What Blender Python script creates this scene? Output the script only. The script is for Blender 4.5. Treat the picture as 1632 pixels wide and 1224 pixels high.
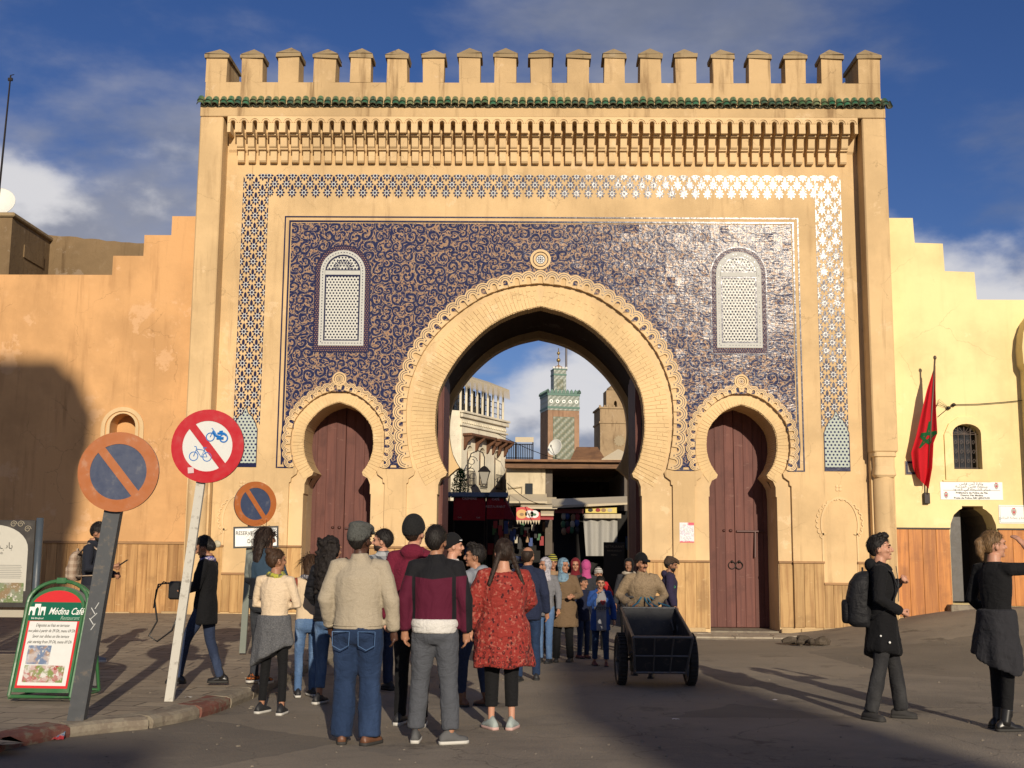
import bpy, bmesh, math, random
from mathutils import Vector, Matrix, noise
from mathutils.geometry import tessellate_polygon
for o in list(bpy.data.objects): bpy.data.objects.remove(o)
SC = bpy.context.scene
COL = SC.collection
rad = math.radians
PI = math.pi
RND = random.Random(7)

# ------------------------------------------------------------------ camera
F_PX, PITCH, YAW, ROLL = 1862.74, rad(8.1047), rad(0.8537), rad(0.4718)
CAM = Vector((-0.2185, -23.7506, 1.6))
_f = Vector((-math.sin(YAW) * math.cos(PITCH), math.cos(YAW) * math.cos(PITCH), math.sin(PITCH)))
_r = Vector((math.cos(YAW), math.sin(YAW), 0))
_u = _r.cross(_f)
_R = math.cos(ROLL) * _r + math.sin(ROLL) * _u
_U = -math.sin(ROLL) * _r + math.cos(ROLL) * _u
cd = bpy.data.cameras.new('camera')
cam = bpy.data.objects.new('camera', cd)
COL.objects.link(cam)
cd.sensor_width = 36
cd.lens = F_PX / 1632 * 36
cd.clip_start, cd.clip_end = 0.1, 3000
M3 = Matrix((_R, _U, -_f)).transposed()
cam.matrix_world = Matrix.Translation(CAM) @ M3.to_4x4()
SC.camera = cam

def ray(px, py):
    return _f + (px - 816) / F_PX * _R - (py - 612) / F_PX * _U
def pt(px, py, Y):            # where a sight line meets the upright plane y = Y
    d = ray(px, py); return CAM + d * ((Y - CAM.y) / d.y)
def gnd(px, py, z=0.0):       # where a sight line meets the level z
    d = ray(px, py); return CAM + d * ((z - CAM.z) / d.z)

# ------------------------------------------------------------------ sky and sun
SUN_EL, SUN_AZ = rad(17.5), rad(12.0)          # sun behind the viewer, a little to the right
W = bpy.data.worlds.new('World'); SC.world = W; W.use_nodes = True
nt = W.node_tree; nt.nodes.clear()
def wn(t, **k):
    n = nt.nodes.new(t)
    for a, b in k.items(): setattr(n, a, b)
    return n
sky = wn('ShaderNodeTexSky', sky_type='NISHITA', sun_disc=False, sun_elevation=SUN_EL, sun_rotation=PI - SUN_AZ,
         air_density=1.0, dust_density=0.35, ozone_density=3.0, altitude=400)
tc = wn('ShaderNodeTexCoord')
sep = wn('ShaderNodeSeparateXYZ'); nt.links.new(tc.outputs['Generated'], sep.inputs[0])
def wmath(op, a, b=None, clamp=False):
    n = wn('ShaderNodeMath', operation=op, use_clamp=clamp)
    for i, v in enumerate((a, b)):
        if v is None: continue
        if isinstance(v, (int, float)): n.inputs[i].default_value = v
        else: nt.links.new(v, n.inputs[i])
    return n.outputs[0]
# clouds on a layer overhead: direction divided by height
zz = wmath('ADD', wmath('MAXIMUM', sep.outputs[2], 0.0), 0.16)
cmb = wn('ShaderNodeCombineXYZ')
nt.links.new(wmath('DIVIDE', sep.outputs[0], zz), cmb.inputs[0])
nt.links.new(wmath('DIVIDE', sep.outputs[1], zz), cmb.inputs[1])
def wnoise(scale, off, det, rough=0.55, dist=0.0):
    m = wn('ShaderNodeMapping'); m.inputs['Location'].default_value = off
    nt.links.new(cmb.outputs[0], m.inputs[0])
    n = wn('ShaderNodeTexNoise'); n.inputs['Scale'].default_value = scale
    n.inputs['Detail'].default_value = det; n.inputs['Roughness'].default_value = rough
    n.inputs['Distortion'].default_value = dist
    nt.links.new(m.outputs[0], n.inputs[0]); return n.outputs[0]
CLOUD_OFF = (4.8, 0.4, 0.0)
big = wnoise(0.85, CLOUD_OFF, 8.0, 0.56, 0.15)
def ramp(v, a, b):
    n = wn('ShaderNodeMapRange', interpolation_type='SMOOTHSTEP'); nt.links.new(v, n.inputs[0])
    n.inputs[1].default_value = a; n.inputs[2].default_value = b; return n.outputs[0]
mask = ramp(big, 0.475, 0.63)
# heaped clouds standing lower down: noise on the direction itself
def dnoise(scale, off, det, rough, sq=(1, 1, 1.7)):
    m = wn('ShaderNodeMapping'); m.inputs['Location'].default_value = off; m.inputs['Scale'].default_value = sq
    nt.links.new(tc.outputs['Generated'], m.inputs[0])
    n = wn('ShaderNodeTexNoise'); n.inputs['Scale'].default_value = scale; n.inputs['Detail'].default_value = det; n.inputs['Roughness'].default_value = rough
    nt.links.new(m.outputs[0], n.inputs[0]); return n.outputs[0]
HEAP = (0.0, 4.6, 0.62)
heap = dnoise(3.4, HEAP, 9.0, 0.52)
low = ramp(sep.outputs[2], 0.50, 0.18)
heapmask = ramp(wmath('ADD', heap, wmath('MULTIPLY', wmath('SUBTRACT', low, 1.0), 0.30)), 0.44, 0.565)
lit = dnoise(3.4, (HEAP[0] + .02, HEAP[1] - .03, HEAP[2] + .055), 9.0, 0.52)
shade = ramp(wmath('SUBTRACT', heap, lit), 0.045, -0.06)
thick = ramp(wnoise(1.1, (CLOUD_OFF[0] + 0.13, CLOUD_OFF[1] + 0.1, 0.3), 6.0, 0.6), 0.40, 0.66)
def mixc(f, a, b):
    n = wn('ShaderNodeMix', data_type='RGBA'); nt.links.new(f, n.inputs[0])
    for k, v in ((6, a), (7, b)):
        if isinstance(v, tuple): n.inputs[k].default_value = v
        else: nt.links.new(v, n.inputs[k])
    return n.outputs[2]
wisp = mixc(thick, (7.2, 7.2, 7.9, 1), (3.4, 3.7, 4.6, 1))
heapc = mixc(shade, (12.0, 11.8, 12.0, 1), (4.4, 4.7, 5.9, 1))
mx = wn('ShaderNodeMix', data_type='RGBA')
nt.links.new(wmath('MULTIPLY', mask, 0.72), mx.inputs[0])
hs = wn('ShaderNodeHueSaturation'); hs.inputs['Saturation'].default_value = 1.17; hs.inputs['Hue'].default_value = .505
nt.links.new(sky.outputs[0], hs.inputs['Color'])
tint = wn('ShaderNodeMix', data_type='RGBA', blend_type='MULTIPLY'); tint.inputs[0].default_value = 1.0
tint.inputs[7].default_value = (.96, .90, 1.16, 1); nt.links.new(hs.outputs[0], tint.inputs[6])
nt.links.new(tint.outputs[2], mx.inputs[6]); nt.links.new(wisp, mx.inputs[7])
skyout = mixc(wmath('MULTIPLY', heapmask, 0.93), mx.outputs[2], heapc)
bg = wn('ShaderNodeBackground'); bg.inputs[1].default_value = 0.060
nt.links.new(skyout, bg.inputs[0])
wo = wn('ShaderNodeOutputWorld'); nt.links.new(bg.outputs[0], wo.inputs[0])

sd = bpy.data.lights.new('sun', 'SUN'); sd.energy = 4.75; sd.angle = rad(0.5); sd.color = (1.0, 0.875, 0.70)
sun = bpy.data.objects.new('sun', sd); COL.objects.link(sun)
TO_SUN = Vector((math.sin(SUN_AZ) * math.cos(SUN_EL), -math.cos(SUN_AZ) * math.cos(SUN_EL), math.sin(SUN_EL)))
sun.rotation_euler = TO_SUN.to_track_quat('Z', 'Y').to_euler()
sun.location = (4, -20, 14)
SC.view_settings.view_transform = 'Standard'; SC.view_settings.look = 'None'
SC.view_settings.exposure = 0.0; SC.view_settings.gamma = 1.0
SC.view_settings.use_curve_mapping = False
SC.render.resolution_x, SC.render.resolution_y = 1024, 768
SC.cycles.max_bounces = 6; SC.cycles.diffuse_bounces = 3; SC.cycles.glossy_bounces = 3
SC.cycles.transparent_max_bounces = 8
SC.cycles.sample_clamp_indirect = 4.0

# ------------------------------------------------------------------ materials
class NT:                       # small node-tree writer
    def __init__(s, name):
        s.m = bpy.data.materials.new(name); s.m.use_nodes = True
        s.t = s.m.node_tree; s.b = s.t.nodes['Principled BSDF']
    def n(s, t, **k):
        x = s.t.nodes.new('ShaderNode' + t)
        for a, b in k.items(): setattr(x, a, b)
        return x
    def put(s, sock, v):
        if isinstance(v, (int, float)):
            sock.default_value = v
        elif isinstance(v, (tuple, list)):
            sock.default_value = tuple(v) + (1,) if len(v) == 3 and sock.type == 'RGBA' else v
        else: s.t.links.new(v, sock)
    def math(s, op, a, b=0.0, c=0.0, clamp=False):
        x = s.n('Math', operation=op, use_clamp=clamp)
        for i, v in enumerate((a, b, c)): s.put(x.inputs[i], v)
        return x.outputs[0]
    def vmath(s, op, a, b=(0, 0, 0)):
        x = s.n('VectorMath', operation=op); s.put(x.inputs[0], a)
        if op == 'SCALE': s.put(x.inputs[3], b)
        else: s.put(x.inputs[1], b)
        return x.outputs[1] if op in ('LENGTH', 'DOT_PRODUCT', 'DISTANCE') else x.outputs[0]
    def mix(s, f, a, b, blend='MIX'):
        x = s.n('Mix', data_type='RGBA', blend_type=blend)
        s.put(x.inputs[0], f); s.put(x.inputs[6], a); s.put(x.inputs[7], b); return x.outputs[2]
    def step(s, v, a, b, o0=0.0, o1=1.0):
        x = s.n('MapRange', interpolation_type='SMOOTHSTEP'); s.put(x.inputs[0], v)
        for i, q in enumerate((a, b, o0, o1)): x.inputs[1 + i].default_value = q
        return x.outputs[0]
    def pos(s): return s.n('NewGeometry').outputs['Position']
    def obj(s): return s.n('TexCoord').outputs['Object']
    def uv(s): return s.n('TexCoord').outputs['UV']
    def map(s, v, loc=(0, 0, 0), sc=(1, 1, 1), rot=(0, 0, 0)):
        x = s.n('Mapping'); s.put(x.inputs[0], v)
        x.inputs[1].default_value = loc; x.inputs[2].default_value = rot; x.inputs[3].default_value = sc
        return x.outputs[0]
    def noise(s, v, scale, det=4.0, rough=0.55, dist=0.0, col=False):
        x = s.n('TexNoise'); s.put(x.inputs[0], v)
        x.inputs['Scale'].default_value = scale; x.inputs['Detail'].default_value = det
        x.inputs['Roughness'].default_value = rough; x.inputs['Distortion'].default_value = dist
        return x.outputs[1 if col else 0]
    def vor(s, v, scale, feature='F1', rnd=1.0, dims='3D'):
        x = s.n('TexVoronoi', feature=feature, voronoi_dimensions=dims); s.put(x.inputs['Vector'], v)
        x.inputs['Scale'].default_value = scale; x.inputs['Randomness'].default_value = rnd
        return x
    def xyz(s, v):
        x = s.n('SeparateXYZ'); s.put(x.inputs[0], v); return x.outputs
    def vec(s, a, b, c=0.0):
        x = s.n('CombineXYZ')
        for i, v in enumerate((a, b, c)): s.put(x.inputs[i], v)
        return x.outputs[0]
    def bump(s, h, strength=0.3, dist=0.02, prev=None):
        x = s.n('Bump'); s.put(x.inputs['Height'], h)
        x.inputs['Strength'].default_value = strength; x.inputs['Distance'].default_value = dist
        if prev is not None: s.put(x.inputs['Normal'], prev)
        return x.outputs[0]
    def out(s, col=None, rough=0.8, normal=None, metal=0.0, spec=0.5, coat=0.0, coat_rough=0.05, sheen=0.0):
        b = s.b.inputs
        if col is not None: s.put(b['Base Color'], col)
        s.put(b['Roughness'], rough); s.put(b['Metallic'], metal); s.put(b['Specular IOR Level'], spec)
        if normal is not None: s.put(b['Normal'], normal)
        if coat:
            b['Coat Weight'].default_value = coat; b['Coat Roughness'].default_value = coat_rough
            if normal is not None: s.put(b['Coat Normal'], normal)
        if sheen: b['Sheen Weight'].default_value = sheen
        return s.m
MATS = {}
def once(f):
    def g(*a, **k):
        key = (f.__name__,) + a + tuple(sorted(k.items()))
        if key not in MATS: MATS[key] = f(*a, **k)
        return MATS[key]
    return g
def mul(c, k): return tuple(min(1, x * k) for x in c)

@once
def plaster(name, c, stain=0.35, light=0.25, bump=0.35):
    t = NT(name); p = t.pos()
    a = t.noise(p, 0.55, 5, 0.6); b = t.noise(p, 2.3, 6, 0.65); d = t.noise(p, 14, 5, 0.6)
    col = t.mix(t.step(a, 0.36, 0.62), mul(c, .93), mul(c, 1.17))
    col = t.mix(t.math('MULTIPLY', t.step(b, 0.55, 0.72), light), col, tuple(min(.9, x * 1.25 + .05) for x in c))
    streak = t.noise(t.map(p, sc=(3.0, 3.0, 0.35)), 1.3, 5, 0.6)
    col = t.mix(t.math('MULTIPLY', t.step(streak, 0.52, 0.75), stain), col, (c[0] * .52, c[1] * .47, c[2] * .45))
    fl = t.noise(t.map(p, loc=(9, 3, 5)), 1.15, 7, 0.7)
    col = t.mix(t.math('MULTIPLY', t.step(fl, 0.60, 0.64), 0.5), col, tuple(min(.9, x * 1.1 + .09) for x in c))
    col = t.mix(t.math('MULTIPLY', t.step(d, 0.6, 0.75), 0.14), col, mul(c, .6))
    drip = t.math('MULTIPLY', t.step(t.noise(t.map(p, loc=(5, 1, 2), sc=(5.0, 5.0, 0.22)), 1.6, 4, .6), .58, .74), t.step(t.noise(p, .8, 3), .42, .6))
    col = t.mix(t.math('MULTIPLY', drip, stain * .9), col, (c[0] * .42, c[1] * .38, c[2] * .36))
    wp = t.vmath('ADD', p, t.vmath('SCALE', t.noise(p, 2.5, 4, .6, 0, True), .35))
    ck = t.vor(wp, .8, 'DISTANCE_TO_EDGE').outputs[0]
    crack = t.math('MULTIPLY', t.step(ck, .007, .001), t.step(t.noise(t.map(p, loc=(7, 7, 1)), .9, 2), .5, .6))
    col = t.mix(t.math('MULTIPLY', crack, .3), col, mul(c, .3))
    speck = t.step(t.noise(p, 5.5, 6, .75), .64, .7)
    col = t.mix(t.math('MULTIPLY', speck, .28), col, (c[0] * .6, c[1] * .55, c[2] * .5))
    h = t.math('ADD', t.math('MULTIPLY', b, 0.6), t.math('MULTIPLY', d, 0.25))
    return t.out(col, 0.92, t.bump(h, bump, 0.03), spec=0.15)
@once
def paint(name, c, rough=0.45, wear=0.25, wearcol=(.25, .22, .18), scale=9.0, metal=0.0, coat=0.0):
    t = NT(name); o = t.obj()
    a = t.noise(o, scale, 5, 0.65); b = t.noise(o, scale * 4, 4)
    col = t.mix(t.math('MULTIPLY', t.step(a, 0.55, 0.7), wear), c, wearcol)
    col = t.mix(t.math('MULTIPLY', b, 0.15), col, mul(c, .6))
    return t.out(col, t.step(a, 0.3, 0.7, rough - .08, rough + .12), t.bump(b, 0.12, 0.004), metal=metal, coat=coat)
@once
def plain(name, c, rough=0.6, metal=0.0, coat=0.0, var=0.12):
    t = NT(name); a = t.noise(t.obj(), 22, 3)
    return t.out(t.mix(t.math('MULTIPLY', a, var * 2), c, mul(c, .55)), rough, metal=metal, coat=coat)
@once
def cloth(name, c, c2=None, weave=120.0, fold=0.4, rough=0.9, patt=None, sheen=0.02):
    t = NT(name); o = t.obj()
    big = t.math('ADD', t.noise(t.map(o, sc=(1.0, 1.0, 0.5)), 8.0, 3, 0.5, 1.2), t.math('MULTIPLY', t.noise(t.map(o, sc=(1.0, 1.0, 1.8), rot=(.5, .4, 0)), 9.0, 2, .5, 1.5), .7))
    fine = t.noise(o, weave, 2)
    col = c
    if patt == 'knit':
        col = t.mix(t.step(fine, 0.4, 0.7), c, c2 or mul(c, .7))
    elif patt == 'print':                       # small broken print in two colours
        v = t.vor(t.map(o, sc=(1, 1, .7)), 26).outputs[0]
        k = t.noise(o, 30, 3)
        col = t.mix(t.step(k, .55, .62), c, c2)
        col = t.mix(t.math('MULTIPLY', t.step(v, .36, .24), t.step(t.noise(o, 11, 3), .44, .52)), col, (.05, .012, .015))
        z = t.xyz(o)[2]
        band = t.math('MULTIPLY', t.step(z, .79, .76), t.step(t.math('ABSOLUTE', t.math('SUBTRACT', t.vor(o, 24, rnd=.35).outputs[0], .32)), .09, .05))
        col = t.mix(band, col, (.07, .015, .015))
    elif patt == 'plaid':
        x, y, z = t.xyz(o)
        sx = t.step(t.math('SINE', t.math('MULTIPLY', t.math('ADD', x, y), 75)), -.1, .1)
        sz = t.step(t.math('SINE', t.math('MULTIPLY', z, 75)), -.1, .1)
        col = t.mix(t.math('MULTIPLY', t.math('ADD', sx, sz), .5), c, c2)
    elif patt == 'denim':
        col = t.mix(t.step(t.noise(t.map(o, sc=(1, 1, .4)), 5, 4), .45, .72), c, c2 or mul(c, 1.9))
    elif patt == 'flower':
        k = t.noise(o, 26, 4, .7)
        col = t.mix(t.step(k, .5, .57), c, c2)
    elif patt == 'stripe':
        z = t.xyz(o)[2]
        col = t.mix(t.step(t.math('SINE', t.math('MULTIPLY', z, 170)), -.15, .15), c, c2)
    elif patt == 'quilt':
        col = t.mix(t.step(t.math('SINE', t.math('MULTIPLY', t.xyz(o)[2], 85)), -1.0, -.7), mul(c, .35), c)
    col = t.mix(t.math('MULTIPLY', t.step(fine, .3, .8), .3), col, (.5 * c[0], .5 * c[1], .5 * c[2]))
    nrm = t.bump(big, fold, 0.05)
    nrm = t.bump(fine, 0.25, 0.003, nrm)
    return t.out(col, rough, nrm, spec=0.2, sheen=sheen)
@once
def skin(name, c):
    t = NT(name); o = t.obj()
    col = t.mix(t.math('MULTIPLY', t.noise(o, 18, 4), .5), c, (c[0] * .78, c[1] * .6, c[2] * .55))
    t.out(col, 0.5, t.bump(t.noise(o, 160, 2), .06, .003), spec=.35)
    t.b.inputs['Subsurface Weight'].default_value = .08
    t.b.inputs['Subsurface Radius'].default_value = (.01, .004, .002)
    return t.m
@once
def hairm(name, c, curl=0.0):
    t = NT(name); o = t.obj()
    s = t.noise(t.map(o, sc=(9, 9, 1.2) if not curl else (3, 3, 3)), 14 if not curl else 12, 4, .6, curl)
    col = t.mix(t.step(s, .35, .7), mul(c, .45), c)
    return t.out(col, .5 if not curl else .7, t.bump(s, .6, .01), spec=.22)
@once
def wood(name, c, c2, axis='z', rough=.7, scale=1.0, wear=0.0, wearcol=(.6, .5, .35)):
    t = NT(name); p = t.pos()
    rnd = t.n('ObjectInfo').outputs['Random']
    q = t.vmath('ADD', p, t.vec(t.math('MULTIPLY', rnd, 31.0), t.math('MULTIPLY', rnd, 17.0), t.math('MULTIPLY', rnd, 23.0)))
    sc = {'z': (14, 14, .8), 'x': (.8, 14, 14), 'y': (14, .8, 14)}[axis]
    g = t.noise(t.map(q, sc=tuple(v * scale for v in sc)), 1.0, 6, .6, .5)
    b = t.noise(q, 2.2, 5, .6)
    col = t.mix(t.step(g, .38, .66), c, c2)
    col = t.mix(t.math('MULTIPLY', t.step(b, .5, .7), .45), col, mul(c2, .6))
    col = t.mix(t.math('MULTIPLY', t.math('SUBTRACT', rnd, .5), .0), col, c)
    tone = t.math('ADD', .82, t.math('MULTIPLY', rnd, .32))
    col = t.mix(1.0, col, t.vec(tone, tone, tone), 'MULTIPLY')
    if wear:
        k = t.step(t.noise(t.map(q, sc=(2, 2, 6)), 2.3, 6, .7), .62, .68)
        col = t.mix(t.math('MULTIPLY', k, wear), col, wearcol)
    return t.out(col, rough, t.bump(t.math('ADD', g, b), .3, .008), spec=.3)

# ------------------------------------------------------------------ mesh writer
class MB:
    def __init__(s): s.v = []; s.f = []; s.m = []; s.uv = None
    def add(s, vs, fs, mi=0):
        k = len(s.v); s.v += [tuple(v) for v in vs]
        for f in fs: s.f.append([i + k for i in f]); s.m.append(mi)
        return s
    def box(s, a, b, mi=0):
        (x0, y0, z0), (x1, y1, z1) = a, b
        vs = [(x0, y0, z0), (x1, y0, z0), (x1, y1, z0), (x0, y1, z0), (x0, y0, z1), (x1, y0, z1), (x1, y1, z1), (x0, y1, z1)]
        return s.add(vs, [(0, 3, 2, 1), (4, 5, 6, 7), (0, 1, 5, 4), (1, 2, 6, 5), (2, 3, 7, 6), (3, 0, 4, 7)], mi)
    def cbox(s, c, d, mi=0, M=None):
        k = len(s.v)
        s.box([-x / 2 for x in d], [x / 2 for x in d], mi)
        T = Matrix.Translation(c) if M is None else Matrix.Translation(c) @ M.to_4x4()
        s.v[k:] = [tuple(T @ Vector(v)) for v in s.v[k:]]
        return s
    def bev(s, a, b, e=.01, mi=0):            # box with cut edges
        (x0, y0, z0), (x1, y1, z1) = a, b
        bm = bmesh.new(); bmesh.ops.create_cube(bm, size=1)
        for v in bm.verts:
            v.co = Vector((x0 + (v.co.x + .5) * (x1 - x0), y0 + (v.co.y + .5) * (y1 - y0), z0 + (v.co.z + .5) * (z1 - z0)))
        bmesh.ops.bevel(bm, geom=bm.edges[:], offset=e, segments=1, affect='EDGES')
        bm.verts.index_update()
        s.add([v.co[:] for v in bm.verts], [[v.index for v in f.verts] for f in bm.faces], mi); bm.free(); return s
    def prism(s, poly, y0, y1, mi=0, plane='xz', mi_side=None, back=True, holes=()):
        # poly: (a, b) outline; plane xz extrudes along y
        k = len(s.v); loops = [list(poly)] + [list(h) for h in holes]; poly = sum(loops, []); n = len(poly)
        def P(a, b, d): return (a, d, b) if plane == 'xz' else ((a, b, d) if plane == 'xy' else (d, a, b))
        tris = tessellate_polygon([[Vector((a, b, 0)) for a, b in L] for L in loops])
        s.v += [P(a, b, y0) for a, b in poly] + [P(a, b, y1) for a, b in poly]
        for t3 in tris:
            s.f.append([k + i for i in t3]); s.m.append(mi)
            if back: s.f.append([k + n + i for i in t3[::-1]]); s.m.append(mi)
        ms = mi if mi_side is None else mi_side
        o = 0
        for L in loops:
            for i in range(len(L)):
                j = o + (i + 1) % len(L); q = o + i
                s.f.append([k + q, k + j, k + n + j, k + n + q]); s.m.append(ms)
            o += len(L)
        return s
    def tube(s, pts, r, n=8, mi=0, cap=True, flat=1.0):
        pts = [Vector(p) for p in pts]; k = len(s.v); N = len(pts)
        rr = r if isinstance(r, (list, tuple)) else [r] * N
        up = Vector((0, 0, 1)); side = None
        for i, p in enumerate(pts):
            t = (pts[min(i + 1, N - 1)] - pts[max(i - 1, 0)])
            if t.length < 1e-9: t = Vector((0, 0, 1))
            t.normalize()
            if side is None:
                side = t.cross(up)
                if side.length < .1: side = t.cross(Vector((0, 1, 0)))
            side = (side - t * side.dot(t)); side.normalize()
            b = t.cross(side)
            for j in range(n):
                a = 2 * PI * j / n
                q = p + (side * math.cos(a) + b * math.sin(a) * flat) * rr[i]
                s.v.append(tuple(q))
        for i in range(N - 1):
            for j in range(n):
                j2 = (j + 1) % n
                s.f.append([k + i * n + j, k + i * n + j2, k + (i + 1) * n + j2, k + (i + 1) * n + j]); s.m.append(mi)
        if cap:
            s.f.append([k + j for j in range(n)][::-1]); s.m.append(mi)
            s.f.append([k + (N - 1) * n + j for j in range(n)]); s.m.append(mi)
        return s
    def loft(s, rings, mi=0, cap=True):        # rings: lists of equal length
        k = len(s.v); n = len(rings[0])
        for r in rings: s.v += [tuple(v) for v in r]
        for i in range(len(rings) - 1):
            for j in range(n):
                j2 = (j + 1) % n
                s.f.append([k + i * n + j, k + i * n + j2, k + (i + 1) * n + j2, k + (i + 1) * n + j]); s.m.append(mi)
        if cap:
            s.f.append([k + j for j in range(n)][::-1]); s.m.append(mi)
            s.f.append([k + (len(rings) - 1) * n + j for j in range(n)]); s.m.append(mi)
        return s
    def ell(s, c, r, n=16, m=10, mi=0, M=None):
        k = len(s.v); c = Vector(c)
        rings = []
        for i in range(m + 1):
            a = PI * i / m - PI / 2
            a = max(-PI / 2 + .02, min(PI / 2 - .02, a))
            ring = []
            for j in range(n):
                b = 2 * PI * j / n
                q = Vector((math.cos(a) * math.cos(b) * r[0], math.cos(a) * math.sin(b) * r[1], math.sin(a) * r[2]))
                if M is not None: q = M @ q
                ring.append(c + q)
            rings.append(ring)
        return s.loft(rings, mi)
    def grid(s, nx, ny, fn, mi=0):
        k = len(s.v)
        for j in range(ny + 1):
            for i in range(nx + 1): s.v.append(tuple(fn(i / nx, j / ny)))
        for j in range(ny):
            for i in range(nx):
                a = k + j * (nx + 1) + i
                s.f.append([a, a + 1, a + nx + 2, a + nx + 1]); s.m.append(mi)
        return s
    def strip(s, A, B, mi=0):                  # ribbon between two point lists
        k = len(s.v); n = len(A); s.v += [tuple(v) for v in A] + [tuple(v) for v in B]
        for i in range(n - 1):
            s.f.append([k + i, k + i + 1, k + n + i + 1, k + n + i]); s.m.append(mi)
        return s
    def move(s, M, k=0):
        s.v[k:] = [tuple(M @ Vector(v)) for v in s.v[k:]]; return s
    def mesh(s, name, mats, smooth=False, fix=True):
        me = bpy.data.meshes.new(name); me.from_pydata(s.v, [], s.f)
        for m in (mats if isinstance(mats, (list, tuple)) else [mats]): me.materials.append(m)
        me.polygons.foreach_set('material_index', s.m)
        if smooth: me.polygons.foreach_set('use_smooth', [True] * len(me.polygons))
        if fix:
            bm = bmesh.new(); bm.from_mesh(me); bmesh.ops.recalc_face_normals(bm, faces=bm.faces[:]); bm.to_mesh(me); bm.free()
        me.update(); return me
    def build(s, name, mats, parent=None, smooth=False, loc=None, fix=True):
        return link(name, s.mesh(name, mats, smooth, fix), parent, loc)
def link(name, me, parent=None, loc=None, rot=None, sc=None):
    o = bpy.data.objects.new(name, me); COL.objects.link(o)
    if parent is not None: o.parent = parent
    if loc is not None: o.location = loc
    if rot is not None: o.rotation_euler = rot
    if sc is not None: o.scale = sc
    return o
def empty(name, loc=(0, 0, 0), rz=0.0):
    o = bpy.data.objects.new(name, None); COL.objects.link(o); o.location = loc; o.rotation_euler = (0, 0, rz)
    o.empty_display_size = .2; return o
def tag(o, label=None, cat=None, group=None, kind=None):
    if label: o['label'] = label
    if cat: o['category'] = cat
    if group: o['group'] = group
    if kind: o['kind'] = kind
    return o
def sst(x): x = max(0.0, min(1.0, x)); return x * x * (3 - 2 * x)
def text_mesh(s, size, mat, name, parent, loc, rot=(PI / 2, 0, 0), align='CENTER', shear=0.0, bold=0.0, extrude=0.0008, xs=1.0):
    cu = bpy.data.curves.new(name, 'FONT'); cu.body = s; cu.size = size; cu.align_x = align; cu.align_y = 'CENTER'
    cu.shear = shear; cu.offset = bold; cu.extrude = extrude; cu.resolution_u = 2
    o = bpy.data.objects.new(name, cu); COL.objects.link(o)
    dg = bpy.context.evaluated_depsgraph_get()
    me = bpy.data.meshes.new_from_object(o.evaluated_get(dg))
    bpy.data.objects.remove(o); bpy.data.curves.remove(cu)
    me.materials.clear(); me.materials.append(mat); me.name = name
    return link(name, me, parent, loc, rot, (xs, 1, 1))

# joined Arabic letter shapes, written right to left
_AR = {'ا': 'ﺍﺎﺍﺎ', 'أ': 'ﺃﺄﺃﺄ', 'ب': 'ﺏﺐﺑﺒ', 'ة': 'ﺓﺔﺓﺔ', 'ت': 'ﺕﺖﺗﺘ', 'ج': 'ﺝﺞﺟﺠ', 'خ': 'ﺥﺦﺧﺨ', 'د': 'ﺩﺪﺩﺪ', 'ر': 'ﺭﺮﺭﺮ', 'ز': 'ﺯﺰﺯﺰ', 'س': 'ﺱﺲﺳﺴ', 'ش': 'ﺵﺶﺷﺸ', 'ط': 'ﻁﻂﻃﻄ', 'ع': 'ﻉﻊﻋﻌ', 'ف': 'ﻑﻒﻓﻔ', 'ق': 'ﻕﻖﻗﻘ', 'ك': 'ﻙﻚﻛﻜ', 'ل': 'ﻝﻞﻟﻠ', 'م': 'ﻡﻢﻣﻤ', 'ن': 'ﻥﻦﻧﻨ', 'ه': 'ﻩﻪﻫﻬ', 'و': 'ﻭﻮﻭﻮ', 'ي': 'ﻱﻲﻳﻴ'}
def arabic(s):
    out = []
    for w in s.split(' '):
        g = ''
        for i, c in enumerate(w):
            pj = i > 0 and w[i - 1] in _AR and w[i - 1] not in 'اأدرزوة'
            nj = i < len(w) - 1 and c not in 'اأدرزوة'
            g += _AR[c][(1 if pj else 0) + (2 if nj else 0)] if c in _AR else c
        out.append(g[::-1])
    return ' '.join(out[::-1])
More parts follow.
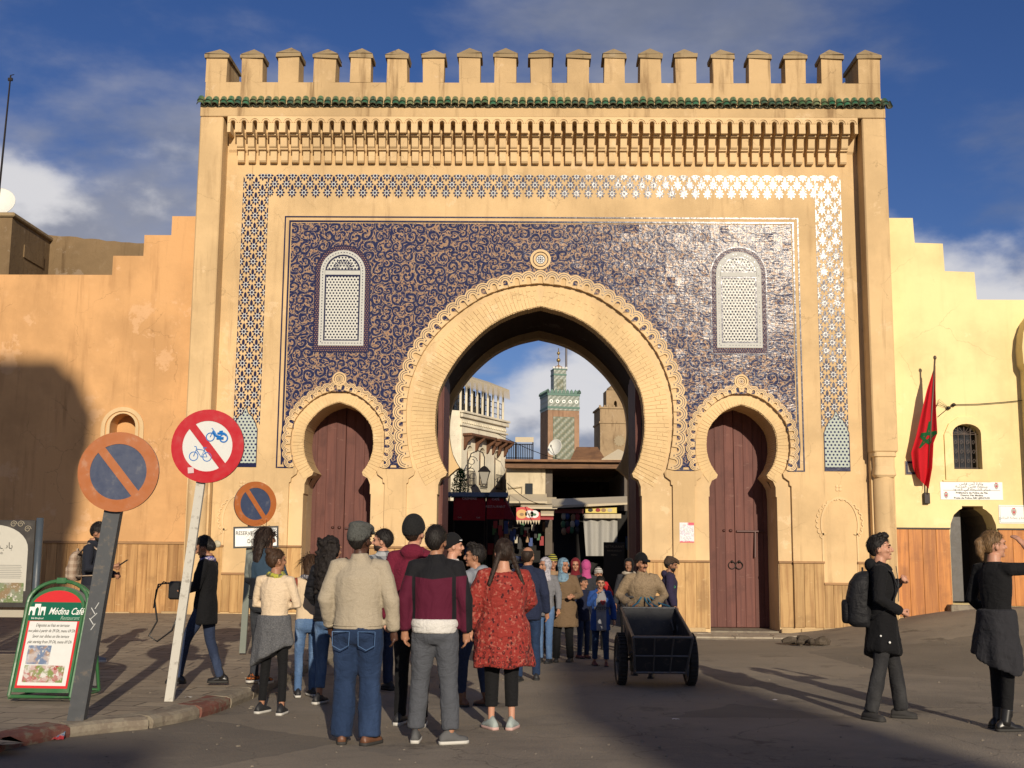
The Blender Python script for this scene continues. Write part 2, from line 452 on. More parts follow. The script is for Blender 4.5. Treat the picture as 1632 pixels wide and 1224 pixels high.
# ------------------------------------------------------------------ ground
def road_h(x, y):
    r = .58 * sst((x - 4.4) / 5.0) * sst((y + 7.5) / 7.0)
    return r + .02 * math.sin(x * .7 + 1) * math.sin(y * .5) * sst((y + 22) / 4) * .6
KERB = [gnd(-160, 1212, .1), gnd(-60, 1189, .1), gnd(0, 1176, .1), gnd(110, 1155, .1), gnd(170, 1149, .1), gnd(240, 1142, .1),
        gnd(330, 1122, .1), gnd(400, 1096, .1), gnd(446, 1076, .1), gnd(500, 1052, .1), gnd(580, 1032, .1), gnd(650, 1012, .1), Vector((-2.12, -.2, .1))]
KERB[0] = Vector((-9.6, KERB[1].y - .9, .1))
def walk_h(x, y): return .1 + .2 * sst((y + 9.5) / 9.0)
def m_road():
    t = NT('worn_asphalt'); p = t.pos()
    a = t.noise(p, .35, 6, .62); b = t.noise(p, 2.4, 6, .65); c = t.noise(p, 45, 3); d = t.vor(p, 70).outputs[0]
    col = t.mix(t.step(a, .36, .66), (.165, .143, .115), (.27, .23, .178))
    col = t.mix(t.math('MULTIPLY', t.step(b, .5, .72), .5), col, (.25, .21, .155))
    col = t.mix(t.math('MULTIPLY', t.step(t.noise(t.map(p, loc=(4, 8, 0)), 1.1, 5, .7), .58, .68), .6), col, (.045, .038, .03))
    col = t.mix(t.math('MULTIPLY', t.step(c, .5, .75), .35), col, (.26, .23, .19))
    col = t.mix(t.step(d, .12, .06), col, (.05, .045, .04))
    ck = t.vor(t.vmath('ADD', p, t.vmath('SCALE', t.noise(p, 1.7, 4, col=True), .5)), .55, 'DISTANCE_TO_EDGE').outputs[0]
    col = t.mix(t.math('MULTIPLY', t.step(ck, .006, .001), .35), col, (.03, .026, .02))
    patch = t.vor(t.vmath('ADD', p, t.vmath('SCALE', t.noise(p, 3, 3, .5, 0, True), .25)), .33)
    pr_, pg_, pb_ = t.xyz(patch.outputs['Color'])
    col = t.mix(t.math('MULTIPLY', t.step(pr_, .62, .66), .5), col, (.13, .112, .088))
    col = t.mix(t.math('MULTIPLY', t.step(pg_, .8, .83), .4), col, (.27, .225, .165))
    oil = t.step(t.noise(t.map(p, loc=(2, 5, 0)), 3.2, 5, .7), .66, .74)
    col = t.mix(t.math('MULTIPLY', oil, .6), col, (.04, .034, .028))
    pale = t.step(t.noise(t.map(p, loc=(8, 2, 0), sc=(.5, 1.6, 1)), 1.5, 6, .7), .58, .72)
    col = t.mix(t.math('MULTIPLY', pale, .45), col, (.30, .255, .19))
    n = t.bump(t.math('ADD', c, t.math('MULTIPLY', b, 1.5)), .6, .014)
    return t.out(col, .9, n, spec=.25)
ROAD = m_road()
def m_walk():
    t = NT('worn_pavement'); p = t.pos()
    a = t.noise(p, .8, 6, .65); b = t.noise(p, 7, 5, .65)
    br = t.n('TexBrick'); t.put(br.inputs[0], t.map(p, rot=(0, 0, .12)))
    br.inputs['Scale'].default_value = 1.0; br.inputs['Brick Width'].default_value = .62; br.inputs['Row Height'].default_value = .31
    br.inputs['Mortar Size'].default_value = .012
    br.inputs['Color1'].default_value = (.25, .205, .15, 1); br.inputs['Color2'].default_value = (.34, .28, .2, 1); br.inputs['Mortar'].default_value = (.08, .065, .05, 1)
    col = t.mix(t.step(a, .45, .62), br.outputs[0], (.25, .205, .15))
    col = t.mix(t.math('MULTIPLY', t.step(b, .5, .75), .5), col, (.11, .09, .07))
    col = t.mix(t.math('MULTIPLY', t.step(t.noise(t.map(p, loc=(3, 1, 7)), 1.6, 6, .7), .57, .64), .6), col, (.33, .28, .21))
    h = t.math('ADD', t.math('MULTIPLY', br.outputs[1], -.6), b)
    return t.out(col, .88, t.bump(h, .5, .015), spec=.25)
WALK = m_walk()
def ground_sheet():
    m = MB()
    xs = [-400, -120, -50, -24] + [-16 + .5 * i for i in range(65)] + [24, 50, 120, 400]
    ys = [-300, -90, -50] + [-34 + .5 * i for i in range(73)] + [6, 12, 30, 60, 120, 300, 900]
    for y in ys:
        for x in xs: m.v.append((x, y, road_h(x, y)))
    n = len(xs)
    for j in range(len(ys) - 1):
        for i in range(n - 1):
            a = j * n + i; m.f.append([a, a + 1, a + n + 1, a + n]); m.m.append(0)
    tag(m.build('road', ROAD, smooth=True), kind='structure')
ground_sheet()
def spline(P, n=6):
    out = []
    for i in range(len(P) - 1):
        p0, p1, p2, p3 = P[max(i - 1, 0)], P[i], P[i + 1], P[min(i + 2, len(P) - 1)]
        for k in range(n):
            t = k / n
            out.append(tuple(.5 * (2 * b + (c - a) * t + (2 * a - 5 * b + 4 * c - d) * t * t + (3 * b - a - 3 * c + d) * t ** 3)
                             for a, b, c, d in zip(p0, p1, p2, p3)))
    out.append(tuple(P[-1])); return out
def sidewalk():
    K = [Vector(p) for p in spline([tuple(k) for k in KERB], 5)]
    m = MB()
    rows = 14
    for i, k in enumerate(K):
        far = Vector((-18 + 15.4 * (i / (len(K) - 1)), .6, 0))
        for j in range(rows + 1):
            q = k.lerp(far, (j / rows))
            m.v.append((q.x, q.y, walk_h(q.x, q.y)))
    for i in range(len(K) - 1):
        for j in range(rows):
            a = i * (rows + 1) + j; m.f.append([a, a + 1, a + rows + 2, a + rows + 1]); m.m.append(0)
    # left wing out of frame
    w = tag(m.build('pavement', WALK, smooth=True), kind='structure')
    # kerb stones, one by one
    L = [0.0]
    for i in range(1, len(K)): L.append(L[-1] + (K[i] - K[i - 1]).length)
    def at(s):
        for i in range(1, len(K)):
            if L[i] >= s: 
                f = (s - L[i - 1]) / (L[i] - L[i - 1]); return K[i - 1].lerp(K[i], f)
        return K[-1].copy()
    s = .0; i = 0
    while s < L[-1] - .4:
        a, b = at(s + .016), at(s + .735); i += 1
        d = (b - a); ln = d.length; d.normalize(); nrm = Vector((d.y, -d.x, 0))
        mm = MB()
        prof = [(0.03, -.06), (.055, .04), (.05, .085), (.0, .108), (-.2, .115), (-.2, -.06)]
        rng = random.Random(i * 3)
        N = 5
        rings = []
        for k in range(N):
            c = a.lerp(b, k / (N - 1)); j = rng.uniform(-.012, .012)
            rings.append([(c.x + nrm.x * (o + j), c.y + nrm.y * (o + j), (c.z - .1) + z + rng.uniform(-.007, .007) + (walk_h(c.x, c.y) - .1)) for o, z in prof])
        mm.loft(rings)
        mid = a.lerp(b, .5)
        px = 816 + (mid - CAM).dot(_R) / (mid - CAM).dot(_f) * F_PX
        red = (px < 162) or (318 < px < 378)
        mm.build('kerb_stone', [KRED if red else KGREY], w, smooth=False)
        s += .75
KRED = None
def m_kerb(name, c, c2):
    t = NT(name); p = t.pos(); a = t.noise(p, 6, 6, .7)
    col = t.mix(t.step(a, .45, .58), c, c2); col = t.mix(t.math('MULTIPLY', t.noise(p, 2, 4), .5), col, (.12, .1, .08))
    return t.out(col, .9, t.bump(a, .6, .02), spec=.2)
KRED = m_kerb('red_painted_kerb', (.19, .06, .045), (.22, .17, .12)); KGREY = m_kerb('grey_kerb', (.29, .25, .185), (.22, .18, .135))
sidewalk()

# flagstones before the right-hand door of the gate
def flagstones():
    pave = MB()
    A = [gnd(1098, 1042, .02), gnd(1285, 1033, .03)]
    base = tag(MB().prism([(2.2, -1.55), (4.6, -1.75), (5.5, -.7), (5.5, .1), (2.2, .1)], -.05, .012, plane='xy').build('door_apron', KGREY), kind='structure')
    rng = random.Random(5)
    mt = m_kerb('flagstone', (.46, .40, .30), (.36, .30, .22))
    for r, (y0, y1) in enumerate(((-1.5, -1.06), (-1.05, -.62), (-.61, -.16))):
        x = 2.25 + r * .05
        while x < 4.55 + r * .33:
            w = rng.uniform(.45, .8)
            m = MB(); m.bev((x, y0, .0), (x + w - .012, y1 - .006, .03 + rng.uniform(0, .012)), .008)
            m.build('flagstone', mt, base); x += w
flagstones()

# ------------------------------------------------------------------ the blue gate
OCH = (.555, .390, .205)
PL = plaster('ochre_plaster', OCH, stain=.5, light=.35)
PL_TOP = plaster('weathered_ochre_plaster', (.48, .335, .175), stain=.95, light=.5)
PL_SM = plaster('smooth_ochre_plaster', (.60, .43, .235), stain=.15, light=.2, bump=.15)
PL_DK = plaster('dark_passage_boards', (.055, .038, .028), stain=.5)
gate = tag(empty('city_gate'), 'monumental ochre gate with blue tiled front, three horseshoe arches and battlements', 'gate')
ZB = -.35

def curve_half(P, n=7): return spline(P, n)
MAIN = [(1.89, 3.15), (2.03, 3.42), (2.12, 3.78), (2.155, 4.22), (2.09, 4.80), (1.86, 5.30), (1.53, 5.76), (1.07, 6.2), (.56, 6.48), (0, 6.635)]
SMALL = [(.50, 3.145), (.625, 3.33), (.70, 3.54), (.725, 3.78), (.685, 4.06), (.55, 4.28), (.31, 4.49), (0, 4.605)]
def full(half, cx=0.0):               # left foot, over the top, to right foot
    return [(cx - a, z) for a, z in half] + [(cx + a, z) for a, z in half[-2::-1]]
def offset(P, d):                     # outward offset of a left-foot-to-right-foot polyline; d may vary with height
    out = []
    for i, p in enumerate(P):
        a, b = P[max(i - 1, 0)], P[min(i + 1, len(P) - 1)]
        t = Vector((b[0] - a[0], b[1] - a[1])); t.normalize()
        k = d(i / (len(P) - 1)) if callable(d) else d
        out.append((p[0] - t.y * k, p[1] + t.x * k))
    return out
main_in = full(curve_half(MAIN)); 
main_out = full(curve_half([(2.60, 3.31), (2.69, 3.75), (2.73, 4.2), (2.715, 4.7), (2.61, 5.17), (2.36, 5.72), (1.90, 6.28), (1.24, 6.78), (.62, 7.02), (0, 7.10)]))
def trim(P, zmin): return [p for p in P if p[1] > zmin]
def small_in(cx): return full(curve_half(SMALL), cx)
def small_out(cx): return trim(offset(small_in(cx), .245), 3.27)
SX = 4.12
def foot(P, cx, jamb, tipz, zb, d=0.0):
    # closes an arch line down to the ground with the moulded foot below its tips
    tip = abs(P[0][0] - cx)
    prof = [(jamb, zb), (jamb, tipz - .43 - d), (jamb - .02, tipz - .43 - d), (jamb - .02, tipz - .24 - d), (jamb - .07, tipz - .11 - d), (tip + .02, tipz - .055 - d)]
    L = [(cx - a, z) for a, z in prof]; R = [(cx + a, z) for a, z in prof[::-1]]
    return L + P + R
def foot_out(P, cx, strip, zb):
    tip = abs(P[0][0] - cx)
    prof = [(strip, zb), (strip, 2.93), (strip - .035, 2.95), (strip - .04, 3.03), (tip - .05, 3.11), (tip - .07, 3.19), (tip - .02, 3.25)]
    return [(cx - a, z) for a, z in prof] + P + [(cx + a, z) for a, z in prof[::-1]]
nA = [foot_out(small_out(-SX), -SX, .975, ZB), foot_out(main_out, 0, 2.70, ZB), foot_out(small_out(SX), SX, .975, ZB)]
nB = [foot(small_in(-SX), -SX, .69, 3.145, ZB), foot(main_in, 0, 2.08, 3.15, ZB), foot(small_in(SX), SX, .69, 3.145, ZB)]
def walled(notches, w, top):
    P = [(-w, ZB)]
    for n in notches: P += n
    return P + [(w, ZB), (w, top), (-w, top)]
MB().prism(walled(nA, 6.64, 10.6), 0, .075).build('facade', PL, gate)
MB().prism(walled(nB, 6.9, 10.6), .075, .52, mi_side=1).build('arch_wall', [PL_SM, PL], gate)
# passage behind the big arch, rear wall, sides, roof
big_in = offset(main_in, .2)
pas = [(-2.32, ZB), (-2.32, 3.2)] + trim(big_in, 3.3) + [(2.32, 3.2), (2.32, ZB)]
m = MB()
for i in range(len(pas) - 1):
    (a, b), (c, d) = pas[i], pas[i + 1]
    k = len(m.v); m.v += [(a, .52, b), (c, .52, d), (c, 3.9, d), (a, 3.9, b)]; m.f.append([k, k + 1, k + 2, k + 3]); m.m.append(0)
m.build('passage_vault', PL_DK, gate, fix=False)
rear = [(a * .985, (z - 3.15) * .9 + 3.53) for a, z in main_in]
rear = [(-2.14, ZB), (-2.14, 3.28), (-2.08, 3.36), (-1.93, 3.49)] + rear + [(1.93, 3.49), (2.08, 3.36), (2.14, 3.28), (2.14, ZB)]
MB().prism([(-7.0, ZB)] + rear + [(7.0, ZB), (7.0, 10.6), (-7.0, 10.6)], 3.9, 4.3).build('rear_wall', PL, gate)
for s in (-1, 1):
    MB().box((s * 6.9 - .1, .52, ZB), (s * 6.9 + .1, 3.9, 10.6)).build('side_wall', PL, gate)
MB().box((-7.0, .1, 10.6), (7.0, 4.25, 10.75)).build('roof_slab', PL_TOP, gate)
# pilasters, their capitals and half columns
for s in (-1, 1):
    p = MB().bev((s * 6.885 - .245, -.45, 3.6), (s * 6.885 + .245, .3, 10.527), .025).build('pilaster', PL, gate)
    c = MB()
    rings = []
    for z, w, y in ((3.6, .235, -.44), (3.52, .235, -.44), (3.5, .205, -.41), (3.32, .2, -.405), (3.22, .215, -.42), (3.15, .225, -.43), (3.1, .19, -.39)):
        rings.append([(s * 6.885 + w * math.copysign(abs(math.cos(a)) ** .45, math.cos(a)), -.2 + (abs(y) - .2) * math.copysign(abs(math.sin(a)) ** .45, math.sin(a)), z) for a in [2 * PI * k / 24 for k in range(24)]])
    c.loft(rings); c.build('capital', PL_SM, p, smooth=False)
    c = MB(); c.loft([[(s * 6.885 + .2 * math.cos(a), -.2 + .2 * math.sin(a), z) for a in [2 * PI * k / 28 for k in range(28)]] for z in (ZB, 1.2, 3.11)])
    c.build('half_column', PL, p, smooth=True)
    MB().box((s * 6.885 - .235, -.18, ZB), (s * 6.885 + .235, .3, 3.62)).build('column_backing', PL, p)
# lintel zone over the frieze
MB().bev((-7.135, -.456, 10.53), (7.13, .1, 10.79), .012).build('upper_wall', PL_TOP, gate)
MB().box((-7.06, -.4, 10.78), (7.06, .02, 11.3)).build('parapet', PL_TOP, gate)
for s in (-1, 1): MB().box((s * 6.9 - .16, .02, 10.75), (s * 6.9 + .16, 4.2, 11.3)).build('parapet', PL_TOP, gate)
CAPM = plaster('weathered_coping', (.29, .215, .12), stain=1.0, light=.25, bump=.8)
def merlon_mesh(dep, seed):
    m = MB(); m.box((-.225, -.4, 0), (.225, -.4 + dep, .54))
    z0, z1, e = .54, .625, .035
    m.box((-.225 - e, -.4 - e, z0), (.225 + e, -.4 + dep + e, z1), 1)
    a, b, y0, y1 = -.225 - e, .225 + e, -.4 - e, -.4 + dep + e
    r = min(.24, dep / 2)
    m.add([(a, y0, z1), (b, y0, z1), (b, y1, z1), (a, y1, z1), (0, y0 + r, z1 + .2), (0, y1 - r, z1 + .2)],
          [(0, 1, 4), (1, 2, 5, 4), (2, 3, 5), (3, 0, 4, 5)], 1)
    rng = random.Random(seed)
    m.v = [(x + rng.uniform(-.012, .012), y + rng.uniform(-.01, .01), z + (rng.uniform(-.014, .014) if z > .1 else 0)) for x, y, z in m.v]
    return m.mesh('merlon', [PL_TOP, CAPM])
me1 = [merlon_mesh(.42, q) for q in range(7)]; me2 = [merlon_mesh(.95, q + 9) for q in range(2)]
for i in range(19):
    u = -6.835 + i * 13.67 / 18 + RND.uniform(-.012, .012)
    o = link('merlon', me2[i // 18] if i in (0, 18) else me1[i % 7], gate, (u, RND.uniform(-.006, .006), 11.3), (0, RND.uniform(-.012, .012), RND.uniform(-.02, .02)), (RND.uniform(.95, 1.04), 1, RND.uniform(.96, 1.03)))
for s in (-1, 1):
    for k in range(3): link('merlon', me1[k], gate, (s * 6.87, 1.35 + k * .95 + .4, 11.3), None)
# roof tiles along the eaves: cover tiles over pan tiles, each its own piece
GR = []
for i, c in enumerate(((.03, .12, .065), (.045, .15, .08), (.06, .13, .06), (.16, .20, .10), (.32, .30, .16), (.03, .09, .06))):
    t = NT('green_glaze_%s' % 'abcdef'[i]); p = t.pos()
    k = t.noise(p, 9, 5, .7)
    GR.append(t.out(t.mix(t.math('MULTIPLY', t.step(k, .48, .66), .55), c, (.17, .15, .09)), .3, t.bump(k, .3, .01), coat=.3))
UNDER = plain('tile_underside', (.09, .09, .055), .8)
def tile_mesh(sign, mat, seed, layers=2):
    m = MB(); n = 7; rng = random.Random(seed)
    for l in range(layers):
        L0, L1 = (0, .215) if l == 0 else (.0, .13)
        r0, r1 = .060, .076
        A, B = [], []
        for rr in (0, 1):
            for y, r in ((L0, r0), (L1, r1)):
                ring = []
                for j in range(n + 1):
                    a = PI * j / n
                    q = r - rr * .016
                    h = sign * math.sin(a) * q * .9 + l * .024; ring.append((math.cos(a) * q, -y * .57 - h * .82, -y * .82 + h * .57))
                (A if rr == 0 else B).append(ring)
        m.strip(A[0], A[1], 0); m.strip(B[0], B[1], 1); m.strip(A[1], B[1], 1)
    return m.mesh('roof_tile', [mat, UNDER], smooth=True, fix=False)
covers = [tile_mesh(1, g, i) for i, g in enumerate(GR)]; pans = [tile_mesh(-1, g, i, 1) for i, g in enumerate(GR)]
NTL = 92
for i in range(NTL):
    u = -7.12 + i * 14.24 / (NTL - 1)
    w = .5 + .5 * math.sin(i * .35)
    k = RND.choices(range(6), (5, 5, 4, 2 if u < 0 else .6, 2.2 if -6 < u < -2 else .2, 4))[0]
    link('roof_tile', covers[k], gate, (u, -.40 + RND.uniform(-.015, .015), 10.925 + RND.uniform(-.014, .014)), (RND.uniform(-.06, .06), RND.uniform(-.04, .04), RND.uniform(-.08, .08)))
    link('roof_tile', pans[RND.choice((0, 1, 2, 5))], gate, (u + .077, -.40 + RND.uniform(-.012, .012), 10.937))
MB().prism([(-.39, 10.97), (-.39, 10.8), (-.43, 10.8), (-.47, 10.80), (-.47, 10.82)], -7.1, 7.1, plane='yz').build('eave_bed', PL_TOP, gate)
# corbel frieze: 57 bays
NB, FW = 57, 13.1
PW = FW / NB
def bay_mesh():
    m = MB(); h = PW / 2; sl = .048
    zt, zc, zb = 10.535, 10.395, 10.19
    arc = [(sl * math.cos(a), zc + sl * math.sin(a)) for a in [PI * k / 8 for k in range(9)]]
    P = [(-h, zt), (-h, zb), (-sl, zb)] + arc[::-1] + [(sl, zb), (h, zb), (h, zt)]
    m.prism(P, -.455, -.02)
    for r0, r1, y in ((.056, .072, -.467), (.086, .104, -.474)):
        N = 10; A, B = [], []
        for k in range(N + 1):
            a = PI * k / N
            A.append((r0 * math.cos(a), zc + r0 * math.sin(a))); B.append((r1 * math.cos(a), zc + r1 * math.sin(a)))
        m.prism(A + B[::-1], y, -.45)
    return m.mesh('frieze_arch', PL_SM)
def corbel_mesh():
    m = MB(); w = (PW - .096) / 2
    prof = [(0, 9.655), (-.1, 9.655), (-.13, 9.69), (-.14, 9.88), (-.17, 9.905), (-.2, 9.905), (-.2, 9.925), (-.225, 9.935), (-.25, 9.96), (-.285, 10.13), (-.31, 10.16), (-.35, 10.16), (-.35, 10.185), (-.40, 10.19), (-.4, 10.22), (0, 10.22)]
    m.prism(prof, -w, w, plane='yz')
    for z, y in ((9.9, -.205), (10.155, -.36)):
        m.bev((-w - .012, y, z), (w + .012, 0, z + .03), .004)
    return m.mesh('corbel', PL_SM)
bm_, cm_ = bay_mesh(), corbel_mesh()
MB().prism([(-.0, 9.9), (-.04, 9.95), (-.1, 10.2), (-.17, 10.28), (-.17, 10.53), (0, 10.53)], -6.6, 6.6, plane='yz').build('frieze_ground', PL_SM, gate)
for i in range(NB):
    link('frieze_arch', bm_, gate, (-FW / 2 + (i + .5) * PW, 0, 0))
    if i: link('corbel', cm_, gate, (-FW / 2 + i * PW, 0, 0), None, (1, RND.uniform(.97, 1.02), 1))

# ---- tile work
def m_arabesque():
    t = NT('painted_arabesque_tile'); p = t.pos(); x, y, z = t.xyz(p)
    ax = t.math('ABSOLUTE', x)
    v = t.vec(ax, z, 0)
    wob = t.noise(v, 2.1, 2, .5, 0, True)
    v = t.vmath('ADD', v, t.vmath('SCALE', t.vmath('SUBTRACT', wob, (.5, .5, .5)), .2))
    def layer(scale, off, k, w, lobes):
        q = t.vmath('ADD', v, off)
        vo = t.vor(q, scale, rnd=.62, dims='2D')
        d = t.vmath('SUBTRACT', t.vmath('MULTIPLY', q, (1, 1, 0)), vo.outputs['Position'])
        dx, dy, _ = t.xyz(d)
        r = t.math('MULTIPLY', t.vmath('LENGTH', d), scale); th = t.math('ARCTAN2', dy, dx)
        cr, cg, cb = t.xyz(vo.outputs['Color'])
        sg = t.math('SUBTRACT', t.math('MULTIPLY', t.math('GREATER_THAN', cr, .5), 2.0), 1.0)
        ph = t.math('ADD', t.math('MULTIPLY', th, sg), t.math('MULTIPLY', r, k))
        ph = t.math('ADD', ph, t.math('MULTIPLY', cg, 6.28))
        s = t.math('SINE', ph)
        lob = t.math('SINE', t.math('ADD', t.math('MULTIPLY', t.math('MULTIPLY', th, sg), float(lobes)), t.math('MULTIPLY', r, 9.0)))
        return t.math('ADD', s, t.math('MULTIPLY', t.math('MULTIPLY', lob, w), t.step(r, .1, .45))), r
    s, r1 = layer(4.5, (0, 0, 0), 11.5, .30, 3)
    s2, r2 = layer(9.0, (3.7, 1.3, 0), 9.0, .2, 4)
    blue = t.mix(t.noise(p, 3, 3), (.008, .012, .052), (.015, .021, .080))
    terra = t.mix(t.noise(p, 6, 3), (.27, .145, .09), (.36, .235, .14))
    cream = (.58, .43, .25)
    col = t.mix(t.step(s, -.22, -.12), terra, blue)
    # small tendrils of blue in the terracotta ground, of cream on the blue
    inn = t.step(s, -.2, -.4)
    col = t.mix(t.math('MULTIPLY', t.step(s2, .0, .12), inn), col, blue)
    line = t.step(t.math('ABSOLUTE', t.math('ADD', s, .18)), .14, .07)
    col = t.mix(t.math('MULTIPLY', line, .9), col, cream)
    vein = t.math('MULTIPLY', t.step(t.math('ABSOLUTE', t.math('SUBTRACT', s, .45)), .10, .05), t.step(s2, -.5, .3))
    col = t.mix(t.math('MULTIPLY', vein, .7), col, (.46, .31, .18))
    wob2 = t.noise(p, 7, 3, .6); fine = t.noise(p, 55, 2)
    n = t.bump(wob2, .16, .03); n = t.bump(t.noise(t.map(p, sc=(.4, 1, 1.5)), 24, 3, .6), .17, .014, n); n = t.bump(fine, .12, .006, n)
    return t.out(col, .6, n, spec=.1, coat=.16, coat_rough=.17)
def m_glaze(name, c, rough=.3, coat=.22):
    t = NT(name); p = t.pos()
    col = t.mix(t.math('MULTIPLY', t.noise(p, 12, 4), .5), c, mul(c, .55))
    return t.out(col, rough, t.bump(t.noise(p, 9, 3), .2, .02), spec=.15, coat=coat, coat_rough=.2)
ARAB = m_arabesque(); COB = m_glaze('cobalt_glaze', (.010, .012, .055)); WHT = m_glaze('white_glaze', (.62, .62, .58)); WHT_W = m_glaze('white_window_glaze', (.54, .54, .50), .6, .0); MORT = plain('tile_bed', (.2, .14, .1), .9)
PX0, PX1, PZ0, PZ1 = -5.22, 5.22, 3.30, 8.37
def inside(P, x, z):
    c = False; n = len(P)
    for i in range(n):
        (x1, z1), (x2, z2) = P[i], P[(i + 1) % n]
        if (z1 > z) != (z2 > z) and x < (x2 - x1) * (z - z1) / (z2 - z1) + x1: c = not c
    return c
clipm = [(a, z) for a, z in offset(main_out, .10)]
clips = [offset(small_out(c * SX), .05) for c in (-1, 1)]
for P in [clipm] + clips: P.insert(0, (P[0][0], 3.0)); P.append((P[-1][0], 3.0))
WINS = [(-4.115, .455, 5.77, 7.77), (4.105, .455, 5.77, 7.77)]
tp = link('tile_panel', MB().prism([(PX0 - .02, PZ0), (PX0 - .02, PZ1 + .02), (PX1 + .02, PZ1 + .02), (PX1 + .02, PZ0)] , -.003, .001).mesh('x', MORT), gate)
bpy.data.objects.remove(tp)
TS = .186
nx, nz = 56, 27
tiles = []
for j in range(nz):
    for i in range(nx):
        x0 = PX0 + i * (PX1 - PX0) / nx; x1 = x0 + (PX1 - PX0) / nx
        z0 = PZ0 + j * (PZ1 - PZ0) / nz; z1 = z0 + (PZ1 - PZ0) / nz
        xm, zm = (x0 + x1) / 2, (z0 + z1) / 2
        if any(inside(P, a, b) for P in [clipm] + clips for a, b in ((x0, z0), (x1, z0), (x0, z1), (x1, z1))) and any(inside(P, xm, zm) for P in [clipm] + clips): continue
        if any(abs(xm - w[0]) < w[1] - .1 and w[2] + .1 < zm < w[3] - .45 for w in WINS): continue
        tiles.append((x0, x1, z0, z1))
RT = random.Random(11)
def add_tile(m, x0, x1, z0, z1):
    g = .0012; tx, tz = RT.gauss(0, .009), RT.gauss(0, .014); b = -.012 + RT.uniform(-.001, .001)
    xm, zm = (x0 + x1) / 2, (z0 + z1) / 2
    def y(x, z): return b + (x - xm) * tx + (z - zm) * tz
    c = [(x0 + g, z0 + g), (x1 - g, z0 + g), (x1 - g, z1 - g), (x0 + g, z1 - g)]
    m.add([(x, y(x, z), z) for x, z in c] + [(x, -.0005, z) for x, z in c], [(0, 1, 2, 3), (0, 4, 5, 1), (1, 5, 6, 2), (2, 6, 7, 3), (3, 7, 4, 0)])
panel = MB()
order = list(range(len(tiles))); RT.shuffle(order)
single = set(order[:300])
rest = MB()
bedm = MB().box((PX0, -.0008, 7.3), (PX1, .0, PZ1)).build('tile_panel', MORT, gate)
for k, T in enumerate(tiles):
    if k in single:
        m = MB(); add_tile(m, *T); m.build('wall_tile', ARAB, bedm)
    else: add_tile(rest, *T)
tag(rest.build('wall_tiles', ARAB, bedm), kind='stuff')
# frame lines round the panel
fr = MB()
for e, w, yy in ((5.24, .035, -.016), (5.345, .028, -.010)):
    zt = 8.39 if e < 5.3 else 8.49; zb = 3.3 if e < 5.3 else 3.225
    fr.box((-e - w, yy, zb), (-e, .0, zt)); fr.box((e, yy, zb), (e + w, .0, zt)); fr.box((-e - w, yy, zt), (e + w, .0, zt + w))
for a, b in ((-5.34, -5.02), (5.02, 5.34), (-3.14, -2.72), (2.72, 3.14)):
    fr.box((a, -.010, 3.225), (b, .0, 3.25))
fr.build('panel_frame', COB, gate)
# blue ground behind each scalloped band
def band_strip(P, d0, d1, y, name, mat):
    A, B = offset(P, d0), offset(P, d1)
    m = MB(); m.strip([(a, y, z) for a, z in A], [(a, y, z) for a, z in B]); return m.build(name, mat, gate, fix=True)
band_strip(main_out, .165, .315, -.005, 'band_ground', COB)
for s in (-1, 1): band_strip(small_out(s * SX), .11, .205, -.0065, 'band_ground', COB)
# scalloped bands: three nested ribs with legs
def scallop_mesh(k, name):
    m = MB(); leg = .105
    def arc(r0, r1, y0, y1, mi, a0=0.0, legs=True):
        A, B = [], []
        for q, L in ((r0, A), (r1, B)):
            if legs: L.append((-q, -leg))
            for i in range(13):
                a = PI - a0 - (PI - 2 * a0) * i / 12; L.append((q * math.cos(a), q * math.sin(a)))
            if legs: L.append((q, -leg))
        m.prism([(a * k, b * k) for a, b in A + B[::-1]], y0, y1, mi)
    arc(.048, .170, -.034, .06, 0)
    arc(.126, .139, -.0375, -.034, 1, rad(14), False)
    arc(.086, .098, -.0375, -.034, 1, rad(4), False)
    for x in (-.132, .132): m.prism([(k * (x + .012 * math.cos(a)), k * (-.03 + .012 * math.sin(a))) for a in [2 * PI * i / 6 for i in range(6)]], -.0385, -.034, 1)
    return m.mesh('scallop', [PL_SM, COB, GROOVE])
GROOVE = plain('carved_groove', (.10, .055, .025), .9)
def along(P, n):
    L = [0.0]
    for i in range(1, len(P)): L.append(L[-1] + math.hypot(P[i][0] - P[i - 1][0], P[i][1] - P[i - 1][1]))
    out = []
    for k in range(n):
        s = L[-1] * (k + .5) / n
        for i in range(1, len(P)):
            if L[i] >= s:
                f = (s - L[i - 1]) / (L[i] - L[i - 1]); a, b = P[i - 1], P[i]
                out.append((a[0] + (b[0] - a[0]) * f, a[1] + (b[1] - a[1]) * f, math.atan2(b[1] - a[1], b[0] - a[0]))); break
    return out
sm1, sm2 = scallop_mesh(1.0, 'a'), scallop_mesh(.66, 'b')
for P, n, me, off in ((main_out, 45, sm1, .105), (small_out(-SX), 26, sm2, .068), (small_out(SX), 26, sm2, .068)):
    for k, (x, z, a) in enumerate(along(offset(P, off), n)):
        link('scallop', me, gate, (x, -.0025 * (k % 2), z), (0, -a, 0))
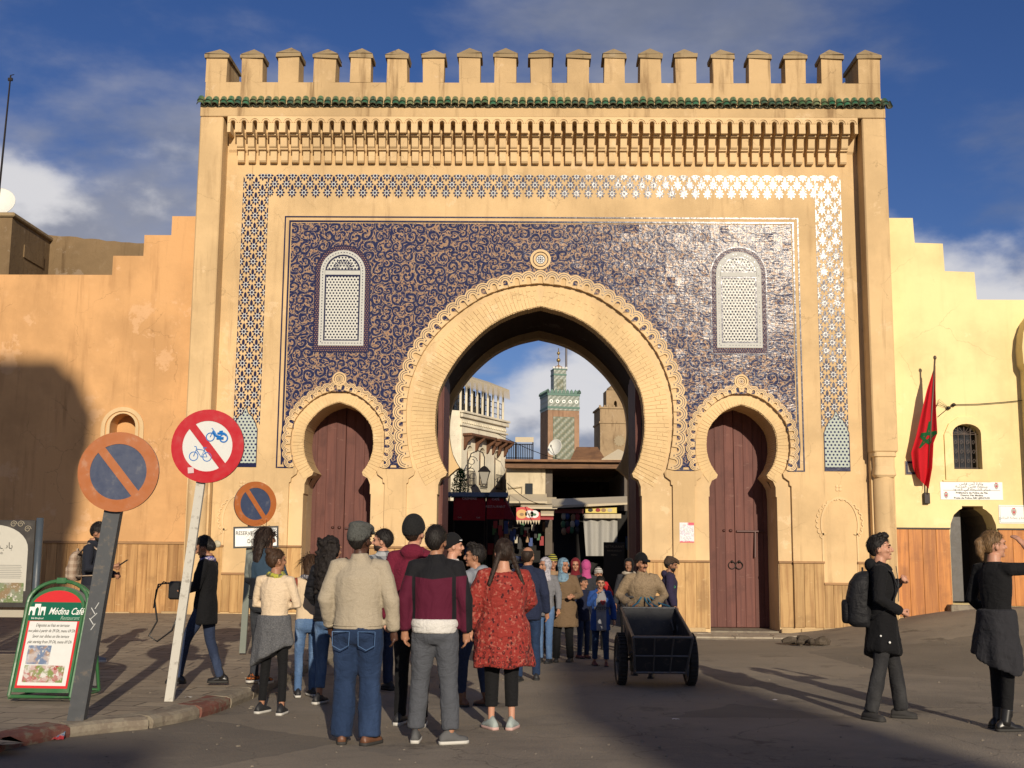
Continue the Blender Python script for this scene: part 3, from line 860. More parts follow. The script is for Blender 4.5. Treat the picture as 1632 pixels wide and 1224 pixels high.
# roundels over the crowns
def roundel(cx, cz, k):
    r = MB()
    for r0, r1, y in ((.215, .165, -.045), (.145, .10, -.04), (.085, .0, -.03)):
        A = [(cx + r0 * k * math.cos(a), cz + r0 * k * math.sin(a)) for a in [2 * PI * i / 28 for i in range(28)]]
        m = MB()
        if r1:
            B = [(cx + r1 * k * math.cos(a), cz + r1 * k * math.sin(a)) for a in [2 * PI * i / 28 for i in range(28)]]
            K = len(r.v)
            for L, yy in ((A, y), (B, y), (A, 0), (B, 0)): r.v += [(a, yy, b) for a, b in L]
            for i in range(28):
                j = (i + 1) % 28
                r.f += [[K + i, K + j, K + 28 + j, K + 28 + i], [K + i, K + j, K + 56 + j, K + 56 + i], [K + 28 + i, K + 28 + j, K + 84 + j, K + 84 + i]]; r.m += [0] * 3
        else: r.prism(A, y, 0, 2 if k > .9 else 0)
    r.prism([(cx + .2 * k * math.cos(a), cz + .2 * k * math.sin(a)) for a in [2 * PI * i / 28 for i in range(28)]], -.008, 0, 1)
    for i in range(8):
        a = 2 * PI * i / 8
        r.ell((cx + .05 * k * math.cos(a), -.031, cz + .05 * k * math.sin(a)), (.015 * k, .003, .015 * k), 6, 4, 1)
    r.ell((cx, -.031, cz), (.022 * k, .003, .022 * k), 8, 4, 1)
    r.build('roundel', [PL_SM, COB, WHT], gate)
roundel(0, 7.6, 1.0); roundel(-SX, 5.06, .68); roundel(SX, 5.06, .68)
# brick voussoirs of the three arches
VOU = plaster('brick_ochre', (.61, .435, .225), stain=.2, light=.3, bump=.3)
def voussoirs(P, th_, n, rows, seed):
    m = MB(); rng = random.Random(seed)
    Q = along(P, n); 
    for k, (x, z, a) in enumerate(Q):
        nx_, nz_ = -math.sin(a), math.cos(a); tx, tz = math.cos(a), math.sin(a)
        L = sum(math.hypot(P[i + 1][0] - P[i][0], P[i + 1][1] - P[i][1]) for i in range(len(P) - 1)) / n
        off = [0, .5][k % 2]; th = th_ - .06 * math.sin(PI * (k + .5) / n) ** 2
        cuts = [0.0] + [min(1, (i + off + rng.uniform(-.08, .08)) / rows) for i in range(1, rows)] + [1.0]
        for r in range(rows):
            f0, f1 = cuts[r], cuts[r + 1]
            d0, d1 = th * f0 + .003, th * f1 - .003
            y = .062 + rng.uniform(-.004, .004)
            w0, w1 = L * (1 + d0 * .0) * .45, L * (1 + (d1 / th) * .24) * .45
            c = []
            for d, w in ((d0, w0), (d1, w1)):
                for sgn in (-1, 1): c.append((x + nx_ * d + sgn * tx * w, z + nz_ * d + sgn * tz * w))
            c = [c[0], c[1], c[3], c[2]]
            m.add([(a_, y, b_) for a_, b_ in c] + [(a_, .0755, b_) for a_, b_ in c], [(0, 1, 2, 3), (0, 4, 5, 1), (1, 5, 6, 2), (2, 6, 7, 3), (3, 7, 4, 0)])
    tag(m.build('voussoir_bricks', VOU, gate), kind='stuff')
voussoirs(main_in, .50, 128, 2, 1); voussoirs(small_in(-SX), .235, 62, 1, 2); voussoirs(small_in(SX), .235, 62, 1, 3)
# brick lining of the reveals
def reveal(P, y0, y1, n, seed):
    m = MB(); rng = random.Random(seed); Q = along(P, n)
    L = sum(math.hypot(P[i + 1][0] - P[i][0], P[i + 1][1] - P[i][1]) for i in range(len(P) - 1)) / n
    for k, (x, z, a) in enumerate(Q):
        nx_, nz_ = -math.sin(a), math.cos(a); tx, tz = math.cos(a) * L * .42, math.sin(a) * L * .42
        d = -.012 + rng.uniform(-.003, .003)
        c = [(x - tx, z - tz), (x + tx, z + tz)]
        vs = [(px + nx_ * d, yy, pz + nz_ * d) for yy in (y0, y1) for px, pz in c] + [(px + nx_ * .01, yy, pz + nz_ * .01) for yy in (y0, y1) for px, pz in c]
        m.add(vs, [(0, 1, 3, 2), (0, 4, 5, 1), (1, 5, 7, 3), (3, 7, 6, 2), (2, 6, 4, 0)])
    tag(m.build('reveal_bricks', VOU, gate), kind='stuff')
reveal(main_in, .085, .515, 170, 4); reveal(small_in(-SX), .085, 1.02, 84, 5); reveal(small_in(SX), .085, 1.02, 84, 6)
# lattice windows on the tile panel
def m_hex(name, k, dark, light, thr=.3, big=True, glaze=True):
    t = NT(name); p = t.pos(); x, y, z = t.xyz(p)
    def cs(ax, az): return t.math('COSINE', t.math('ADD', t.math('MULTIPLY', x, ax * k), t.math('MULTIPLY', z, az * k)))
    f = t.math('ADD', t.math('ADD', cs(0, 1), cs(.866, .5)), cs(.866, -.5))
    d = t.step(f, thr, thr + .7)
    if big:
        g = t.math('ADD', t.math('ADD', t.math('COSINE', t.math('MULTIPLY', x, k * .577)), t.math('COSINE', t.math('ADD', t.math('MULTIPLY', x, k * .2885), t.math('MULTIPLY', z, k * .5)))), t.math('COSINE', t.math('SUBTRACT', t.math('MULTIPLY', x, k * .2885), t.math('MULTIPLY', z, k * .5))))
        d = t.math('MAXIMUM', d, t.math('MULTIPLY', t.step(g, 2.35, 2.6), 1.0))
    return t.out(t.mix(d, light, dark), .2, t.bump(t.math('ADD', t.math('MULTIPLY', d, -.4), t.noise(p, 14, 3)), .3, .015), spec=.05)
LAT = m_hex('white_star_lattice', 108.0, (.02, .025, .05), (.56, .555, .50), .15)
KUF = m_hex('blue_script_band', 150.0, (.20, .12, .09), (.016, .018, .065), -.2, False)
def arch_shape(cx, w, z0, z1, n=14):
    r = w; zc = z1 - r
    return [(cx - w, z0)] + [(cx - r * math.cos(PI * i / n), zc + r * math.sin(PI * i / n)) for i in range(n + 1)] + [(cx + w, z0)]
def ringed(m, outer, inner, y0, y1, mi):
    n = len(outer); k = len(m.v)
    for L, yy in ((outer, y0), (inner, y0), (outer, y1), (inner, y1)): m.v += [(a, yy, b) for a, b in L]
    for i in range(n):
        j = (i + 1) % n
        m.f += [[k + i, k + j, k + n + j, k + n + i], [k + i, k + j, k + 2 * n + j, k + 2 * n + i], [k + n + i, k + n + j, k + 3 * n + j, k + 3 * n + i]]; m.m += [mi] * 3
for cx, w, z0, z1 in WINS:
    m = MB(); m.prism(arch_shape(cx, w, z0, z1), -.02, 0)
    win = m.build('lattice_window', LAT, gate)
    f = MB(); ringed(f, arch_shape(cx, w + .012, z0 - .012, z1 + .012), arch_shape(cx, w - .085, z0 + .09, z1 - .085), -.034, -.015, 0)
    f.box((cx - w + .08, -.034, z1 - w - .06), (cx + w - .08, -.015, z1 - w + .03))
    f.build('frame', WHT_W, win)
    f = MB(); ringed(f, arch_shape(cx, w - .087, z0 + .088, z1 - .087), arch_shape(cx, w - .115, z0 + .116, z1 - .115), -.028, -.015, 0)
    f.box((cx - w + .1, -.027, z1 - w - .095), (cx + w - .1, -.015, z1 - w - .062)); f.box((cx - w + .1, -.027, z1 - w + .032), (cx + w - .1, -.015, z1 - w + .055))
    f.build('inner_line', COB, win)
    f = MB(); zc = z1 - w + .06
    for i in range(15):
        a = PI * (i + .5) / 15
        f.add([(cx + .07 * math.cos(a), -.023, zc + .07 * math.sin(a)), (cx + .21 * math.cos(a - .06), -.023, zc + .21 * math.sin(a - .06)), (cx + .21 * math.cos(a + .06), -.023, zc + .21 * math.sin(a + .06))], [(0, 1, 2)])
    f.build('fan', COB, win)
    # chain of lozenges round the frame
    f = MB(); path = arch_shape(cx, w - .038, z0 + .04, z1 - .038, 20); path.append(path[0])
    for x, z, a in along(path, 84):
        c, s_ = math.cos(a), math.sin(a)
        f.add([(x + c * .02, -.0355, z + s_ * .02), (x - s_ * .011, -.0355, z + c * .011), (x - c * .02, -.0355, z - s_ * .02), (x + s_ * .011, -.0355, z - c * .011)], [(0, 1, 2, 3)])
    tag(f.build('frame_lozenges', COB, win), kind='stuff')
    b = MB(); ringed(b, arch_shape(cx, w + .11, z0 - .13, z1 + .11), arch_shape(cx, w + .01, z0 - .01, z1 + .01), -.018, 0, 0)
    b.build('script_band', KUF, win)
    b = MB(); ringed(b, arch_shape(cx, w + .13, z0 - .15, z1 + .13), arch_shape(cx, w + .105, z0 - .125, z1 + .105), -.021, 0, 0)
    b.build('outer_line', COB, win)
# rosettes of the outer border
def rosette_mesh(part='full'):
    m = MB()
    def put(poly, mi, y):
        if part in ('l', 'r'):
            s = -1 if part == 'l' else 1
            q = []
            for i in range(len(poly)):
                a, b = poly[i], poly[(i + 1) % len(poly)]
                if a[0] * s >= -1e-6: q.append(a)
                if (a[0] * s > 1e-6) != (b[0] * s > 1e-6) and abs(a[0] - b[0]) > 1e-9:
                    f = a[0] / (a[0] - b[0]); q.append((0, a[1] + (b[1] - a[1]) * f))
            poly = q
        if part == 't':
            q = []
            for i in range(len(poly)):
                a, b = poly[i], poly[(i + 1) % len(poly)]
                if a[1] <= .03: q.append(a)
                if (a[1] < .03) != (b[1] < .03):
                    f = (.03 - a[1]) / (b[1] - a[1]); q.append((a[0] + (b[0] - a[0]) * f, .03))
            poly = q
        if len(poly) < 3: return
        n = len(poly); k = len(m.v)
        m.v += [(a, y, b) for a, b in poly] + [(a, 0.0, b) for a, b in poly]
        m.f.append(list(range(k, k + n))); m.m.append(mi)
        for i in range(n): m.f.append([k + i, k + (i + 1) % n, k + n + (i + 1) % n, k + n + i]); m.m.append(mi)
    put([(.0, .16), (-.026, .12), (-.028, .075), (-.014, .045), (.014, .045), (.028, .075), (.026, .12)], 0, -.006)
    for i in range(8):
        a = PI / 2 + 2 * PI * i / 8
        if i == 0: continue
        l = .108 if i == 4 else .096
        w = .31
        put([(.044 * math.cos(a - w), .044 * math.sin(a - w)), (.076 * math.cos(a - w * .8), .076 * math.sin(a - w * .8)), (l * math.cos(a), l * math.sin(a)), (.076 * math.cos(a + w * .8), .076 * math.sin(a + w * .8)), (.044 * math.cos(a + w), .044 * math.sin(a + w))], 0, -.006)
    st = []
    for i in range(16):
        a = 2 * PI * i / 16 + PI / 8; r = .058 if i % 2 == 0 else .034; st.append((r * math.cos(a), r * math.sin(a)))
    put(st, 1, -.0075)
    put([(.027 * math.cos(2 * PI * i / 8), .027 * math.sin(2 * PI * i / 8)) for i in range(8)], 0, -.0085)
    return m.mesh('rosette', [COB, WHT])
RM = {k: rosette_mesh(k) for k in ('full', 'l', 'r', 't')}
def ros(k, x, z, sc=1.12): link('rosette', RM[k], gate, (x, 0, z), (RND.gauss(0, .006), 0, RND.gauss(0, .006)), (sc * .93, 1, sc * 1.03))
for s in (-1, 1):
    for k in range(-1, 15):
        z = 8.86 - k * .331
        if z > 4.55: ros('full', s * 6.005, z)
        zz_ = z + .165
        if 4.25 < zz_ < 9.3:
            ros('full', s * 6.005 - .135, zz_); ros('full', s * 6.005 + .135, zz_)
        if 4.2 < z: ros('r', s * 6.005 - .272, z); ros('l', s * 6.005 + .272, z)
n0 = 45
for k in range(n0):
    x = -5.49 + k * 10.98 / (n0 - 1)
    ros('full', x, 9.03)
    ros('t', x, 9.40)
    if k < n0 - 1: ros('full', x + .1248, 9.215)
for s in (-1, 1):
    ros('full', s * 5.615, 9.215); ros('full', s * 5.70, 9.03, .9)
    for q in (5.74, 5.87, 6.14): ros('t', s * q, 9.4)
# lattice niches at the feet of the border
NIC = m_hex('blue_green_lattice', 95.0, (.025, .03, .09), (.42, .47, .42), .35, False)
for s in (-1, 1):
    cx = s * 6.03
    half = [(.245, 3.32), (.245, 4.02), (.225, 4.06), (.215, 4.12), (.17, 4.2), (.13, 4.28), (.06, 4.32), (.035, 4.37), (.02, 4.42), (0, 4.46)]
    P = full(half, cx); n = MB().prism(P, -.014, 0).build('lattice_niche', NIC, gate)
    f = MB(); ringed(f, offset(P, .014) , P, -.02, 0, 0); f.build('frame', COB, n)
    MB().box((cx - .26, -.018, 3.24), (cx + .26, 0, 3.318)).build('base_tile', COB, n)
# blind horseshoe niches low on both sides
for s in (-1, 1):
    cx = s * 6.04
    half = [(.33, .97), (.33, 1.9), (.30, 1.96), (.33, 2.0), (.35, 2.12), (.34, 2.3), (.27, 2.5), (.14, 2.64), (0, 2.69)]
    m = MB(); P = spline(half, 3); P = full(P, cx)
    ringed(m, [(a, z) for a, z in offset(P, .035)], P, -.02, 0, 0)
    q = m.build('blind_niche', PL_SM, gate)
    scm = MB()
    A = [(.028 * math.cos(PI * i / 8), .028 * math.sin(PI * i / 8)) for i in range(9)]; B = [(.055 * math.cos(PI * i / 8), .055 * math.sin(PI * i / 8)) for i in range(9)]
    scm.prism(A + B[::-1], -.022, 0); sme = scm.mesh('niche_scallop', PL_SM)
    arc = [(cx + .43 * math.cos(a), 2.2 + .45 * math.sin(a)) for a in [rad(222) - rad(264) * i / 40 for i in range(41)]]
    for x, z, a in along(arc, 19): link('niche_scallop', sme, q, (x, 0, z), (0, -a, 0))
    fl = MB()
    for i in range(4):
        a = PI / 4 + i * PI / 2; fl.ell((cx + .045 * math.cos(a), -.006, 2.9 + .045 * math.sin(a)), (.035, .014, .035), 8, 5)
    fl.build('niche_flower', PL_SM, q)
PL_DR = plaster('reveal_plaster', (.50, .37, .22), stain=.4)
# ---- wooden doors
MAR = wood('maroon_painted_wood', (.14, .054, .042), (.105, .04, .033), 'z', .65, wear=.35, wearcol=(.27, .15, .12))
IRON = plain('dark_iron', (.025, .02, .018), .5, .6)
IRONB = plain('maroon_iron', (.07, .025, .02), .5, .2)
DD = .47
for s in (-1, 1):
    cx = s * SX
    Pn = small_in(cx); pn = [(cx - .69, ZB), (cx - .69, 2.71)] + [(cx - .67, 2.9), (cx - .6, 3.03)] + Pn + [(cx + .6, 3.03), (cx + .67, 2.9), (cx + .69, 2.71), (cx + .69, ZB)]
    rv = MB(); rv.strip([(a, .52, z) for a, z in pn], [(a, 1.16, z) for a, z in pn]); rv.build('door_reveal', PL_DR, gate, fix=False)
    for side in (-1, 1):
        lf = MB()
        x0, x1 = (cx - .80, cx - .004) if side < 0 else (cx + .004, cx + .80)
        d = lf.bev((x0, DD + .60 + (.015 if side > 0 else 0), .05), (x1, DD + .68, 4.9), .006).build('door_leaf', MAR, gate)
        for k in range(4):
            w = (x1 - x0) / 4
            MB().bev((x0 + k * w + .003, DD + .588 + (.015 if side > 0 else 0), .06), (x0 + (k + 1) * w - .003, DD + .602 + (.015 if side > 0 else 0), 4.8), .005).build('door_plank', MAR, d)
        r = MB(); c = Vector((cx + side * .075, DD + .575, 1.33))
        r.tube([c + Vector((.075 * math.cos(a), 0, .075 * math.sin(a))) for a in [2 * PI * i / 16 for i in range(17)]], .011, 6)
        r.ell(c + Vector((0, 0, .075)), (.03, .03, .03), 8, 6); r.build('ring_handle', IRON, d, smooth=True)
        if side > 0:
            b = MB(); b.bev((cx + .03, DD + .55, 2.02), (cx + .62, DD + .585, 2.06), .005); b.tube([(cx + .42, DD + .56, 2.04), (cx + .40, DD + .52, 1.5)], .018, 6); b.build('bolt', IRONB, d)
        else:
            b = MB(); b.ell((cx - .09, DD + .58, 2.05), (.04, .03, .035), 8, 6); b.ell((cx - .23, DD + .58, 2.05), (.035, .03, .03), 8, 6); b.build('bolt', IRONB, d, smooth=True)
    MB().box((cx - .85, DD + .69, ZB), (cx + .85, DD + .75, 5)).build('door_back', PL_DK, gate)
    MB().box((cx - .68, .1, -.3), (cx + .68, DD + .7, .045)).build('door_sill', KGREY, gate)
# leaves of the main gate, folded back against the passage
for s in (-1, 1):
    P = [(.56, .05), (.56, 5.35), (1.0, 5.62), (1.6, 5.75), (2.3, 5.75), (2.3, .05)]
    d = MB().prism(P, s * 2.03, s * 2.12, plane='yz').build('gate_leaf', MAR, gate)
    for k in range(6):
        y0 = .57 + k * .29
        MB().bev((s * 2.015 - .012, y0, .08), (s * 2.015 + .012, y0 + .282, 5.3), .004).build('door_plank', MAR, d)
# wooden dado on the gate front, plank by plank
DADO = wood('honey_plank', (.50, .31, .125), (.36, .20, .075), 'z', .6, wear=.35, wearcol=(.62, .45, .24))
RAIL = wood('dado_rail', (.34, .19, .08), (.24, .13, .06), 'x', .6)
def dado(x0, x1, z0, z1, y, parent, pw=.185, mat=None, slope=0.0, rail=True, zt=None):
    n = max(1, round((x1 - x0) / pw)); w = (x1 - x0) / n
    for k in range(n):
        a, b = x0 + k * w, x0 + (k + 1) * w
        top = z1 if zt is None else zt((a + b) / 2)
        MB().bev((a + .002, y - .022 - RND.uniform(0, .003), z0 + slope * (a - x0) - RND.uniform(0, .02)), (b - .002, y - .001, top), .004).build('plank', mat or DADO, parent)
        if rail and zt is not None: MB().bev((a - .001, y - .045, top), (b + .001, y, top + .04), .006).build('dado_rail', RAIL, parent)
    if rail and zt is None: MB().bev((x0 - .012, y - .05, z1), (x1 + .012, y, z1 + .045), .006).build('dado_rail', RAIL, parent)
for (a, b, y) in ((2.7, 3.14, 0), (5.095, 5.70, 0), (5.70, 6.38, 0), (6.38, 6.64, 0), (2.09, 2.69, .075), (3.155, 3.42, .075), (4.82, 5.085, .075)):
    zt = .97 if (a == 5.70) else 1.39
    dado(a, b, .14 if a > 4.5 else .1, zt, y, gate)
    dado(-b, -a, .34 if b > 3.2 else .2, .97 + .1 if a == 5.7 else 1.62, y, gate)
STO = plaster('base_stone', (.42, .30, .16), stain=.6, light=.4, bump=.8)
for (a, b) in ((2.09, 3.42), (4.82, 6.64)):
    for s in (-1, 1):
        x = a
        while x < b - .1:
            w = min(RND.uniform(.25, .55), b - x)
            MB().bev((min(s * x, s * (x + w - .01)), -.03 - RND.uniform(0, .02), -.2), (max(s * x, s * (x + w - .01)), .0, (.13 if s > 0 else .3) + RND.uniform(-.02, .01)), .012).build('base_stone', STO, gate)
            x += w
# ------------------------------------------------------------------ walls beside the gate
PL_L = plaster('orange_plaster', (.535, .305, .135), stain=.4, light=.3)
PL_Y = plaster('yellow_plaster', (.71, .575, .29), stain=.15, light=.2, bump=.25)
def archp(cx, w, z0, zs, rise, n=10, step=None):
    top = [(cx - w * math.cos(PI * i / n), zs + rise * math.sin(PI * i / n)) for i in range(n + 1)]
    return [(cx - w, z0)] + top + [(cx + w, z0)]
# left
lw = tag(empty('orange_wall', (-9, 0, 0)), 'orange plastered wall with stepped top and plank dado left of the gate', 'wall')
def local(o): return Matrix.Translation(-Vector(o.location))
def part(m, name, mats, parent, smooth=False, **k):
    m.move(Matrix.Translation(-Vector(parent.matrix_basis.translation))); return m.build(name, mats, parent, smooth, **k)
P = [(-15, -.3), (-7.05, -.3), (-7.05, 8.5), (-7.745, 8.5), (-7.745, 8.09), (-8.31, 8.09), (-8.31, 7.64), (-8.945, 7.64), (-8.945, 7.23), (-15, 7.22)]
hole = archp(-8.545, .265, 3.45, 4.05, .27)
part(MB().prism(P, -.02, .45, holes=[hole]), 'wall', PL_L, lw)
part(MB().prism(archp(-8.545, .3, 3.4, 4.05, .3), .40, .44), 'niche_back', PL_L, lw)
m = MB(); A = archp(-8.545, .44, 3.45, 4.03, .42, 14); B = archp(-8.545, .36, 3.45, 4.03, .34, 14); ringed(m, A, B, -.05, -.02, 0)
A = archp(-8.545, .33, 3.45, 4.04, .31, 14); B = archp(-8.545, .265, 3.45, 4.05, .27, 14); ringed(m, A, B, -.035, -.02, 0)
part(m, 'niche_surround', PL_SM, lw)
DADO_L = wood('brown_plank', (.46, .26, .10), (.32, .165, .06), 'z', .6, wear=.45, wearcol=(.58, .40, .2))
for k in range(38):
    a = -7.07 - (k + 1) * .205
    part(MB().bev((a + .002, -.045 - RND.uniform(0, .004), .3), (a + .203, -.02, 1.665), .004), 'plank', DADO_L, lw)
part(MB().bev((-15, -.07, 1.667), (-7.1, -.02, 1.72), .006), 'dado_rail', RAIL, lw)
x = -7.1
while x > -13:
    w = RND.uniform(.3, .7)
    part(MB().bev((x - w + .01, -.09 - RND.uniform(0, .05), .1), (x, -.02, .31 + RND.uniform(-.03, .03)), .015), 'base_stone', STO, lw); x -= w
# old rammed-earth houses behind the left wall, aerial and dish
ER = plaster('rammed_earth', (.19, .13, .07), stain=.8, light=.35, bump=1.0)
eh = tag(empty('earth_wall', (-12, 9, 0)), 'crumbling brown rammed-earth wall rising behind the orange wall', 'wall')
def at9(px, py, Y=9): v = pt(px, py, Y); return (v.x, v.z)
rng = random.Random(3)
top = [at9(50 + i * 12, 372 + i * 1.1 + rng.uniform(-1.2, 1.2)) for i in range(17)]
part(MB().prism([(top[0][0], 3), *top, (top[-1][0] + 2, top[-1][1]), (top[-1][0] + 2, 3)], 9.0, 9.5), 'wall', ER, eh)
er2 = tag(empty('earth_house', (-14, 7, 0)), 'corner of an old brown earth house at the left edge, carrying a dish', 'house')
a, b = at9(-90, 343, 6.5), at9(20, 346, 6.5)
part(MB().box((a[0], 6.5, 3), (b[0], 9.2, b[1])), 'wall', ER, er2)
part(MB().bev((a[0], 6.42, b[1]), (b[0] + .08, 9.25, b[1] + .12), .03), 'coping', CAPM, er2)
part(MB().box((b[0], 7.3, b[1] - .9), (b[0] + .03, 8.6, b[1] - .55)), 'wall_vent', ER, er2)
DISH = plain('dish_white', (.75, .75, .68), .5)
d = tag(empty('satellite_dish', pt(-6, 327, 6.9)), 'white satellite dish cut by the left picture edge above the earth house', 'satellite dish')
def dish(parent, R, M):
    m = MB(); n = 24
    rings = [[Vector((R * f * math.cos(2 * PI * k / n), R * f * math.sin(2 * PI * k / n), .28 * R * f * f)) for k in range(n)] for f in (.02, .35, .6, .8, .93, 1.0)]
    back = [[v - Vector((0, 0, .02)) for v in r] for r in rings[::-1]]
    m.loft(rings + back); m.move(M.to_4x4()); m.build('reflector', DISH, parent, smooth=True)
    a = MB(); a.tube([M @ Vector((0, -R, .28 * R)), M @ Vector((0, -.1 * R, .95 * R))], .015, 6); a.cbox(M @ Vector((0, -.1 * R, .97 * R)), (.08, .08, .14)); a.build('feed_arm', IRON, parent)
    p = MB(); p.tube([(0, .12, 0), (0, .12, -R * 1.25)], .03, 8); p.build('mast', IRON, parent)
dish(d, .52, Matrix.Rotation(rad(62), 3, 'X') @ Matrix.Rotation(rad(8), 3, 'Y'))
m = MB(); p0, p1 = pt(17, 120, 7), pt(-6, 350, 7); ax = tag(empty('roof_aerial', p1), 'tall thin slanting aerial pole against the sky at the left', 'aerial')
m.tube([p1, p1.lerp(p0, .5), p0], [.035, .03, .022], 6); part(m, 'pole', IRON, ax)
m = MB(); m.cbox(p0 - Vector((0, 0, .12)), (.12, .06, .08)); m.tube([p0, p0 + Vector((.1, 0, .02))], .012, 5); part(m, 'head', IRON, ax)
# right
rw = tag(empty('yellow_wall', (9, 0, 0)), 'pale yellow wall with stepped top, barred window and police post doorway', 'wall')
P = [(7.05, -.2), (16, -.2), (16, 6.8), (9.0, 6.8), (8.98, 7.38), (8.37, 7.40), (8.355, 7.985), (7.775, 8.0), (7.755, 8.53), (7.05, 8.53)]
dr = [(8.235, .62)] + [(8.235, 1.95), (8.26, 2.2), (8.33, 2.38), (8.44, 2.48), (8.50, 2.51), (8.5, 2.56), (8.92, 2.56), (8.92, 2.51), (8.98, 2.48), (9.09, 2.38), (9.16, 2.2), (9.185, 1.95), (9.185, .62)]
wi = archp(8.655, .285, 3.3, 4.03, .19)
part(MB().prism(P, .0, .5, holes=[dr, wi]), 'wall', PL_Y, rw)
m = MB(); A = [(8.2, 3.08)] + [(8.2, 4.0), (8.3, 4.22), (8.5, 4.36), (8.66, 4.38), (8.82, 4.34), (8.98, 4.2), (9.04, 4.05), (9.04, 3.08)]
m.prism(A, -.035, 0, holes=[wi]); m.prism([(8.14, 3.08), (9.1, 3.08), (9.1, 3.045), (8.14, 3.045)], -.03, 0); part(m, 'window_surround', PL_Y, rw)
w = MB(); w.box((8.36, .30, 3.28), (8.95, .32, 4.24)); w = part(w, 'window_pane', plain('dark_glass', (.02, .02, .022), .15), rw)
g = MB(); wire = lambda pts, r=.007: g.tube([(x, .12, z) for x, z in pts], r, 5)
for x in (8.42, 8.53, 8.655, 8.78, 8.89): wire([(x, 3.3), (x, 4.1 + (.1 if abs(x - 8.655) < .2 else .0))], .008)
for z in (3.33, 4.02): wire([(8.37, z), (8.94, z)], .008)
for x in (8.475, 8.59, 8.72, 8.835):
    for z in (3.47, 3.66, 3.85):
        wire([(x + .035 * math.cos(a) * (1 - a / 11), z + .05 * math.sin(a) * (1 - a / 11)) for a in [i * .7 for i in range(11)]], .005)
for k in range(7):
    a = PI * (k + .5) / 7; wire([(8.655, 4.03), (8.655 + .25 * math.cos(a), 4.03 + .17 * math.sin(a))], .005)
part(g, 'window_grille', plain('rusty_iron', (.12, .09, .075), .7), rw)
# doorway: passage and an open grey door
m = MB(); 
for i in range(len(dr) - 1):
    (a, b), (c, d_) = dr[i], dr[i + 1]; m.add([(a, .5, b), (c, .5, d_), (c, 1.6, d_), (a, 1.6, b)], [(0, 1, 2, 3)])
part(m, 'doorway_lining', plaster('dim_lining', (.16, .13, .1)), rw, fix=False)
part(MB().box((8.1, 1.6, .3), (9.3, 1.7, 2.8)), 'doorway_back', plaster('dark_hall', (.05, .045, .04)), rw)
part(MB().bev((8.24, .62, .64), (8.69, .67, 2.55), .01), 'door', paint('grey_door', (.075, .07, .065), .5), rw)
part(MB().bev((8.1, -.28, .3), (9.3, .5, .61), .015), 'door_step', KGREY, rw)
DADO_R = wood('orange_plank', (.52, .205, .045), (.36, .13, .03), 'z', .45, wear=.3, wearcol=(.60, .33, .12))
def bx2(x0, x1, pw):
    n = round((x1 - x0) / pw); wd = (x1 - x0) / n
    for k in range(n):
        a = x0 + k * wd; z0 = .34 + .25 * sst((a - 7.2) / 1.6)
        part(MB().bev((a + .002, -.025 - RND.uniform(0, .004), z0), (a + wd - .002, 0, 2.085), .004), 'plank', DADO_R, rw)
bx2(7.12, 8.225, .275); bx2(9.195, 12.0, .275)
for a, b in ((7.12, 8.235), (9.185, 12)): part(MB().bev((a, -.045, 2.087), (b, 0, 2.12), .005), 'dado_rail', plain('dark_rail', (.03, .022, .018), .6), rw)
x = 7.12
while x < 8.2:
    wd = RND.uniform(.25, .4); zz0 = .36 + .25 * sst((x - 7.2) / 1.6)
    part(MB().bev((x, -.06 - RND.uniform(0, .03), .0), (min(x + wd, 8.23) - .01, 0, zz0), .012), 'base_stone', STO, rw); x += wd
# buttress at the right picture edge, with the springing of another arch
P = [(9.80, .3), (9.80, 5.3), (9.74, 5.42), (9.73, 5.75), (9.77, 6.05), (9.86, 6.3), (10.05, 6.55), (10.6, 6.55), (10.6, .3)]
part(MB().prism(P, -.35, -.001), 'buttress', PL_Y, rw)
# signs on the right wall
ENA = plain('white_enamel', (.78, .78, .74), .35, var=.05); INK = plain('sign_ink', (.03, .03, .03), .6); REDI = plain('red_ink', (.5, .04, .05), .6); GRNI = plain('green_ink', (.02, .16, .06), .6)
def shield(par, x, z, k):
    m = MB(); m.prism([(x + a * k, z + b * k) for a, b in ((-.05, .05), (.05, .05), (.052, -.01), (.03, -.06), (0, -.085), (-.03, -.06), (-.052, -.01))], -.0042, 0); m.build('crest', plain('crest_grey', (.35, .33, .3), .5), par)
    m = MB(); st = [(x + k * (.04 if i % 2 == 0 else .017) * math.sin(PI * i / 5), z - .008 * k + k * (.04 if i % 2 == 0 else .017) * math.cos(PI * i / 5)) for i in range(10)]
    m.prism(st, -.0062, -.0043); m.prism([(x - .03 * k, z + .055 * k), (x + .03 * k, z + .055 * k), (x + .022 * k, z + .085 * k), (x, z + .07 * k), (x - .022 * k, z + .085 * k)], -.0062, 0); m.build('crest_star', REDI, par)
s1 = tag(empty('police_sign', (8.705, -.012, 2.865)), 'wide white police sign in Arabic and French above the doorway', 'sign')
MB().bev((-.625, 0, -.18), (.625, .01, .178), .004).build('sign_plate', ENA, s1)
T = lambda par, s, x, z, size, bold=0.0, mat=INK, shear=0, xs=1.0, al='CENTER': text_mesh(s, size, mat, 'lettering', par, (x, -.0015, z), bold=bold, shear=shear, xs=xs, align=al)
for k, s in enumerate(('ولاية أمن فاس', 'منطقة فاس المدينة', 'مركز الشرطة ابي الجنود')): T(s1, arabic(s), .0, .138 - k * .056, .062, .0006, xs=1.35)
for k, s in enumerate(('Préfecture de Police de Fès', 'District Fès Medina', 'Poste de Police ABI LJENOUD')): T(s1, s, .0, -.042 - k * .052, .05, .0016, xs=1.15)
MB().box((-.57, -.0012, .004), (.57, 0, .011)).build('rule', INK, s1)
shield(s1, .5, .1, .85); shield(s1, -.515, -.09, .85)
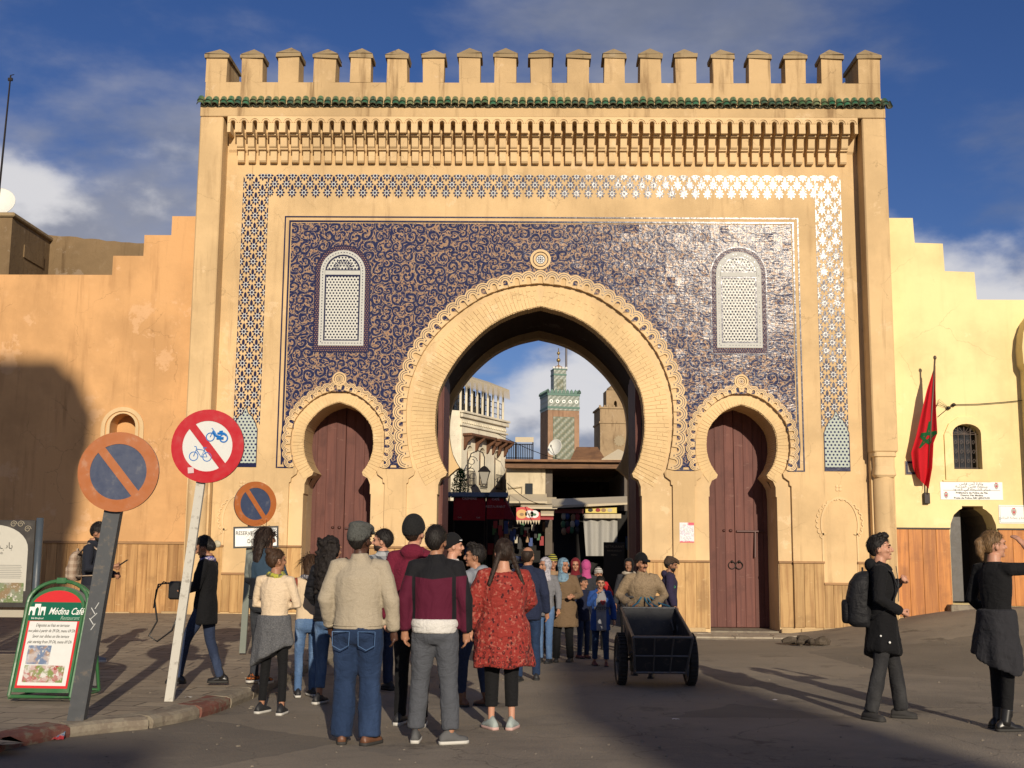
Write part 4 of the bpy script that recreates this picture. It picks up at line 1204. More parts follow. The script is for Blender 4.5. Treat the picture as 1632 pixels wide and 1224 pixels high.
s2 = tag(empty('small_plaque', (9.53, -.012, 2.4)), 'small white plaque with a crest and Arabic lettering right of the doorway', 'sign')
MB().bev((-.3, 0, -.185), (.3, .01, .185), .004).build('sign_plate', ENA, s2)
fr_ = MB(); ringed(fr_, [(-.28, -.165), (.28, -.165), (.28, .165), (-.28, .165)], [(-.272, -.157), (.272, -.157), (.272, .157), (-.272, .157)], -.0012, 0, 0); fr_.build('border_line', plain('teal_ink', (.12, .25, .25), .6), s2)
T(s2, arabic('القيادة و جماعة البرنامج'.replace('ق', 'ق')), 0, -.07, .06, .0003, plain('grey_ink', (.2, .2, .2), .6), xs=1.1); shield(s2, 0, .05, 1.0)
pq = tag(MB().bev((-.17, -.02, -.14), (.17, 0, .14), .006).build('street_plaque', m_glaze('plaque_glaze', (.30, .24, .17)), None, loc=(7.56, 0, 3.32)), 'dark glazed street plaque behind the hanging flag', 'plaque')
b_ = MB(); ringed(b_, [(-.155, -.125), (.155, -.125), (.155, .125), (-.155, .125)], [(-.12, -.09), (.12, -.09), (.12, .09), (-.12, .09)], -.024, -.019, 0); b_.build('plaque_border', COB, pq)
# flag
fl = tag(empty('flag_and_pole', (7.9, -.1, 2.9)), 'red flag with green star hanging on a slanted pole on the yellow wall', 'flag')
ptop, pbot = pt(1490, 570, -.55), pt(1477, 795, -.06)
m = MB(); m.tube([pbot, ptop], .018, 8); m.ell(ptop, (.035, .035, .045), 8, 6); part(m, 'pole', plain('pole_brown', (.10, .06, .04), .5), fl, smooth=True)
m = MB(); m.bev((pbot.x - .06, -.09, pbot.z - .1), (pbot.x + .06, 0, pbot.z + .12), .01); part(m, 'bracket', IRON, fl)
LE = [(1489, 585), (1477, 622), (1468, 660), (1460, 695), (1452, 722), (1455, 745), (1461, 760)]
RE = [(1491, 583), (1491, 620), (1492, 655), (1494, 690), (1488, 706), (1486, 745), (1480, 779)]
def lerp_list(L, v):
    f = v * (len(L) - 1); i = min(int(f), len(L) - 2); f -= i
    return L[i][0] + (L[i + 1][0] - L[i][0]) * f, L[i][1] + (L[i + 1][1] - L[i][1]) * f
def flag_pt(u, v, lift=0.0):
    a, b = lerp_list(LE, v), lerp_list(RE, v)
    px, py = a[0] + (b[0] - a[0]) * u, a[1] + (b[1] - a[1]) * u
    base = -.50 + .33 * v
    y = base + (.03 + .05 * v) * math.sin(u * 9.5 + .8 + v * .6) * min(1, v * 3 + .15) - lift
    return pt(px, py, y)
RED = cloth('flag_red', (.52, .012, .02), fold=.15); GRN = cloth('flag_green', (.01, .10, .03), fold=.2)
part(MB().grid(34, 30, flag_pt), 'flag_cloth', RED, fl, smooth=True)
m = MB(); star = []
for k in range(5):
    a0, a1 = PI / 2 + 2 * PI * k / 5, PI / 2 + 2 * PI * (k + 2) / 5
    A = (math.cos(a0), math.sin(a0)); B = (math.cos(a1), math.sin(a1)); d_ = Vector((B[0] - A[0], B[1] - A[1])); n_ = Vector((-d_.y, d_.x)).normalized() * .12
    q0, q1 = [], []
    for i in range(13):
        t_ = i / 12; x, z = A[0] + d_.x * t_, A[1] + d_.y * t_
        q0.append(flag_pt(.60 + (x + n_.x) * .40, .54 - (z + n_.y) * .135, .012)); q1.append(flag_pt(.60 + (x - n_.x) * .40, .54 - (z - n_.y) * .135, .012))
    m.strip(q0, q1)
part(m, 'star', GRN, fl, smooth=True)
# overhead wire with connectors
wp = [pt(1495, 664, -.03), pt(1512, 650, -.05), pt(1520, 645, -.05), pt(1560, 644, -.05), pt(1600, 641, -.05), pt(1640, 637, -.05), pt(1700, 634, -.05)]
cb = tag(empty('overhead_cable', wp[0]), 'thin dark cable with connectors strung along the yellow wall', 'cable')
m = MB(); m.tube(wp, .008, 5); part(m, 'wire', IRON, cb)
m = MB()
for k in (1, 2): m.ell(wp[k], (.045, .03, .035), 8, 6)
part(m, 'connector', IRON, cb, smooth=True)
m = MB()
for k in range(3): m.tube([wp[1], wp[1] + Vector((-.18, .01, .06 * (k + 1))), wp[0] + Vector((-.1, .0, .22 - k * .1))], .004, 4)
part(m, 'loose_strand', IRON, cb)
# poster on the gate pier
def m_poster():
    t = NT('poster_print'); o = t.obj(); x, y, z = t.xyz(o)
    k = t.noise(o, 22, 4, .7, 1.5, True); v = t.vor(o, 34)
    col = t.mix(t.step(v.outputs[0], .4, .7), t.mix(.8, (.45, .4, .5), k), (.7, .66, .68))
    r = t.math('SQRT', t.math('ADD', t.math('POWER', x, 2.0), t.math('POWER', t.math('MULTIPLY', z, .8), 2.0)))
    col = t.mix(t.step(r, .14, .15), col, (.66, .62, .64))
    edge = t.math('MAXIMUM', t.step(t.math('ADD', z, t.math('MULTIPLY', t.noise(o, 12), .06)), -.13, -.16), t.math('MULTIPLY', t.step(z, .13, .16), t.step(x, .0, .05)))
    col = t.mix(edge, col, (.55, .04, .09))
    return t.out(col, .5)
tag(MB().bev((-.145, -.003, -.2), (.145, 0, .2), .001).build('poster', m_poster(), None, loc=(2.97, -.0, 1.985)), 'small colourful paper poster on the pier beside the right door', 'poster')
# loose stones at the foot of the right strip
rk = tag(empty('rubble_heap', gnd(1285, 1025, .05)), 'heap of broken dark stones at the foot of the right pier', 'rubble')
for k in range(9):
    c = Vector((RND.uniform(-.35, .4), RND.uniform(-.25, .25), .04)); m = MB(); m.ell(c, (RND.uniform(.06, .15), RND.uniform(.06, .12), RND.uniform(.04, .09)), 9, 6)
    m.v = [tuple(Vector(v) + (Vector(v) - c) * noise.noise(Vector(v) * 9 + Vector((k, 0, 0))) * .5) for v in m.v]
    m.build('stone', m_kerb('rubble_dark', (.06, .045, .03), (.11, .085, .06)), rk)
# houses and an added slim block behind the viewpoint: they throw the shade on the left wall and across the square
HW = plaster('far_house_plaster', (.50, .36, .2))
def shade_house(label, x0, x1, y, h, dep=6):
    t_ = tag(empty('house', ((x0 + x1) / 2, y, 0)), label, 'house')
    part(MB().box((x0, y - dep, -.2), (x1, y, h)), 'wall', HW, t_)
    part(MB().bev((x0 - .05, y - dep - .05, h), (x1 + .05, y + .05, h + .15), .03), 'parapet_coping', CAPM, t_)
    n = max(1, int((x1 - x0) / 2.4))
    for k in range(n):
        for zf in range(1, int(h / 3)):
            cx = x0 + (k + .5) * (x1 - x0) / n
            wv = part(MB().bev((cx - .45, y, zf * 3 + .9), (cx + .45, y + .04, zf * 3 + 2.2), .01), 'window', MAR, t_)
            part(MB().box((cx - .36, y + .041, zf * 3 + 1.0), (cx + .36, y + .05, zf * 3 + 2.1)), 'pane', plain('pane_dark', (.03, .035, .04), .1), t_)
t12, k12 = math.tan(SUN_AZ), math.tan(SUN_EL) / math.cos(SUN_AZ)
yb = -46.0; ox_, oz_ = -yb * t12, -yb * k12
tall = tag(empty('house', (-9 + ox_, yb, 0)), 'tall ochre house behind the viewpoint on the left', 'house')
prof_ = [(-16, 5.45), (-9.95, 5.45), (-9.75, 5.2), (-9.5, 5.05), (-9.3, 4.6), (-9.12, 4.3), (-9.15, 3.6), (-9.3, 3.1), (-9.32, 2.0), (-9.45, 1.9)]
part(MB().prism([(-16 + ox_, -.2)] + [(x + ox_, z + oz_) for x, z in prof_] + [(-9.45 + ox_, -.2)], yb - 5, yb), 'wall', HW, tall)
for k in range(3):
    for zf in range(1, 5): part(MB().bev((-15 + ox_ + k * 2, yb, zf * 3.2 + .9), (-14.1 + ox_ + k * 2, yb + .05, zf * 3.2 + 2.3), .01), 'window', MAR, tall)
yb = -62.0; sh = (-yb + CAM.y) * t12
shade_house('low ochre house behind the viewpoint', CAM.x - .9 + sh - 5.0, CAM.x - .9 + sh, yb, (-yb - 14.3) * k12)
shade_house('slim tall house behind the viewpoint on the right', CAM.x + 4.2 + sh, CAM.x + 5.6 + sh, yb, .45 + (-yb - 7.5) * k12)  # unseen block put in to cast the shade band across the square
# ------------------------------------------------------------------ the street behind the gate
def PX(px, Y): return pt(px, 612, Y).x
def PZ(py, Y): return pt(880, py, Y).z
WH = plaster('white_limewash', (.66, .60, .46), stain=.35, light=.2)
WH2 = plaster('cream_limewash', (.52, .44, .30), stain=.6, light=.3)
CAN = cloth('beige_canvas', (.55, .47, .33), fold=.3); GLS = plain('dark_window', (.03, .035, .04), .15)
BRW = wood('old_brown_wood', (.16, .075, .04), (.10, .05, .03), 'z', .7); BRX = wood('old_brown_beam', (.22, .115, .055), (.13, .07, .04), 'x', .7)
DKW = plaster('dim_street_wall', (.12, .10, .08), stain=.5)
GOODS = [plain('goods_%s' % n, c, .7) for n, c in (('red', (.28, .03, .03)), ('tan', (.3, .18, .09)), ('blue', (.04, .07, .2)), ('cream', (.45, .4, .3)), ('black', (.02, .02, .02)), ('green', (.05, .14, .06)))]
# white cafe house, seen at a slant: near corner left, far corner right
Yn, Yf = 38.0, 43.0
xn, xf = PX(737, Yn), PX(807, Yf)
wb = tag(empty('white_house', (xn, Yn, 0)), 'white three-storey house with roof terrace, brackets and arched windows beyond the gate', 'house')
ang = math.atan2(Yf - Yn, xf - xn); Lw = math.hypot(Yf - Yn, xf - xn); wb.rotation_euler = (0, 0, ang)
def zc(py): return PZ(py, 40.5)
zt, zp, zcor, z0w = zc(612), zc(664), zc(687), 0
def wp_(m, name, mats, parent=wb, **k): return m.build(name, mats, parent, **k)
wins = [(.95, .40), (2.45, .42), (4.55, .42)]
Lw = max(Lw, 5.4)
holes = [archp(c, w, zc(775), zc(728), .45, 8) for c, w in ((1.0, .36), (2.5, .40), (4.4, .40))]
W_ = wp_(MB().prism([(0, 0), (Lw, 0), (Lw, zp), (0, zp)], 0, 4, holes=holes), 'wall', WH)
wp_(MB().prism([(0, 0), (-7, 0), (-7, zp), (0, zp)], .02, 4), 'side_wall', WH).rotation_euler = (0, 0, -ang * .55)
for k, (z, o, h) in enumerate(((zp - .12, .22, .12), (zp - .35, .14, .2), (zcor, .10, .1))):
    wp_(MB().bev((-.2, -o, z), (Lw + .15, 0, z + h), .02), 'cornice', WH)
for k in range(26): wp_(MB().bev((.05 + k * Lw / 26, -.07, zp - .62), (.05 + k * Lw / 26 + .11, 0, zp - .5), .01), 'dentil', WH)
for c, w in ((1.0, .36), (2.5, .40), (4.4, .40)):
    v = wp_(MB().prism(archp(c, w - .03, zc(775), zc(728), .42, 8), .3, .36), 'window', BRW)
    wp_(MB().bev((c - w * .7, .27, zc(770)), (c - .03, .3, zc(735)), .01), 'pane', GLS, v); wp_(MB().bev((c + .03, .27, zc(770)), (c + w * .7, .3, zc(735)), .01), 'pane', GLS, v)
    g = MB()
    for i in range(7): g.tube([(c - w + i * w / 3, -.12, zc(778)), (c - w + i * w / 3, -.12, zc(755))], .018, 4)
    for z in (778, 766, 755): g.tube([(c - w, -.12, zc(z)), (c + w, -.12, zc(z))], .018, 4)
    wp_(g, 'balcony_grille', IRON, v)
for a, b in ((.1, 3.25), (3.55, Lw)):
    cn = wp_(MB().bev((a, -.55, zc(702)), (b, 0, zc(698)), .02), 'canopy', BRW)
    for i in range(3):
        x = a + .2 + i * (b - a - .4) / 2
        wp_(MB().prism([(0, zc(702)), (-.55, zc(702)), (-.5, zc(706)), (-.22, zc(712)), (-.12, zc(720)), (0, zc(724))], x - .07, x + .07, plane='yz'), 'bracket', BRW, cn)
# terrace: posts, rail, awning
for i in range(9):
    x = .1 + i * (Lw - .2) / 8
    wp_(MB().bev((x - .05, .1, zp), (x + .05, .2, zt + .05), .01), 'terrace_post', WH)
    if i < 8: wp_(MB().box((x + .08, .9, zp), (x + (Lw - .2) / 8 - .08, .93, zp + (1.5 if i % 3 else zt - zp - .1))), 'terrace_screen', GLS)
    if i % 2: wp_(MB().bev((x - .05, 3.0, zp), (x + .05, 3.1, zt), .01), 'terrace_post', BRW)
rl = MB()
for z in (.35, .7, 1.0): rl.tube([(0, .3, zp + z), (Lw, .3, zp + z)], .025, 5)
for i in range(24): rl.tube([(i * Lw / 23, .3, zp), (i * Lw / 23, .3, zp + 1.0)], .012, 4)
wp_(rl, 'terrace_rail', IRON)
aw = MB(); n = 40
aw.prism([(-.15, zt), (.0, zt + .06), (1.2, zt + .55), (3.9, zt + .75), (3.9, zt + .68), (1.2, zt + .48), (.0, zt)], -.1, Lw + .1, plane='yz')
for i in range(n):
    x0 = -.1 + i * (Lw + .2) / n; x1 = x0 + (Lw + .2) / n
    aw.add([(x0, -.15, zt), (x1, -.15, zt), (x1 - .02, -.19, zt - .5), ((x0 + x1) / 2, -.19, zt - .62), (x0 + .02, -.19, zt - .5)], [(0, 1, 2, 3, 4)])
wp_(aw, 'terrace_awning', CAN)
for i in range(5):
    x = .5 + i * 1.05; wp_(MB().bev((x, 1.2, zp), (x + .5, 1.7, zp + .75), .02), 'terrace_seat', IRON)
# lantern on a scroll bracket
lp = pt(772, 752, 37.0); ln = tag(empty('wall_lantern', lp), 'four-sided iron street lantern on a scroll bracket in front of the white house', 'lamp')
m = MB(); m.loft([[(a * r, b * r, z) for a, b in ((-1, -1), (1, -1), (1, 1), (-1, 1))] for z, r in ((-.62, .12), (0, .27))]); m.build('lantern_glass', plain('lantern_pane', (.32, .30, .25), .3), ln)
m = MB(); m.loft([[(a * r, b * r, z) for a, b in ((-1, -1), (1, -1), (1, 1), (-1, 1))] for z, r in ((0, .33), (.22, .16), (.3, .05))])
for a, b in ((-1, -1), (1, -1), (1, 1), (-1, 1)): m.tube([(a * .12, b * .12, -.62), (a * .27, b * .27, 0)], .02, 4)
m.cbox((0, 0, -.64), (.28, .28, .05)); m.build('lantern_frame', IRON, ln)
m = MB(); m.tube([(0, 0, .3), (0, 0, .75), (-.1, 0, 1.0), (-.35, 0, 1.1), (-.7, 0, .95), (-.85, 0, .5), (-.85, 0, -1.2)], .03, 6)
m.tube([(-.85 + .28 * math.cos(a) * (1 - a / 12) + .2, 0, .55 + .28 * math.sin(a) * (1 - a / 12)) for a in [i * .6 for i in range(14)]], .02, 5); m.build('scroll_bracket', IRON, ln)
# terrace house to the right with railing and little awning
th = tag(empty('terrace_house', (PX(840, 48), 48, 0)), 'low flat-roofed building with railed terrace and small beige awning beside the white house', 'house')
tz = PZ(733, 48)
part(MB().box((PX(806, 48), 48, 0), (PX(990, 48), 56, tz)), 'wall', ER, th)
r_ = MB(); x0, x1 = PX(808, 47.9), PX(850, 47.9)
for i in range(16): r_.tube([(x0 + i * (x1 - x0) / 15, 47.95, tz), (x0 + i * (x1 - x0) / 15, 47.95, tz + .95)], .025, 4)
r_.tube([(x0, 47.95, tz + .95), (x1, 47.95, tz + .95)], .03, 4); r_.tube([(x0, 47.95, tz + .1), (x1, 47.95, tz + .1)], .03, 4); part(r_, 'terrace_rail', IRON, th)
part(MB().prism([(48.0, PZ(705, 48)), (48.0, PZ(697, 48)), (50, PZ(692, 48)), (50, PZ(700, 48))], PX(822, 48), PX(851, 48), plane='yz'), 'terrace_awning', CAN, th)
for px in (823, 850):
    part(MB().tube([(PX(px, 48), 48.1, tz), (PX(px, 48), 48.1, PZ(699, 48))], .04, 5), 'awning_post', IRON, th)
pr = PX(905, 52), PX(965, 52)
m = MB(); zb_, zt_ = PZ(741, 52), PZ(713, 52)
m.add([(pr[0], 50, zb_), (pr[1], 50, zb_), (pr[1], 54, zb_), (pr[0], 54, zb_), (pr[0] + .55, 51.5, zt_), (pr[1] - .55, 51.5, zt_), (pr[1] - .55, 52.5, zt_), (pr[0] + .55, 52.5, zt_)], [(0, 1, 5, 4), (1, 2, 6, 5), (2, 3, 7, 6), (3, 0, 4, 7), (4, 5, 6, 7)])
part(m, 'hipped_roof', BRX, th)
part(MB().box((pr[0] - .1, 50.2, zb_ - .7), (pr[1] + .1, 53.9, zb_)), 'roof_drum', DKW, th)
d = tag(empty('satellite_dish', pt(886, 714, 47)), 'white satellite dish on the flat roof in front of the green minaret', 'satellite dish')
dish(d, .52, Matrix.Rotation(rad(70), 3, 'X') @ Matrix.Rotation(rad(-38), 3, 'Y'))
tn = tag(empty('canvas_tent', (PX(985, 50), 50, PZ(742, 50))), 'pale canvas parasol roof on the terrace right of the hipped roof', 'parasol')
m = MB(); r0 = 1.6
m.loft([[(r0 * f * math.cos(a), r0 * f * math.sin(a), z) for a in [PI / 4 + PI / 2 * k for k in range(4)]] for f, z in ((1, .0), (1, .35), (.05, 1.05))]); m.build('canopy', CAN, tn)
MB().tube([(0, 0, -1.8), (0, 0, .8)], .04, 6).build('pole', IRON, tn)
# covered market: beam, roof, side walls, dark inside
mk = tag(empty('covered_market', (0, 36, 0)), 'dark covered market lane under a long timber beam beyond the gate', 'market')
Yb = 36.0
zb0, zb1 = PZ(747, Yb), PZ(737, Yb)
part(MB().bev((PX(806, Yb), Yb - .2, zb0), (PX(1000, Yb) + 3, Yb + .1, zb1), .02), 'beam', BRX, mk)
part(MB().box((PX(806, Yb), Yb - .5, zb1), (PX(1000, Yb) + 3, 48, zb1 + .12)), 'roof', BRX, mk)
part(MB().box((PX(808, Yb), Yb + .4, PZ(806, Yb)), (PX(870, Yb), Yb + .7, zb0)), 'front_wall', WH2, mk)
part(MB().box((PX(806, Yb), Yb + 1.6, 0), (PX(872, Yb), Yb + 1.7, PZ(806, Yb))), 'shop_back', plain('shop_shade_black', (.012, .011, .01), .9), mk)  # black sheet stands in for the shade inside the shop
for k in range(14): part(MB().cbox((PX(812 + k * 4.4, Yb), Yb + .9, PZ(838 + (k * 7) % 30, Yb)), (.2, .2, RND.uniform(.3, .6))), 'stacked_goods', GOODS[k % 6], mk)
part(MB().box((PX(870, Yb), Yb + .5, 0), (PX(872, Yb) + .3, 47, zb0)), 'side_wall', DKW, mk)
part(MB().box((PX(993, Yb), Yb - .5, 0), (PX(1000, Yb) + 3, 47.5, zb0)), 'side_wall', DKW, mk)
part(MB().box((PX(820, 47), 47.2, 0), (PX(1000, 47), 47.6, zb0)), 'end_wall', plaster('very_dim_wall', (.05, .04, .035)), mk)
part(MB().bev((PX(838, Yb), Yb + .34, PZ(796, Yb)), (PX(850, Yb), Yb + .4, PZ(770, Yb)), .02), 'shutter', GLS, mk)
m = MB(); m.tube([(PX(812, Yb), Yb + .3, PZ(777, Yb)), (PX(834, Yb), Yb + .3, PZ(775, Yb)), (PX(834, Yb), Yb + .3, PZ(800, Yb))], .07, 6); part(m, 'drain_pipe', WH2, mk)
# low shop rows along the lane
def shop_row(label, x0, x1, y0, y1, h):
    s = tag(empty('shop_row', ((x0 + x1) / 2, y0, 0)), label, 'shop')
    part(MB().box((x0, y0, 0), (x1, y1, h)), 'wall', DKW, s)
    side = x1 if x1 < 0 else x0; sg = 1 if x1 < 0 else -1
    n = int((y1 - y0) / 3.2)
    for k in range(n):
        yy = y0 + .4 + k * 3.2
        o = part(MB().box((min(side, side + sg * .04), yy, .1), (max(side, side + sg * .04), yy + 2.5, 2.5)), 'opening_shade', plain('shop_shade_black', (.012, .011, .01), .9), s)  # flat black slab: the shade of the opening is put into its colour
        part(MB().bev((min(side, side + sg * .5), yy, .1), (max(side, side + sg * .5), yy + 2.3, .75), .02), 'counter', BRW, s)
        for q in range(7):
            c = Vector((side + sg * RND.uniform(.12, .4), yy + RND.uniform(.2, 2.1), .95 + RND.uniform(0, .15)))
            part(MB().ell(c, (.13, .15, RND.uniform(.12, .22)), 8, 6), 'goods', GOODS[q % len(GOODS)], s, smooth=True)
        for q in range(6):
            c = Vector((side + sg * .18, yy + .2 + q * .38, 1.95 + RND.uniform(-.1, .1)))
            part(MB().cbox(c, (.12, .26, .5)), 'hanging_goods', GOODS[(q * 3 + k) % len(GOODS)], s)
    return s
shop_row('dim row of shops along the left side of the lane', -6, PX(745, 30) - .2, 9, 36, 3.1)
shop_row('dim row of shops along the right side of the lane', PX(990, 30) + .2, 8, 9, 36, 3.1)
for s, lab in ((-1, 'left'), (1, 'right')):
    t_ = tag(empty('lane_house', (s * 9, 8, 0)), 'plain ochre house adjoining the rear of the gate on the %s' % lab, 'house')
    part(MB().box((s * 6.0 - (2.2 if s < 0 else .6), 4.3, 0), (s * 6.0 + 2.2, 30, 5.0)), 'wall', PL_DR, t_)
# red awnings on the left
REDC = cloth('faded_red_awning', (.30, .02, .025), fold=.35); LETW = plain('awning_lettering', (.55, .45, .42), .7)
ROOFT = plain('tar_roof', (.04, .042, .045), .6)
Ya = 15.0
def awning(px0, px1, py0, py1, label, words):
    a0, a1 = PX(px0, Ya), PX(px1, Ya); za, zb2 = PZ(py0, Ya), PZ(py1, Ya)
    t_ = tag(empty('shop_awning', (a0, Ya, za)), label, 'awning', 'red shop awnings left in the lane')
    w = a1 - a0
    def fn(u, v): return (u * w, -.12 * v - .02 * math.sin(u * 14) * v, -(za - zb2 - .12) * v + .015 * math.sin(u * 9 + 1) * (1 - v) * v * 3)
    MB().grid(18, 8, fn).build('curtain', REDC, t_, smooth=True)
    def fv(u, v): return (u * w, -.125 - .02 * v, -(za - zb2 - .12) - .13 * v)
    MB().grid(12, 2, fv).build('valance', REDC, t_)
    b = MB(); b.add([(-.1, .9, .22), (w + .1, .9, .22), (w + .1, -.05, .03), (-.1, -.05, .03)], [(0, 1, 2, 3)]); b.add([(-.1, .9, .18), (w + .1, .9, .18), (w + .1, -.05, -.01), (-.1, -.05, -.01)], [(0, 1, 2, 3)]); b.build('lean_to_roof', ROOFT, t_)
    b = MB(); b.tube([(w * .02, .0, 0), (w * .02, .0, -za + .0)], .03, 6); b.tube([(w * .98, .0, 0), (w * .98, .0, -za)], .03, 6); b.build('post', IRON, t_)
    for s, x, z, k in words: text_mesh(s, k, LETW, 'lettering', t_, (x * w, -.16, z), (PI / 2, 0, 0))
awning(640, 716, 794, 830, 'red shop awning half hidden behind the folded gate leaf', [])
awning(726, 776, 794, 830, 'red shop awning with worn white lettering along its top edge', [('CRÉMERIE', .5, -.045, .11), ('Café', .2, -.66, .07), ('Café', .78, -.66, .07)])
awning(778, 806, 794, 828, 'narrow red shop awning with two lines of pale lettering', [('CAFÉ', .5, -.06, .11), ('RESTAURANT', .5, -.3, .105)])
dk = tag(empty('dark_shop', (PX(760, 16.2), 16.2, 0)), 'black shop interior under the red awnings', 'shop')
part(MB().box((PX(640, 17), 16.6, 0), (PX(812, 17), 16.9, PZ(800, 17))), 'back_wall', plain('shop_shade_black', (.012, .011, .01), .9), dk)  # shade under the awnings painted as a black back sheet
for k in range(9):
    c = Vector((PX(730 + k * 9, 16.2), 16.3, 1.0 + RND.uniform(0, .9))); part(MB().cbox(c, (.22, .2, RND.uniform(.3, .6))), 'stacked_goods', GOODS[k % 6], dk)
# side slope of the last awning
m = MB(); a0 = PX(806, 15); m.add([(a0, 15, PZ(797, 15)), (PX(824, 15), 15.2, PZ(829, 15)), (a0, 14.85, PZ(828, 15)), (a0, 16, PZ(790, 15))], [(0, 1, 2), (0, 3, 1)])
sl = tag(empty('awning_flap', (a0, 15, PZ(797, 15))), 'slanting red awning flap beside the lane', 'awning'); part(m, 'flap', REDC, sl)
# potted conifer and little balcony on the lean-to roofs
CON = cloth('conifer_green', (.03, .10, .02), fold=.1)
pl_ = tag(empty('potted_conifer', pt(733, 795, 22)), 'bushy green potted conifer on the shop roof beside the white house', 'plant')
m = MB(); rng = random.Random(8)
for k in range(900):
    z = rng.uniform(.15, 1.15); r = .42 * (1 - (z / 1.35) ** 1.6) * math.sqrt(rng.random()); a = rng.uniform(0, 2 * PI)
    c = Vector((r * math.cos(a), r * math.sin(a), z)); d1 = Vector((rng.gauss(0, 1), rng.gauss(0, 1), rng.gauss(.6, .6))).normalized() * .10; d2 = d1.cross(Vector((rng.gauss(0, 1), rng.gauss(0, 1), rng.gauss(0, 1)))).normalized() * .022
    m.add([c - d2, c + d2, c + d1], [(0, 1, 2)])
tag(m.build('foliage', CON, pl_, fix=False), kind='stuff')
MB().loft([[(.2 * f * math.cos(a), .2 * f * math.sin(a), z) for a in [2 * PI * k / 12 for k in range(12)]] for f, z in ((.75, -.25), (1, .15))]).build('pot', plain('dark_pot', (.05, .03, .02), .7), pl_)
MB().tube([(0, 0, .1), (0, 0, .9)], .03, 6).build('stem', BRW, pl_)
# signs and stalls further down
fs = tag(empty('snack_sign', pt(842, 820, 34.5)), 'sunlit red snack sign with round food pictures above the lane', 'sign')
a, b = pt(823, 809, 34.5) - fs.location, pt(861, 829, 34.5) - fs.location
MB().prism([(a.x, a.z), (a.x, b.z), (b.x, b.z), (b.x, a.z - .25), (a.x + .5, a.z + .05)], -.05, .05).build('board', plain('snack_red', (.5, .02, .02), .5), fs)
for k, (px, r, c) in enumerate(((833, .23, (.6, .35, .1)), (845, .19, (.7, .65, .6)), (853, .19, (.7, .68, .66)))):
    x = PX(px, 34.5) - fs.location.x; m = MB(); m.prism([(x + r * 1.15 * math.cos(q), r * math.sin(q) + .02) for q in [2 * PI * i / 16 for i in range(16)]], -.056, -.05); m.prism([(x + r * .5 * math.cos(q), r * .35 * math.sin(q)) for q in [2 * PI * i / 8 for i in range(8)]], -.06, -.056, 1)
    m.build('food_picture', [plain('dish_%d' % k, c, .5), GOODS[(k * 2 + 1) % 6]], fs)
for k in range(9):
    x0 = a.x + k * (b.x - a.x) / 9; w = (b.x - a.x) / 9; MB().prism([(x0, b.z), (x0 + w, b.z), (x0 + w / 2, b.z - .22)], -.03, .0).build('pennant', CAN, fs)
tc_ = tag(empty('canvas_awning', pt(850, 795, 35)), 'layered beige canvas awnings above the red snack sign', 'awning')
for k, (x0, x1, y0, y1) in enumerate(((812, 872, 794, 799), (830, 888, 801, 808), (862, 886, 810, 819), (861, 882, 818, 825))):
    A, B = pt(x0, y0, 35 - k * .1), pt(x1, y1, 35 - k * .1)
    part(MB().add([(A.x, A.y, B.z), (B.x, A.y, B.z), (B.x, A.y + 1.6, A.z + .35), (A.x, A.y + 1.6, A.z + .35), (A.x, A.y, B.z - .1), (B.x, A.y, B.z - .1)], [(0, 1, 2, 3), (0, 4, 5, 1)]), 'canvas_sheet', CAN if k != 3 else GOODS[0], tc_)
ys = tag(empty('stall', (PX(985, 27), 27, 0)), 'market stall with yellow picture sign, grey curtain and striped valance', 'stall')
Yk = 27.0
def rect(px0, py0, px1, py1, Y, th=.05): a, b = pt(px0, py0, Y), pt(px1, py1, Y); return MB().bev((a.x, Y, b.z), (b.x, Y + th, a.z), .004)
YSG = plain('yellow_sign', (.60, .46, .08), .5)
sgn = part(rect(933, 808, 983, 818, Yk), 'sign_board', YSG, ys)
for k, px in enumerate((941, 953, 962, 972)):
    c = pt(px, 813, Yk - .005); part(MB().ell((c.x, Yk - .005, c.z), (.11, .006, .08), 10, 6), 'sign_picture', GOODS[(4, 0, 1, 3)[k]], ys)
part(rect(884, 811, 930, 818, Yk, .3), 'red_fascia', plain('fascia_red', (.22, .04, .03), .6), ys)
m = MB(); A, B = pt(880, 806, Yk), pt(1010, 797, Yk); m.add([(A.x, Yk - .3, A.z), (B.x, Yk - .3, PZ(800, Yk)), (B.x, Yk + 1.5, PZ(800, Yk) + .35), (A.x, Yk + 1.5, A.z + .35)], [(0, 1, 2, 3)]); m.add([(A.x, Yk - .3, A.z), (B.x, Yk - .3, PZ(800, Yk)), (B.x, Yk - .3, PZ(803, Yk)), (A.x, Yk - .3, A.z - .12)], [(0, 1, 2, 3)]); part(m, 'roof_sheet', CAN, ys)
def vf(u, v): p = pt(931 + u * 59, 819 + v * 7, Yk - .1 - .15 * v + .02 * math.sin(u * 40)); return p
part(MB().grid(40, 3, vf), 'valance', CAN, ys, smooth=True)
def cf(u, v): p = pt(929 + u * 55 + v * 5 * (1 - u), 820 + v * 66, Yk + .05 + .07 * math.sin(u * 19 + v)); return p
part(MB().grid(44, 12, cf), 'curtain', cloth('grey_curtain', (.36, .35, .32), fold=.3), ys, smooth=True)
for k in range(12):
    px, py = 897 + (k % 4) * 8 + RND.uniform(-2, 2), 824 + (k // 4) * 11 + RND.uniform(-2, 2)
    part(MB().ell(pt(px, py, Yk + .1), (.11, .08, .17), 8, 6), 'hanging_bag', GOODS[(k * 5 + 3) % 6], ys, smooth=True)
m = MB(); m.box((PX(884, Yk) , Yk + 1.0, 0), (PX(1010, Yk), Yk + 1.1, PZ(812, Yk))); part(m, 'stall_back', plain('shop_shade_black', (.012, .011, .01), .9), ys)  # black sheet paints the inner shade of the stall
